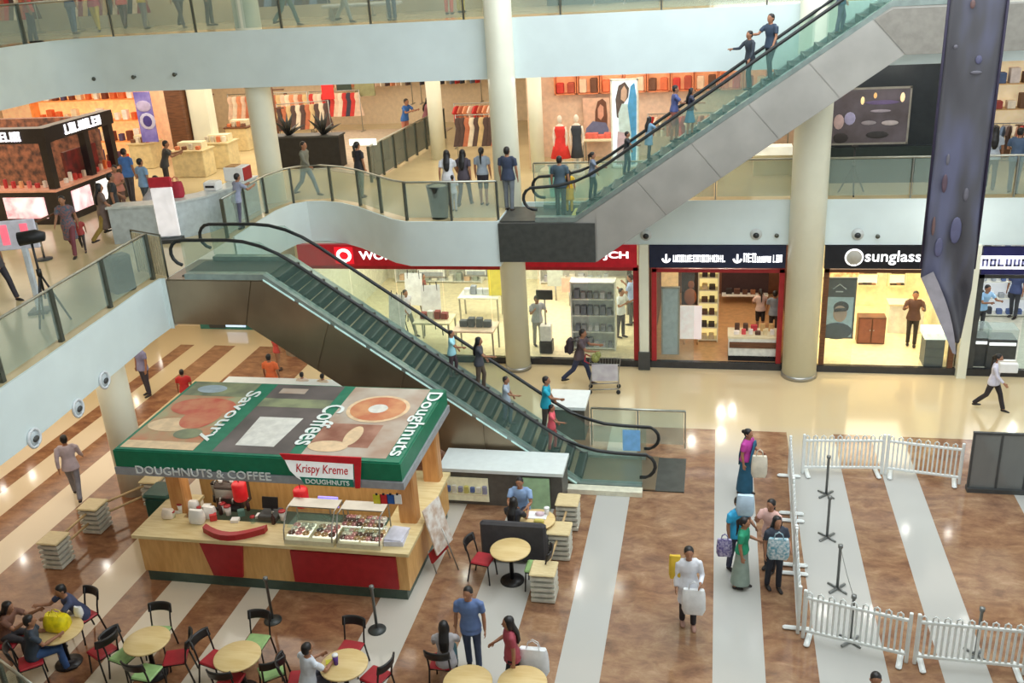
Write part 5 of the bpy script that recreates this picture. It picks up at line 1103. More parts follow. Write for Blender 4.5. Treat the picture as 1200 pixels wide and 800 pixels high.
# --- top gallery
for a in (('person in dark blue jeans behind the upper railing left of the tall column', 89, 40, 170, cm(60, 80, 116), cm(64, 92, 128), 'stand', 'trousers'),
          ('person in a crimson tunic behind the upper railing', 116, 37, 20, cm(170, 60, 84), cm(190, 170, 60), 'walk', 'trousers'),
          ('person in a red top near the upper left corner', 148, 34, 200, cm(206, 90, 90), cm(80, 60, 70), 'walk', 'trousers'),
          ('person in grey and mustard behind the upper railing', 172, 34, 150, cm(200, 176, 60), cm(120, 120, 126), 'stand', 'trousers'),
          ('person in a dark slate outfit leaning back behind the upper railing', 214, 32, 60, cm(70, 74, 86), cm(66, 64, 74), 'walk2', 'trousers'),
          ('person in black just left of the tall left column on the top gallery', 248, 30, 100, cm(50, 48, 56), cm(46, 44, 52), 'stand', 'trousers'),
          ('person in teal trousers striding along the top gallery', 338, 30, 90, cm(88, 120, 112), cm(72, 104, 100), 'walk', 'trousers'),
          ('person in grey walking on the top gallery left of the central column', 405, 26, 80, cm(140, 150, 146), cm(150, 156, 150), 'walk2', 'trousers'),
          ('person in dark navy standing at the top gallery railing', 460, 24, 0, cm(60, 72, 92), cm(62, 76, 98), 'stand', 'trousers'),
          ('person in an orange-red top beside the central column on the top gallery', 527, 17, 180, cm(220, 110, 84), cm(200, 90, 70), 'stand', 'trousers'),
          ('person in a yellow top beside the central column on the top gallery', 541, 15, 170, cm(210, 196, 80), cm(200, 186, 90), 'stand', 'trousers')):
    v = G(a[1], a[2], Z2); person(a[0], (v.x, max(v.y, 27.3 if -7 < v.x < -4.6 else 26.8) if v.x > -17.5 else v.y, Z2), a[3], 1.66, a[6], a[4], a[5], legs=a[7])
person('person in red and navy behind the railing at the upper left edge', (*G(42, 50, Z2).xy, Z2), 120, 1.68, 'hold', cm(206, 92, 88), cm(66, 62, 86))

# --- bags and carried things
def held(px, py, y, z0, w_, h, d, label, mt, rz=0, name='carrier_bag', handles=True):
    v = W(px, py, y); return bag(v.x, y, max(z0, v.z-h/2), w_, h, d, label, mt, name=name, rz=rz, handles=handles)
b0 = mat('white_plastic_bag', srgb(236, 238, 240), .35, var=.06, scale=8)
v = G(812, 690, .8); bag(v.x+.02, 14.3, .50, .42, .50, .18, 'large white carrier bag hanging from the hand of the woman in the white tunic', b0)
v = W(791, 664, 14.55); bag(v.x, 14.55, v.z-.22, .22, .46, .14, 'yellow folded bag on the shoulder of the woman in the white tunic', cm(226, 190, 60), handles=False, name='shoulder_bag')
v = W(626, 782, 12.55); bag(v.x, 12.55, .36, .52, .52, .24, 'bulging white carrier bag hanging beside the woman in the dusty red top', b0)
v = W(849, 640, 15.95); bag(v.x, 15.95, v.z-.2, .30, .36, .14, 'purple patterned shoulder bag behind the woman in the green blouse', mat('purple_pattern', srgb(84, 72, 140), .6, scale=24, col2=srgb(186, 180, 206)), name='shoulder_bag')
v = W(912, 640, 15.5); bag(v.x, 15.45, v.z-.22, .40, .42, .16, 'large teal and white patterned bag held by the long haired woman by the fence', mat('teal_pattern', srgb(90, 150, 168), .6, scale=18, col2=srgb(214, 220, 222)), name='shoulder_bag', handles=True)
v = W(872, 590, 16.3); bag(v.x+.02, 16.25, v.z-.2, .34, .42, .2, 'pale blue bundle held against the cyan shirt', cm(190, 212, 230), handles=False, name='cloth_bundle')
v = W(890, 545, 18.7); bag(v.x, 18.75, v.z-.3, .34, .5, .16, 'cream shopping bag swinging beside the teal saree', cm(222, 214, 196))
v = W(1180, 428, 24.0); t = thing('white_box', 'white cardboard box carried by the woman walking past the silver shop', 'box', (v.x, 23.95, v.z-.12)); part('carton', MB().rbox((0, 0, .12), (.42, .32, .24), .01), WC, t); part('tape', MB().box((0, 0, .243), (.42, .05, .006)), cm(190, 180, 160), t)
v = W(668, 405, 24.85); t = thing('backpack', 'dark backpack worn by the man pushing the trolley', 'backpack', (v.x, 24.85, v.z-.24), R(85)); part('body', MB().rbox((0, 0, .24), (.32, .18, .48), .07), mat('backpack_plum', srgb(52, 42, 50), .7), t); part('pocket', MB().rbox((0, .11, .15), (.24, .07, .22), .03), _mats['backpack_plum'], t)
for s in (-1, 1): part('strap', MB().tube([(s*.1, -.09, .44), (s*.11, -.2, .46), (s*.11, -.3, .36), (s*.1, -.22, .16), (s*.1, -.09, .06)], [(.025, .008)]*5, 8), _mats['backpack_plum'], t)
chair(519, 775, 180, 1, 'red seated chair under the person with long black hair at the bottom edge')
finish_people()
# ------------------------------------------------------------------ goods, racks and shelves in the shops
def garment_mesh(mt, kind=0):
    o = [(-.06, .0), (.06, .0), (.12, -.02), (.25, -.22), (.18, -.28), (.14, -.20), (.15, -.62), (-.15, -.62), (-.14, -.20), (-.18, -.28), (-.25, -.22), (-.12, -.02)] if kind == 0 else [(-.05, .0), (.05, .0), (.10, -.03), (.13, -.18), (.09, -.34), (.22, -.95), (-.22, -.95), (-.09, -.34), (-.13, -.18), (-.10, -.03)]
    mb = MB(); mb.prism([(x, z) for x, z in o], -.035, .035, 0, 'y'); mb.tube([(0, 0, -.01), (0, 0, .04), (.02, 0, .06), (0, 0, .075)], .006, 5, 1)
    return mb.mesh('garment', [mt, STEEL])
PAL = [(206, 60, 56), (226, 150, 110), (240, 224, 200), (90, 70, 66), (60, 62, 78), (196, 116, 84), (220, 190, 140), (150, 60, 80), (232, 200, 176), (120, 140, 170)]
GM = {}
def gmesh(i, kind=0):
    if (i, kind) not in GM: GM[(i, kind)] = garment_mesh(cm(*PAL[i]), kind)
    return GM[(i, kind)]
CN = ['red', 'salmon', 'ivory', 'brown', 'dark blue', 'rust', 'tan', 'wine', 'peach', 'blue-grey']
def rack(label, where, x, y, z, Ln, rz, n, cols, kind=0, h=1.45):
    t = thing('clothes_rack', label, 'clothes rack', (x, y, z), rz)
    part('rail', MB().tube([(-Ln/2, 0, h), (Ln/2, 0, h)], .018, 6), STEEL, t)
    for s in (-1, 1): part('upright', MB().tube([(s*Ln/2, 0, 0), (s*Ln/2, 0, h+.02)], .02, 6), STEEL, t); part('foot', MB().box((s*Ln/2, 0, .02), (.06, .5, .04)), STEEL, t)
    q = Matrix.Rotation(rz, 3, 'Z')
    for i in range(n):
        k = cols[i % len(cols)]; p = Vector((x, y, z+h-.09))+q @ Vector((-Ln/2+Ln*(i+.5)/n, 0, 0))
        o = link('garment', gmesh(k, kind), None, p, rz+R(62 if kind == 0 else 20)); tag(o, '%s garment hanging on %s' % (CN[k], where), 'garment', 'garments on '+where)
def shelf_unit(label, x, y, z, w_, h, d, tiers, mt, rz=0, back=None, cat='shelf'):
    t = thing('display_shelf', label, cat, (x, y, z), rz)
    for s in (-1, 1): part('side_panel', MB().box((s*(w_/2-.02), 0, h/2), (.04, d, h)), mt, t)
    zs = [.06+(h-.1)*i/tiers for i in range(tiers+1)]
    for zz in zs: part('shelf', MB().box((0, 0, zz), (w_-.08, d-.02, .035)), mt, t)
    part('back_panel', MB().box((0, d/2-.015, h/2), (w_-.08, .03, h)), back or mt, t)
    return [z+zz+.019 for zz in zs]
_bx = {}
def boxmesh(c, s):
    k = (c, s)
    if k not in _bx: _bx[k] = MB().rbox((0, 0, s[2]/2), s, .012).mesh('carton', cm(*c))
    return _bx[k]
def goods(where, cat, name, pts, cols, sizes, rnd, rz=0, names=None, labf=None):
    for i, (x, y, z) in enumerate(pts):
        c = rnd.choice(cols); s = rnd.choice(sizes); o = link(name, boxmesh(c, s), None, (x, y, z), rz)
        tag(o, labf or ('%s %s' % (name.replace('_', ' '), where)), cat, name.replace('_', ' ')+'s '+where)
def along(x0, x1, n, y, z): return [(x0+(x1-x0)*(i+.5)/n, y, z) for i in range(n)]
def panel(name, label, cat, px0, py0, px1, py1, y, mt, fr=None, dep=.05):
    a, b = W(px0, py0, y), W(px1, py1, y); w_, h = b.x-a.x, a.z-b.z
    t = thing(name, label, cat, ((a.x+b.x)/2, y, b.z)); part('face', MB().box((0, 0, h/2), (w_, dep, h)), mt, t)
    if fr: part('frame', MB().box((0, 0, .02), (w_+.06, dep+.03, .05)).box((0, 0, h-.02), (w_+.06, dep+.03, .05)).box((-w_/2, 0, h/2), (.05, dep+.03, h)).box((w_/2, 0, h/2), (.05, dep+.03, h)), fr, t)
    return t, w_, h
rs = random.Random(21)
WSH = mat('shelf_white', srgb(232, 232, 222), .4)
# --- bright shop under the red sign
zf = .16
v = G(696, 410, zf); Z = shelf_unit('white shelf unit with grey boxes inside the bright shop', v.x, v.y+.2, zf, 1.35, 2.2, .45, 4, WSH)
for k, zz in enumerate(Z[:-1]): goods('on the white shelf unit in the bright shop', 'box', 'grey_box', along(v.x-.58, v.x+.58, 6, v.y+.12, zz), [(150, 152, 158), (200, 200, 204), (120, 124, 134)], [(.14, .2, .2), (.16, .2, .28), (.12, .2, .16)], rs)
Z = shelf_unit('long white shelf along the back of the bright shop, left half', -10.2, 33.5, zf, 3.4, 2.6, .45, 4, WSH); 
for zz in Z[:-1]: goods('on the left back shelf of the bright shop', 'box', 'carton', along(-11.8, -8.6, 10, 33.4, zz), [(226, 222, 206), (190, 196, 200), (214, 180, 150), (150, 160, 150)], [(.22, .2, .3), (.18, .2, .22)], rs)
Z = shelf_unit('long white shelf along the back of the bright shop, right half', -4.6, 33.5, zf, 3.4, 2.6, .45, 4, WSH)
for zz in Z[:-1]: goods('on the right back shelf of the bright shop', 'box', 'carton', along(-6.2, -3.0, 10, 33.4, zz), [(226, 222, 206), (190, 196, 200), (170, 170, 176)], [(.22, .2, .3), (.18, .2, .22)], rs)
def table_display(label, px, py, w_, d, h, mt, z=zf):
    v = G(px, py, z); t = thing('display_table', label, 'table', (v.x, v.y, z)); part('top', MB().rbox((0, 0, h-.03), (w_, d, .06), .01), mt, t)
    for x in (-1, 1):
        for y in (-1, 1): part('leg', MB().box((x*(w_/2-.05), y*(d/2-.05), (h-.06)/2), (.05, .05, h-.06)), STEEL, t)
    return v
PT = mat('pinkish_table', srgb(236, 212, 188), .45)
v = table_display('pink-beige display table at the middle of the bright shop', 560, 412, 1.3, .9, .85, PT); goods('on the pink-beige table of the bright shop', 'appliance', 'small_appliance', along(v.x-.5, v.x+.5, 4, v.y, zf+.85), [(226, 228, 230), (180, 186, 190), (90, 96, 104)], [(.2, .2, .28), (.24, .18, .2)], rs)
v = table_display('pale display table farther back in the bright shop', 565, 372, 1.4, .8, .85, WSH); goods('on the pale back table of the bright shop', 'appliance', 'small_appliance', along(v.x-.55, v.x+.55, 5, v.y, zf+.85), [(200, 206, 210), (150, 156, 166), (230, 230, 230)], [(.18, .2, .3), (.2, .2, .2)], rs)
v = table_display('cream display table left in the bright shop behind the escalator rail', 512, 402, 1.2, .9, .85, CREAM); goods('on the cream left table of the bright shop', 'appliance', 'small_appliance', along(v.x-.45, v.x+.45, 4, v.y, zf+.85), [(226, 226, 222), (170, 176, 180), (140, 60, 54)], [(.18, .2, .26), (.22, .2, .2)], rs)
panel('hanging_poster', 'plain yellow poster hanging in the bright shop beside the column', 'poster', 571, 314, 597, 346, 29.5, mat('poster_yellow', srgb(226, 212, 92), .5))
for k, (a, b, c, d) in enumerate(((489, 309, 524, 324), (545, 309, 572, 322))):
    t, w_, h = panel('ceiling_display', ('white hanging display box near the ceiling of the bright shop, left one', 'white hanging display box near the ceiling of the bright shop, next to the yellow poster')[k], 'display', a, b, c, d, 30.5, WSH, STEEL, .3); part('dark_strip', MB().box((0, -.16, h*.3), (w_*.8, .02, h*.3)), cm(150, 156, 160), t)
t, w_, h = panel('wall_poster', 'pale coral poster on a stand in the bright shop', 'poster', 658, 325, 676, 342, 31, cm(236, 190, 168)); part('post', MB().tube([(0, 0, 0), (0, 0, -t.location.z+zf)], .03, 6), STEEL, t)
t, w_, h = panel('wall_poster', 'grey-green poster panel at the top of the bright shop', 'poster', 641, 314, 660, 335, 31.5, cm(196, 206, 196)); part('post', MB().tube([(0, 0, 0), (0, 0, -t.location.z+zf)], .03, 6), STEEL, t)
v = G(641, 412, zf); t = thing('demonstration_stand', 'tall stand with a small dark screen and a black box base in the bright shop', 'stand', (v.x, v.y, zf)); part('base_box', MB().rbox((0, 0, .2), (.4, .35, .4), .02), CHARCOAL, t); part('pedestal', MB().rbox((0, 0, .65), (.34, .3, .5), .02), WSH, t); part('pole', MB().tube([(0, 0, .9), (0, 0, 1.75)], .025, 8), STEEL, t); part('screen', MB().rbox((0, 0, 1.85), (.5, .06, .3), .01), CHARCOAL, t)
for k, (px, py) in enumerate(((470, 404), (489, 376), (509, 392))):
    v = G(px, py, zf); t = thing('poster_easel', ('easel with a white sheet left of the maroon top', 'easel with a white sheet behind the maroon top', 'easel with a white sheet right of the maroon top')[k], 'easel', (v.x, v.y, zf), R(-20+15*k)); part('sheet', MB().box((0, -.03, 1.15), (.62, .02, 1.1), 0, M=Matrix.Rotation(R(-8), 3, 'X')), glow(236, 238, 240, .12), t); part('legs', MB().tube([(-.3, -.1, 0), (-.2, .05, 1.8)], .018, 6).tube([(.3, -.1, 0), (.2, .05, 1.8)], .018, 6).tube([(0, .5, 0), (0, .05, 1.75)], .018, 6), BLACK, t)
v = G(744, 372, zf); t = thing('service_desk', 'white service desk at the right of the bright shop', 'desk', (v.x-.4, v.y+1.5, zf)); part('body', MB().rbox((0, 0, .5), (1.1, .6, 1.0), .03), WSH, t); part('top', MB().box((0, 0, 1.02), (1.2, .7, .05)), STEEL, t)
panel('wall_panel', 'tall dark mirror panel behind the men in the bright shop', 'mirror', 734, 314, 742, 372, 30.2, CHARCOAL, STEEL)
panel('wall_panel', 'bright lit panel with amber goods at the right end of the bright shop', 'lit panel', 745, 314, 754, 342, 29.6, mat('amber_lit', srgb(240, 216, 160), .5, es=.6, scale=8, col2=srgb(250, 246, 236)))
# --- red framed shop
zr = .16
panel('door_poster', 'pale grey glass door panel at the left of the red framed shop', 'door', 776, 336, 795, 424, 26.9, cm(178, 190, 196), STEEL); panel('poster', 'amber lit header panel inside the red framed shop', 'lit panel', 775, 314, 795, 335, 27.2, glow(240, 190, 130, .6))
t, w_, h = panel('wall_poster', 'dark poster with a brown figure inside the red framed shop', 'poster', 799, 318, 819, 357, 29.2, cm(46, 34, 32)); part('figure', MB().ell((.02, -.03, h*.62), .1, .02, .13).ell((.0, -.03, h*.25), .2, .02, .28), cm(150, 92, 66), t)
t, w_, h = panel('notice_board', 'white notice board with faint pink print in the red framed shop', 'notice', 797, 358, 822, 397, 27.6, mat('notice_white', srgb(246, 240, 238), .5, es=.4, scale=5, col2=srgb(240, 224, 222))); part('leg', MB().tube([(-.2, 0, 0), (-.2, .1, -t.location.z+zr)], .02, 6).tube([(.2, 0, 0), (.2, .1, -t.location.z+zr)], .02, 6), WOOD, t)
v = G(829, 402, zr); Z = shelf_unit('lit cream shelf column in the red framed shop', v.x, v.y+.3, zr, .62, 2.5, .4, 6, CREAM, back=glow(240, 220, 150, .7))
for zz in Z[:-1]: goods('on the lit shelf column of the red framed shop', 'shoe', 'shoe_box', along(v.x-.22, v.x+.22, 2, v.y+.25, zz), [(90, 60, 44), (60, 48, 40), (200, 180, 140)], [(.18, .26, .12), (.16, .26, .14)], rs)
v = G(883, 423, zr); t = thing('display_counter', 'white and wood banded display counter at the front of the red framed shop', 'counter', (v.x, v.y+.35, zr)); part('plinth', MB().box((0, 0, .08), (1.45, .7, .16)), BLACK, t); part('body', MB().box((0, 0, .42), (1.45, .7, .56)), WSH, t); part('wood_band', MB().box((0, -.36, .5), (1.4, .03, .18)), BROWNWOOD, t); part('top', MB().box((0, 0, .73), (1.5, .74, .06)), CREAM, t)
goods('on the front counter of the red framed shop', 'wallet', 'leather_item', along(v.x-.6, v.x+.6, 6, v.y+.2, zr+.76), [(220, 80, 84), (240, 230, 220), (90, 60, 44), (226, 206, 160)], [(.16, .14, .1), (.12, .1, .16)], rs)
goods('at the back of the front counter of the red framed shop', 'wallet', 'leather_item', along(v.x-.6, v.x+.6, 5, v.y+.5, zr+.76), [(220, 180, 120), (90, 60, 44), (200, 60, 70)], [(.18, .12, .18), (.14, .12, .22)], rs)
panel('wall_display', 'dark brown wall display with a white ledge in the red framed shop', 'display', 846, 317, 900, 346, 31.6, cm(58, 36, 36)); v = W(880, 345, 31.4); solo('ledge', MB().box((0, 0, 0), (1.5, .25, .06)), WSH, 'white ledge under the dark wall display in the red framed shop', 'shelf', (v.x-.2, 31.38, v.z)); goods('on the white ledge in the red framed shop', 'bag', 'handbag', along(v.x-.85, v.x+.45, 5, 31.36, v.z+.03), [(90, 56, 40), (40, 32, 32), (150, 96, 60)], [(.2, .1, .2), (.16, .1, .16)], rs)
# --- warm shop
t, w_, h = panel('portrait_poster', 'tall poster with an emblem panel above a portrait in dark glasses', 'poster', 966, 325, 998, 396, 27.0, mat('poster_teal', srgb(150, 172, 180), .5, es=.15), CHARCOAL)
part('emblem_panel', MB().box((0, -.03, h*.84), (w_*.94, .02, h*.30)).tube([(-.18, -.045, h*.82), (0, -.045, h*.9), (.18, -.045, h*.82)], .02, 6, 1).tube([(-.1, -.045, h*.78), (.1, -.045, h*.78)], .02, 6, 1), [mat('emblem_dark', srgb(58, 62, 66), .4), cm(170, 176, 180)], t)
part('portrait', MB().ell((.06, -.032, h*.42), .19, .015, .27, 14, 8, 0).ell((.08, -.026, h*.52), .21, .014, .18, 14, 8, 1).ell((.0, -.028, h*.12), .42, .015, .26, 14, 8, 2).tube([(-.11, -.05, h*.47), (.22, -.05, h*.49)], .05, 8, 1), [cm(176, 150, 134), cm(44, 44, 48), cm(66, 74, 84)], t)
t = thing('wooden_cabinet', 'small red-brown wooden cabinet with two doors in the warm shop', 'cabinet', (*G(1020, 403, .16).xy, .16)); part('body', MB().rbox((0, .2, .42), (.78, .4, .84), .01), BROWNWOOD, t)
for s in (-1, 1): d = part('door', MB().box((s*.19, -.01, .42), (.34, .03, .74)), mat('cabinet_red_wood', srgb(140, 84, 64), .4), t); part('knob', MB().ell((s*.05, -.04, .45), .02, .02, .02, 8, 5), STEEL, d)
v = G(1093, 430, .16); t = thing('glass_counter', 'dark drawer counter with a bright white top at the warm shop entrance', 'counter', (v.x, v.y+.3, .16)); part('body', MB().box((0, 0, .42), (.5, .6, .84)), CHARCOAL, t); part('top', MB().box((0, 0, .93), (.6, .7, .18)), glow(250, 246, 236, .6), t)
for i in range(3): part('drawer', MB().box((0, -.31, .18+.26*i), (.44, .02, .22)), DARKSTEEL, t)
v = G(1082, 402, .16); t = thing('glass_counter', 'white counter behind the suited man in the warm shop', 'counter', (v.x-.4, v.y+1.0, .16)); part('body', MB().box((0, 0, .45), (1.0, .5, .9)), WSH, t); part('top', MB().box((0, 0, .92), (1.06, .56, .05)), CREAM, t)
for px0, px1, nm in ((1002, 1030, 'left'), (1040, 1062, 'middle')):
    a, b = W(px0, 330, 31.2), W(px1, 330, 31.2); Z = shelf_unit('lit eyewear shelf on the back wall of the warm shop, %s one' % nm, (a.x+b.x)/2, 31.2, .9, b.x-a.x, 2.0, .25, 5, CREAM, back=glow(255, 246, 220, .6))
    for zz in Z[:-1]: goods('on the %s eyewear shelf of the warm shop' % nm, 'glasses', 'eyewear_pair', along(a.x+.1, b.x-.1, 4, 31.12, zz), [(70, 50, 40), (150, 110, 80), (40, 40, 44)], [(.14, .1, .05), (.15, .1, .06)], rs)
panel('lit_board', 'red and orange lit board at the top left of the warm shop', 'lit panel', 968, 315, 1006, 324, 29.5, mat('board_red', srgb(220, 120, 80), .5, es=.4, scale=9, col2=srgb(240, 214, 150)))
# --- silver shop
for k, (px, py, w_) in enumerate(((1138, 430, .62), (1166, 432, .75))):
    v = G(px, py, .16); t = thing('glass_counter', ('grey glass topped counter nearest the pillar in the silver shop', 'grey glass topped counter second from the pillar in the silver shop')[k], 'counter', (v.x+.12, v.y+.35, .16)); part('body', MB().rbox((0, 0, .42), (w_, .6, .84), .02), CHARCOAL, t); part('light_band', MB().box((0, -.31, .72), (w_*.9, .02, .08)), glow(240, 246, 246, .8), t); part('case', MB().box((0, 0, .99), (w_, .6, .28)), glass('case_glass', srgb(206, 220, 220), .3), t)
Z = shelf_unit('white lit wall shelf at the back of the silver shop', 8.9, 30.7, .16, 3.6, 2.8, .4, 5, WSH, back=glow(236, 240, 246, .35))
for zz in Z[:-1]: goods('on the wall shelf of the silver shop', 'box', 'small_box', along(7.2, 10.6, 12, 30.6, zz), [(90, 110, 160), (226, 226, 230), (60, 62, 70), (170, 176, 184)], [(.16, .16, .16), (.12, .16, .22)], rs)
# --- teal lit shop low in the far hall
a = W(238, 380, 28.75); b = W(300, 380, 28.75); t = thing('lit_plinth', 'low teal and blue lit plinth along the far wall of the left hall', 'display', ((a.x+b.x)/2, 28.65, 0)); wd = b.x-a.x; part('plinth', MB().box((0, 0, .3), (wd, .2, .6)), mat('plinth_teal', srgb(58, 120, 110), .4), t); part('dark_panel', MB().box((-.35, -.11, .3), (.6, .02, .5)), CHARCOAL, t); part('lit_panel', MB().box((.35, -.11, .3), (.75, .02, .4)), glow(190, 214, 246, 1.0), t)

# ------------------------------------------------------------------ first gallery: middle shop
WS = mat('salmon_shop_wall', srgb(236, 208, 184), .6, var=.08)
struct('wall_gallery_shop', MB().box((-1.6, 32.6, 6.7), (8.6, .15, 3.4)), WS)
struct('wall_gallery_shop_side', MB().box((-5.85, 33.6, 6.7), (.15, 6, 3.4)), WS)
OR = mat('orange_shelf', srgb(216, 130, 86), .5)
x0, x1 = -5.3, 2.3; n = 10
for i in range(n):
    xa_, xb2 = x0+(x1-x0)*i/n, x0+(x1-x0)*(i+1)/n; xc_ = (xa_+xb2)/2
    t = thing('wall_shelf', 'orange lit cube shelf high on the salmon wall, number %s from the left' % ('one two three four five six seven eight nine ten'.split()[i]), 'shelf', (xc_, 32.35, 7.12)); w_ = xb2-xa_-.03
    part('back', MB().box((0, .16, .4), (w_, .03, .8)), glow(232, 160, 110, .5), t)
    part('frame', MB().box((0, 0, .02), (w_, .34, .04)).box((0, 0, .78), (w_, .34, .04)).box((-w_/2+.02, 0, .4), (.04, .34, .8)).box((w_/2-.02, 0, .4), (.04, .34, .8)), OR, t)
    for j in range(2):
        c = [(206, 60, 50), (180, 80, 60), (236, 200, 170), (110, 70, 50), (220, 110, 70)][(i*2+j) % 5]; hgt_ = .3+.2*rs.random()
        solo('folded_clothes', MB().rbox((0, 0, hgt_/2), (.24, .24, hgt_), .03), cm(*c), 'stack of folded clothes in the orange cube shelves of the gallery shop', 'clothes', (xc_-.18+.36*j, 32.3, 7.162), group='folded clothes in the orange cubes')
rack('low rail of warm coloured garments along the salmon wall', 'the rail along the salmon wall', -1.0, 32.0, Z1, 2.4, 0, 12, [0, 8, 2, 5, 1])
rack('rail of garments right of the lit figure poster', 'the rail right of the lit figure poster', 1.3, 31.6, Z1, 1.8, 0, 9, [2, 8, 6, 3])
def mannequin(px, py, label, mt, w_=1.0):
    v = G(px, py, Z1+.15); t = thing('mannequin', label, 'mannequin', (v.x, v.y, Z1)); PALE = mat('mannequin_pale', srgb(236, 222, 206), .4)
    part('stand', MB().lathe([(.22, 0), (.22, .15), (.03, .17), (.03, .8)], n=18), WSH, t)
    mb = MB(); mb.tube([(0, 0, .75), (0, 0, 1.0), (0, 0, 1.2), (0, -.01, 1.42), (0, 0, 1.52), (0, 0, 1.6)], [(.12, .09), (.15, .1), (.11, .085), (.16, .1), (.15, .07), (.05, .05)], 14)
    mb.ell((0, 0, 1.74), .075, .09, .12)
    for s in (-1, 1): mb.tube([(s*.15, 0, 1.5), (s*.2, 0, 1.28), (s*.19, -.04, 1.05), (s*.18, -.06, .92)], [.045, .04, .033, .025], 8); mb.tube([(s*.07, 0, .95), (s*.075, 0, .55), (s*.07, 0, .2)], [.075, .055, .04], 8)
    part('form', mb, PALE, t)
    part('dress', MB().tube([(0, 0, .55), (0, 0, .9), (0, 0, 1.2), (0, -.01, 1.42), (0, 0, 1.53)], [(.27*w_, .2), (.2*w_, .15), (.135, .11), (.18, .125), (.15, .085)], 16), mt, t)
mannequin(658, 200, 'mannequin in a bright red dress in the gallery shop', cm(220, 50, 44), 1.2); mannequin(677, 199, 'mannequin in a straight black dress beside the red dress', cm(50, 56, 66), .75)
t = thing('display_plinth', 'low cream plinth under the mannequins of the gallery shop', 'plinth', (*G(668, 203, Z1).xy, Z1)); part('block', MB().rbox((0, .35, .07), (1.9, .9, .14), .02), CREAM, t)
t, w_, h = panel('figure_poster', 'tall lit poster with a figure in flowing blue and white in the gallery shop', 'poster', 716, 93, 748, 196, 30.6, glow(226, 236, 244, .55), WSH)
mb = MB()
def fg(pts, mi, y): mb.prism([(a*w_, b*h) for a, b in pts], y-.006, y, mi, 'y')
fg([(-.30, .58), (-.34, .78), (-.22, .93), (.02, .97), (.18, .90), (.14, .80), (-.05, .72), (-.12, .55)], 1, -.03)
fg([(-.14, .78), (-.12, .88), (.0, .93), (.1, .88), (.09, .80), (.0, .75)], 0, -.037)
fg([(-.22, .42), (-.24, .62), (-.1, .73), (.12, .73), (.28, .66), (.34, .40), (.06, .36)], 2, -.034)
fg([(.12, .70), (.24, .92), (.38, .96), (.46, .80), (.44, .30), (.40, .05), (.24, .03), (.22, .45)], 3, -.040)
fg([(-.34, .04), (-.28, .42), (.06, .40), (.02, .04)], 4, -.042)
fg([(.02, .04), (.06, .40), (.24, .42), (.22, .04)], 2, -.044)
part('printed_figure', mb, [cm(214, 180, 160), cm(96, 84, 84), cm(206, 232, 238), cm(84, 164, 222), cm(206, 186, 202)], t)
t, w_, h = panel('wall_picture', 'wide picture of a long haired figure in blue-grey beside the black dress', 'picture', 683, 115, 715, 166, 32.3, cm(226, 186, 160))
mb = MB()
fg([(-.06, .36), (-.04, .70), (.06, .92), (.24, .98), (.38, .90), (.42, .60), (.40, .30), (.2, .34)], 1, -.03)
fg([(.06, .56), (.06, .76), (.16, .86), (.28, .80), (.28, .60), (.17, .50)], 0, -.037)
fg([(-.46, .04), (-.40, .32), (-.14, .48), (.10, .46), (.36, .44), (.46, .30), (.46, .04)], 2, -.04)
part('printed_figure', mb, [cm(216, 160, 136), cm(112, 72, 54), cm(112, 120, 156)], t)
table_display('pale table before the wide picture in the gallery shop', 705, 190, 1.2, .7, .8, CREAM, Z1)
v = G(705, 190, Z1); goods('on the pale table before the wide picture', 'clothes', 'folded_shirt', along(v.x-.5, v.x+.5, 5, v.y, Z1+.8), [(226, 110, 96), (236, 206, 190), (200, 90, 90)], [(.2, .3, .1), (.2, .3, .16)], rs)
rack('rail of brown and dark dresses left of the central column', 'the rail left of the central column', -7.75, 31.9, Z1, 1.8, 0, 11, [3, 3, 5, 2, 3, 6], 1, 1.6)
rack('rail of red and rust garments behind the slim grey column', 'the rail behind the slim grey column', -8.3, 34.6, Z1, 2.2, 0, 12, [0, 5, 1, 8], 0, 1.6)
rack('rail of peach garments left of the mannequins', 'the rail left of the mannequins', -4.9, 33.0, Z1, 1.4, 0, 8, [8, 1, 2], 1, 1.6)
# pale shop door and cabinets behind the upper escalator
panel('shop_door', 'pale double door panel beyond the upper escalator on the gallery', 'door', 850, 150, 880, 200, 31.5, cm(226, 222, 200), STEEL)
v = G(905, 206, Z1); t = thing('display_case', 'low white lit case right of the pale doors on the gallery', 'display case', (v.x, v.y+.3, Z1)); part('base', MB().box((0, 0, .3), (1.1, .5, .6)), CREAM, t); part('lit_top', MB().box((0, 0, .72), (1.1, .5, .24)), glow(250, 246, 226, .6), t)
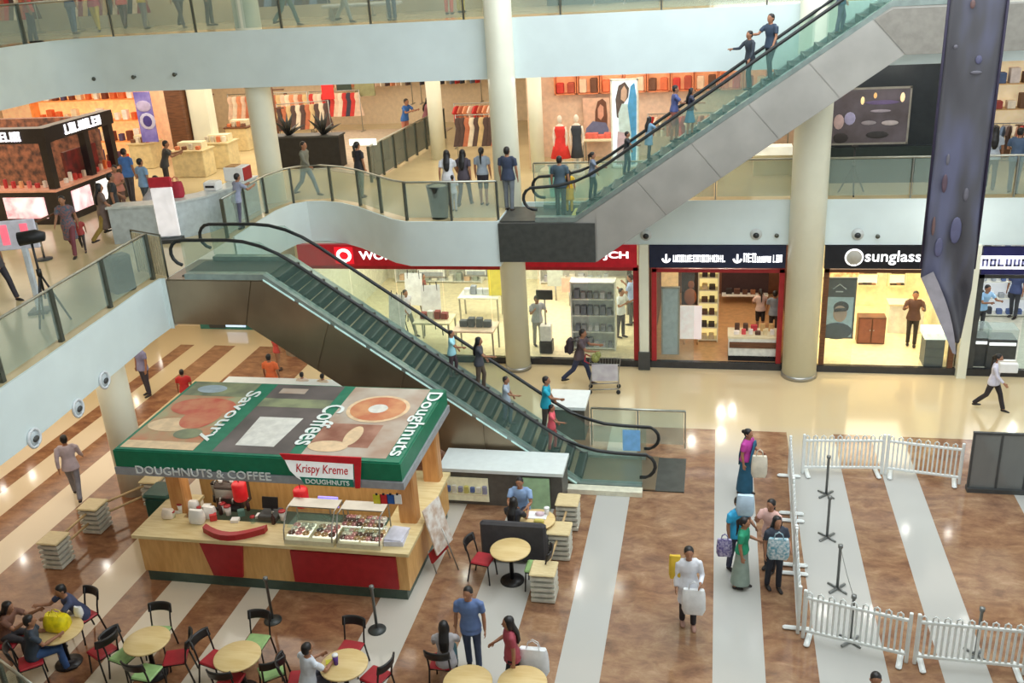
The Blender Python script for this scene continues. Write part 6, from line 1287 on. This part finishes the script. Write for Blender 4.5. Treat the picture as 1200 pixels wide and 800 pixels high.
# --- black hoarding with its poster
HB = mat('hoarding_black', srgb(34, 40, 46), .35)
struct('wall_hoarding', MB().box((4.55, 28.35, 6.72), (4.8, .15, 3.4)).box((4.55, 28.2, 5.5), (4.8, .14, 1.0), 1), [HB, mat('hoarding_green', srgb(44, 54, 54), .3)])
t, w_, h = panel('framed_poster', 'large dim framed poster with small lamps and pale shapes on the black hoarding', 'poster', 972, 104, 1062, 168, 28.2, mat('poster_plum', srgb(84, 76, 80), .5, scale=2, col2=srgb(104, 96, 106)), mat('poster_frame', srgb(150, 146, 138), .4))
for k, (px, py, w2, h2, c, e) in enumerate(((983, 143, .28, .42, (196, 170, 172), 0), (996, 139, .30, .36, (176, 172, 210), 0), (1011, 118, .10, .22, (226, 206, 150), 1), (1026, 112, .09, .16, (210, 170, 110), 1), (1058, 114, .12, .26, (240, 214, 170), 1), (1034, 120, .9, .12, (112, 98, 140), 0), (1032, 130, .55, .08, (170, 160, 176), 0), (1018, 144, .4, .12, (160, 152, 160), 0), (1043, 144, .45, .14, (196, 186, 190), 0), (1028, 158, .6, .2, (58, 56, 58), 0), (985, 162, .4, .3, (52, 48, 50), 0))):
    v = W(px, py, 28.15); part('printed_shape', MB().ell((v.x-t.location.x, -.035, v.z-t.location.z), w2/2, .012, h2/2, 12, 6), glow(*c, .7) if e else cm(*c), t)
# --- warm shelves shop at the right end
struct('wall_gallery_right', MB().box((10.4, 31.4, 6.7), (6.6, .15, 3.4)), mat('warm_right_wall', srgb(240, 222, 180), .6))
a = W(1166, 78, 30.2); t = thing('light_box', 'long white light box over the warm shelves at the right end of the gallery', 'light', (9.6, 30.85, 8.02)); part('housing', MB().box((0, 0, .12), (4.4, .3, .28)), WSH, t); part('diffuser', MB().box((0, -.16, .12), (4.3, .02, .24)), glow(255, 250, 236, 2.0), t)
Z = shelf_unit('wide warm wooden shelf wall of clothes at the right end of the gallery', 9.6, 31.0, Z1, 4.4, 3.0, .5, 4, WOOD, back=glow(246, 226, 186, .35))
for k, zz in enumerate(Z[:-1]): goods('on the wooden shelf wall at the right end', 'clothes', 'folded_shirt', along(7.5, 11.7, 12, 30.9, zz), [(206, 196, 196), (110, 80, 60), (70, 90, 130), (160, 70, 66), (240, 230, 214), (60, 60, 66)], [(.24, .3, .3), (.26, .3, .42), (.22, .3, .22)], rs)
rack('front rail of blue and brown garments at the right end of the gallery', 'the front rail at the right end', 8.6, 29.4, Z1, 2.0, 0, 12, [4, 9, 3, 2, 0, 4], 0, 1.35)

# ------------------------------------------------------------------ first gallery: left side
def cosmetic_kiosk():
    x0, x1, y0, y1 = -23.4, -18.5, 24.0, 27.4
    t = thing('cosmetics_kiosk', 'large black cosmetics kiosk with white lit headers and pink lit panels on the gallery', 'kiosk', ((x0+x1)/2, (y0+y1)/2, Z1)); w_, d = x1-x0, y1-y0
    KB = mat('kiosk_black', srgb(40, 32, 32), .3); PK = mat('pink_lightbox', srgb(238, 150, 156), .4, es=.9, scale=2.5, col2=srgb(252, 236, 236))
    part('base', MB().box((0, -d/2+.3, .48), (w_, .6, .96)).box((w_/2-.3, .3, .48), (.6, d-.6, .96)), KB, t)
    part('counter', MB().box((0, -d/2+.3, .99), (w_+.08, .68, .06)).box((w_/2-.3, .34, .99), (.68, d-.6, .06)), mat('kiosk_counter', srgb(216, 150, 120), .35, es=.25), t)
    for x in (-w_/2+.2, -.4, w_/2-.15): part('post', MB().box((x, -d/2+.2, 1.75), (.22, .22, 1.6)), KB, t)
    for y in (.3, d/2-.15): part('post', MB().box((w_/2-.15, y, 1.75), (.22, .22, 1.6)), KB, t)
    part('header', MB().box((0, -d/2+.2, 2.55), (w_+.1, .36, .42)).box((w_/2-.18, .2, 2.55), (.36, d-.36, .42)), KB, t)
    mb = MB(); glyphs(mb, .2, w_/2-.7, 2.42, 2.68, -d/2-.0, 9, 0, random.Random(2)); part('lettering', mb, glow(250, 246, 255, 1.6), t)
    mb = MB(); glyphs(mb, -.9, .9, 2.42, 2.70, 0, 8, 0, random.Random(6), MX((w_/2+.01, .2, 0), (0, 1, 0), (-1, 0, 0))); part('lettering', mb, glow(250, 246, 255, 1.6), t)
    part('lightbox', MB().box((1.35, -d/2-.01, .5), (1.35, .03, .62)), PK, t); part('lightbox', MB().box((w_/2+.01, -.6, .52), (.03, .9, .62)), PK, t); part('lightbox', MB().box((w_/2+.01, .7, .52), (.03, 1.0, .62)), glow(250, 244, 240, 1.0), t)
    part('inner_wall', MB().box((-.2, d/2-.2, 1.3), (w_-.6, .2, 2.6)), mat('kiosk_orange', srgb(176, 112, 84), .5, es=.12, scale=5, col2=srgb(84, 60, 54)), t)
    part('display_rack', MB().box((w_/2-.45, .35, 1.45), (.1, 1.6, .8)), mat('rack_red', srgb(150, 50, 44), .45, scale=4, col2=srgb(90, 44, 40)), t)
    return t
cosmetic_kiosk()
rk = random.Random(31)
goods('on the front counter of the black cosmetics kiosk', 'cosmetics', 'cosmetic_box', along(-23.1, -18.9, 16, 24.32, Z1+1.02), [(226, 120, 110), (240, 226, 214), (60, 40, 40), (200, 60, 60), (236, 170, 120)], [(.1, .1, .2), (.12, .1, .14), (.08, .1, .26)], rk)
goods('on the side counter of the black cosmetics kiosk', 'cosmetics', 'cosmetic_box', [(-18.75, 24.9+.22*i, Z1+1.02) for i in range(11)], [(226, 200, 170), (196, 60, 50), (240, 230, 214), (240, 120, 60)], [(.1, .1, .2), (.1, .12, .14), (.1, .08, .28)], rk)
# lit shop behind the kiosk
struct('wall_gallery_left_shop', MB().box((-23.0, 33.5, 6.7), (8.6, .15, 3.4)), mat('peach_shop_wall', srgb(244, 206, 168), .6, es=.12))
Z = shelf_unit('orange lit shelf wall behind the black kiosk', -23.2, 33.0, Z1, 4.6, 3.2, .5, 4, mat('orange_lit_shelf', srgb(230, 150, 80), .5, es=.2), back=glow(246, 196, 130, .6))
for zz in Z[:-1]: goods('on the orange shelf wall behind the black kiosk', 'perfume', 'perfume_box', along(-25.3, -21.1, 12, 32.9, zz), [(226, 110, 60), (240, 220, 190), (90, 80, 120), (120, 60, 44), (250, 244, 236)], [(.2, .2, .36), (.16, .2, .26), (.24, .2, .44)], rk)
struct('trim_8', MB().rbox((-18.9, 32.0, 6.7), (.7, .5, 3.4), .05), BROWNWOOD); struct('trim_9', MB().rbox((-18.1, 32.2, 6.7), (.8, .5, 3.4), .05), CREAMP)
t, w_, h = panel('wall_poster', 'long violet poster with pale shapes hanging beside the brown pillar', 'poster', 156, 108, 186, 166, 31.6, mat('poster_violet', srgb(92, 84, 168), .5, es=.15, scale=1.6, col2=srgb(150, 140, 206)))
part('printed_shape', MB().ell((0, -.03, h*.72), .3, .012, .2, 12, 6, 0).ell((.05, -.03, h*.42), .32, .012, .3, 12, 6, 1).ell((.05, -.04, h*.42), .18, .012, .2, 12, 6, 2), [cm(190, 180, 220), cm(196, 196, 230), cm(70, 60, 140)], t)
rack('long rail of warm garments on the back wall right of the violet poster', 'the long rail right of the violet poster', -18.6, 38.6, Z1, 3.6, 0, 18, [8, 2, 1, 8, 5, 6], 1, 1.7)
rack('rail of red and peach garments left of the tall left column', 'the rail left of the tall left column', -15.6, 38.6, Z1, 2.2, 0, 12, [0, 8, 2, 0, 4], 1, 1.7)
rack('upper rail of ivory garments on the back wall', 'the upper rail on the back wall', -17.4, 39.9, Z1+1.3, 5.2, 0, 22, [2, 8, 6, 1], 0, 1.5)
rack('rail of brown garments right of the tall left column', 'the rail right of the tall left column', -16.0, 36.2, Z1, 2.0, R(20), 11, [3, 5, 6, 3, 2], 1, 1.6)
rack('far rail of salmon garments behind the pale walkway', 'the far rail behind the pale walkway', -14.4, 39.8, Z1+.9, 3.6, 0, 16, [1, 8, 2, 3], 0, 1.5)
rack('far rail of mixed garments at the end of the walkway', 'the far rail at the end of the walkway', -10.9, 39.8, Z1+.9, 2.6, 0, 12, [4, 2, 9, 0], 0, 1.5)
def display_desk(px, py, label, w_=1.3, d=.9, h=.9, mt=None):
    v = G(px, py, Z1); t = thing('display_desk', label, 'display', (v.x, v.y, Z1)); part('top', MB().rbox((0, 0, h), (w_, d, .06), .01), mt or BEECH, t); part('body', MB().rbox((0, 0, h/2), (w_-.1, d-.1, h), .02), mat('desk_cream', srgb(226, 208, 160), .45), t); part('step', MB().box((0, .1, h+.14), (w_*.7, .4, .22)), CREAM, t)
    goods('on the '+label, 'accessory', 'accessory', along(v.x-w_*.4, v.x+w_*.4, 4, v.y-.25, Z1+h+.03), [(236, 226, 206), (206, 120, 80), (120, 80, 60), (200, 190, 170)], [(.14, .14, .12), (.12, .12, .2)], rk)
display_desk(230, 205, 'cream display desk at the middle left of the gallery'); display_desk(262, 195, 'beech display desk left of the tall left column', 1.1); display_desk(200, 180, 'beige display desk behind the crouching person', 1.4); display_desk(285, 175, 'brown display desk beside the tall left column', 1.0, .8, .9, BROWNWOOD); display_desk(175, 195, 'cream desk beside the man in bright blue', 1.0)
display_desk(312, 158, 'narrow desk right of the tall left column', .9, .7, .9, BROWNWOOD)
for k, (px, py) in enumerate(((248, 178), (328, 172))):
    v = G(px, py, Z1); t = thing('coat_stand', ('brown upright stand between the display desks', 'brown upright stand right of the tall left column')[k], 'stand', (v.x, v.y, Z1)); part('pole', MB().tube([(0, 0, 0), (0, 0, 2.3)], .05, 8), BROWNWOOD, t); part('base', MB().lathe([(.3, 0), (.3, .05), (.05, .1)], n=16), BROWNWOOD, t); part('arm', MB().tube([(-.5, 0, 2.2), (.5, 0, 2.2)], .03, 6).tube([(-.4, 0, 1.5), (.4, 0, 1.5)], .03, 6), BROWNWOOD, t)
panel('sale_sign', 'bright red square sign hanging deep in the gallery', 'sign', 376, 98, 392, 116, 38.5, mat('sale_red', srgb(220, 44, 44), .5, es=.5)); panel('lit_board', 'dark green shop board deep in the gallery right of the red sign', 'sign', 394, 97, 412, 106, 38.8, cm(60, 76, 66)); panel('lit_board', 'olive shop board deep in the gallery above the walkway', 'sign', 415, 97, 440, 112, 38.8, cm(150, 150, 110))
# pale walkway behind the dark glass railing
solo('walkway_carpet', MB().prism([(-16.6, 33.0), (-10.75, 29.6), (-10.75, 39.0), (-16.6, 39.0)], 0, .02), mat('carpet_taupe', srgb(190, 172, 150), .8), 'taupe walkway carpet beyond the dark glass railing', 'carpet', (0, 0, Z1))
# black planters with spiky plants
t = thing('planter', 'long black planter box standing at the end of the taupe walkway', 'planter', (-14.0, 31.6, Z1)); part('box', MB().rbox((0, 0, .55), (2.6, .6, 1.1), .03), BLACK, t); part('rim', MB().box((0, 0, 1.1), (2.66, .66, .06)), CHARCOAL, t)
LEAFM = mat('agave_dark', srgb(48, 48, 46), .5, var=.3)
for k, dx in enumerate((-.65, .65)):
    t = thing('spiky_plant', ('dark spiky plant at the left end of the black planter', 'dark spiky plant at the right end of the black planter')[k], 'plant', (-14.0+dx, 31.6, Z1+1.1))
    for j in range(13):
        a = j*2.4; r = .25+.35*(j % 3)/2; hgt_ = .75-.2*(j % 3); part('leaf', MB().tube([(0, 0, 0), (r*.5*math.cos(a), r*.5*math.sin(a), hgt_*.6), (r*1.1*math.cos(a), r*1.1*math.sin(a), hgt_)], [(.045, .012), (.06, .012), (.004, .004)], 6), LEAFM, t)
for k, (px, py, s) in enumerate(((412, 186, (170, 220, 190)), (428, 176, (236, 244, 240)))):
    pass
t = thing('direction_sign', 'pale lit strip sign on the end of the dark glass railing', 'sign', (-11.1, 29.4, Z1+1.12)); part('face', MB().box((0, 0, .1), (.9, .06, .2)), glow(236, 244, 240, .9), t); part('bracket', MB().tube([(-.3, 0, 0), (-.3, 0, -1.12)], .02, 6).tube([(.3, 0, 0), (.3, 0, -1.12)], .02, 6), STEEL, t)
# grey service counter with goods, by the escalator head
t = thing('promotion_counter', 'curved pale grey promotion counter behind the escalator head', 'counter', (-14.35, 23.6, Z1)); q = [(-1.2, -1.6), (.2, -1.3), (1.0, -.4), (1.25, .8), (1.3, 2.0), (.8, 2.0), (.75, .9), (.5, .0), (-.1, -.75), (-1.2, -1.05)]
PCG = mat('promo_grey', srgb(186, 196, 198), .4); part('body', MB().prism(q, 0, .95), PCG, t); part('top', MB().prism([(x*1.03, y*1.03) for x, y in q], .95, 1.0), mat('promo_top', srgb(206, 212, 210), .3), t)
t = thing('promotion_box', 'white box with a red end on the grey promotion counter', 'box', (-13.35, 25.1, Z1+1.0)); part('carton', MB().rbox((0, 0, .2), (.6, .5, .4), .02), WC, t); part('red_end', MB().box((.31, 0, .2), (.02, .48, .36)), REDP, t); part('flap', MB().box((-.1, 0, .41), (.3, .4, .02)), cm(200, 150, 90), t)
bag(-14.1, 23.05, Z1+1.0, .4, .42, .24, 'crimson bag on the grey promotion counter', cm(176, 44, 62))
t = thing('printer', 'small white machine with a dark slot on the grey promotion counter', 'machine', (-13.5, 23.9, Z1+1.0)); part('body', MB().rbox((0, 0, .12), (.4, .36, .24), .03), WC, t); part('slot', MB().box((.0, -.19, .12), (.26, .02, .06)), BLACK, t)
# standing sign with a red head at the escalator
v = G(201, 283, Z1); t = thing('standing_sign', 'white standing sign with a red head beside the escalator entrance', 'sign', (v.x, v.y, Z1), R(12)); part('panel', MB().rbox((0, 0, .8), (.56, .08, 1.3), .02), glow(244, 240, 242, .35), t); part('head', MB().rbox((0, 0, 1.58), (.62, .1, .28), .04), mat('sign_head_red', srgb(190, 40, 56), .4), t); part('base', MB().box((0, 0, .05), (.6, .4, .1)), CHARCOAL, t)
# tripod spotlight, pale sign on a post, boom and speaker by the left railing
def tripod(x, y, z, h, label, head):
    t = thing('tripod', label, 'tripod', (x, y, z)); 
    for k in range(3): a = R(30+120*k); part('leg', MB().tube([(0, 0, h*.62), (.38*math.cos(a), .38*math.sin(a), 0)], .022, 6), BLACK, t)
    part('column', MB().tube([(0, 0, h*.3), (0, 0, h)], .024, 8), BLACK, t); part('hub', MB().lathe([(.05, h*.58), (.05, h*.66)], n=10), BLACK, t)
    if head == 'lamp': part('lamp_head', MB().tube([(-.2, -.1, h+.06), (.1, .06, h+.08), (.24, .12, h+.06)], [.14, .14, .09], 12), BLACK, t); part('yoke', MB().tube([(0, 0, h-.03), (0, 0, h+.08)], .03, 6), BLACK, t)
    else: part('plate', MB().rbox((0, 0, h+.03), (.16, .12, .06), .01), BLACK, t)
v = G(78, 378, Z1); tripod(v.x-.35, v.y, Z1, 1.75, 'black tripod carrying a spotlight behind the left railing', 'lamp')
v = G(998, 227, Z1); tripod(v.x, v.y, Z1, 1.25, 'black tripod standing behind the right gallery railing before the hoarding', 'plate')
v = G(46, 372, Z1); t = thing('post_sign', 'pale sign with two pink patches on a white post at the left railing', 'sign', (v.x-.3, v.y+.3, Z1), R(20)); part('post', MB().rbox((.1, 0, .75), (.12, .1, 1.5), .02), mat('post_white', srgb(206, 214, 222), .4), t); part('board', MB().rbox((0, -.02, 1.72), (.86, .06, .62), .02), mat('board_pale', srgb(206, 206, 218), .4, es=.1), t)
for s in (-.2, .2): part('pink_patch', MB().box((s, -.055, 1.74), (.15, .012, .42)), glow(246, 110, 130, .7), t)
part('foot', MB().box((.1, 0, .03), (.4, .4, .06)), CHARCOAL, t)
v = G(44, 306, Z1); t = thing('barrier_boom', 'thin dark slanting boom on a stand before the black kiosk', 'boom', (v.x, v.y, Z1)); part('boom', MB().tube([(-.5, -.3, .75), (.55, .5, 1.15)], .03, 6), BROWNWOOD, t); part('stand', MB().tube([(.1, .15, 0), (.1, .15, .98)], .03, 6), STEEL, t); part('foot', MB().lathe([(.2, 0), (.2, .03), (.04, .05)], (.1, .15, 0), 14), CHARCOAL, t)
v = G(146, 330, Z1+.25); t = thing('loudspeaker', 'square dark loudspeaker standing behind the left glass railing', 'loudspeaker', (v.x-.15, v.y+.1, Z1), R(60)); part('cabinet', MB().rbox((0, 0, .42), (.5, .36, .84), .03), mat('speaker_black', srgb(56, 58, 56), .6), t); part('grille', MB().box((0, -.185, .5), (.42, .02, .56)), BLACK, t)
# bin at the middle of the gallery and other small things
v = G(513, 258, Z1); t = thing('litter_bin', 'tall black tapering bin with stones on top at the gallery railing', 'bin', (v.x, v.y+.25, Z1)); part('body', MB().lathe([(.22, 0), (.3, .85), (.32, .9), (.27, .9), (.25, .8)], n=18), mat('bin_black', srgb(40, 46, 44), .4), t); part('stones', MB().ell((0, 0, .84), .26, .26, .08, 14, 6), mat('stones_grey', srgb(150, 146, 120), .8, scale=30, var=.3), t)
v = G(622, 240, Z1); t = thing('floor_plinth', 'turquoise lit panel by the foot of the upper escalator', 'display', (-4.4, 26.9, Z1)); part('panel', MB().rbox((0, 0, .45), (.5, .3, .9), .03), mat('plinth_turquoise', srgb(140, 206, 190), .4, es=.15), t); part('cap', MB().box((0, 0, .92), (.54, .34, .04)), STEEL, t)

# ------------------------------------------------------------------ top gallery goods
rt = random.Random(41)
for k, (x, n, c) in enumerate(((-24, 14, [0, 3, 2, 5]), (-20, 14, [2, 7, 6, 4]), (-13.5, 10, [4, 3, 9]), (-9.5, 14, [9, 4, 3, 2]), (-5.0, 14, [0, 2, 1, 7]), (-1.5, 12, [2, 7, 6]))):
    rack('garment rail on the top gallery, %s of the six' % ('leftmost', 'second', 'third', 'fourth', 'fifth', 'rightmost')[k], ('the leftmost top gallery rail', 'the second top gallery rail', 'the third top gallery rail', 'the fourth top gallery rail', 'the fifth top gallery rail', 'the rightmost top gallery rail')[k], x, 30.6+.2*(k % 2), Z2, 2.6, 0, n, c, 1, 1.5)
t = thing('window_display', 'dark framed shop window on the top gallery right of the central column', 'shop window', (-3.0, 31.7, Z2)); part('frame', MB().box((0, 0, .1), (4.6, .2, .2)).box((-2.25, 0, 1.2), (.12, .2, 2.4)).box((2.25, 0, 1.2), (.12, .2, 2.4)), mat('window_teal', srgb(60, 84, 84), .4), t); part('pane', MB().box((0, 0, 1.3), (4.4, .02, 2.2)), SHOPGLASS, t)
t = thing('lit_window', 'white lit shop window on the top gallery near the upper escalator', 'shop window', (1.2, 31.6, Z2)); part('frame', MB().box((0, 0, .08), (3.2, .2, .16)).box((-1.55, 0, 1.2), (.12, .2, 2.4)).box((1.55, 0, 1.2), (.12, .2, 2.4)), _mats['window_teal'], t); part('pane', MB().box((0, 0, 1.3), (3.0, .06, 2.2)), glow(236, 244, 246, .8), t)
t = thing('bench', 'pale bench on the top gallery left of the central column', 'bench', (-10.6, 29.3, Z2)); part('seat', MB().rbox((0, 0, .42), (2.4, .6, .1), .03), mat('bench_grey', srgb(190, 190, 184), .5), t)
for s in (-1, 1): part('support', MB().box((s*.9, 0, .19), (.12, .5, .38)), STEEL, t)
# scene
# ------------------------------------------------------------------ light
SC.view_settings.view_transform = 'Standard'; SC.view_settings.look = 'None'; SC.view_settings.exposure = 0.0
w = bpy.data.worlds.new('hall_daylight'); SC.world = w; w.use_nodes = True
bg = w.node_tree.nodes['Background']; bg.inputs[0].default_value = (.80, .90, .95, 1); bg.inputs[1].default_value = 1.0
def area(name, loc, sx, sy, e, col=(1, .95, .86), rot=(0, 0, 0)):
    l = bpy.data.lights.new(name, 'AREA'); l.shape = 'RECTANGLE'; l.size = sx; l.size_y = sy; l.energy = e; l.color = col
    o = bpy.data.objects.new(name, l); COL.objects.link(o); o.location = loc; o.rotation_euler = rot; return o
area('shop_light', (-7.2, 29.4, 3.68), 9, 5, 420, (1, .97, .86))
area('shop_light', (.1, 28.8, 3.68), 3, 4, 60, (1, .82, .6))
area('shop_light', (4.6, 28.6, 3.68), 3, 4, 210, (1, .86, .62))
area('shop_light', (8.8, 28.6, 3.68), 3, 4, 90, (.95, .97, 1))
area('hall_light', (-17, 22, 3.7), 8, 11, 330, (1, .90, .74))
area('hall_light', (-19, 13, 3.7), 8, 8, 110, (1, .90, .74))
area('gallery_light', (-6, 31.5, 8.36), 14, 8, 520, (1, .92, .78))
area('gallery_light', (6, 29.5, 8.36), 8, 4, 110, (1, .92, .78))
area('gallery_light', (-17, 34, 8.36), 8, 10, 540, (1, .91, .76))
area('gallery_light', (-23.5, 24, 8.36), 8, 16, 540, (1, .91, .76))
area('gallery_light', (-5, 29, 13.5), 30, 4, 500, (1, .9, .75))
area('kiosk_light', (-8.4, 16.0, 2.5), 4.6, 1.6, 55, (1, .93, .8))
area('skylight', (3, 18, 15.4), 13, 17, 2300, (.92, .97, 1))

area('front_fill', (3, -5.5, 13.6), 22, 3, 1500, (.95, .98, 1), (R(80), 0, 0))  # unseen fill added behind the camera to brighten the fascias
# ceiling lamps, and some added before the fascia, mirrored in the polished floor
def lamp(px, py, zc, e=110, r=.16):
    g = G(px, py); d = (g-_C).normalized(); d.z = -d.z
    z26 = d.z*(26.2-g.y)/d.y
    if zc > 4: zc = 3.55 if z26 < 3.6 else (8.3 if 5.1 < z26 < 8.2 else (15.2 if z26 > 10.1 else 0))
    fa = not zc
    if fa: zc = d.z*(25.3-g.y)/d.y; e = 9; r = .07  # lamp added in mid-air before the fascia to give its floor spot
    if not fa and zc < 9 and e > 20: e = 26; r = .09
    p = g+d*(zc/d.z)
    l = bpy.data.lights.new('floor_glint_lamp', 'POINT'); l.energy = e; l.shadow_soft_size = r; l.color = (1, .96, .88)
    o = bpy.data.objects.new('floor_glint_lamp', l); COL.objects.link(o); o.location = p
for px, py in ((678, 685), (725, 690), (965, 715), (1019, 718), (1130, 728), (1061, 620), (1111, 625), (235, 772), (547, 674), (470, 762), (845, 482), (810, 516), (858, 480), (845, 508), (735, 612), (800, 436), (1160, 478), (1186, 503)): lamp(px, py, 15.3)
for px, py in ((27, 655), (125, 662), (38, 556), (4, 573), (190, 424), (228, 420), (160, 470)): lamp(px, py, 3.7, 8, .07)
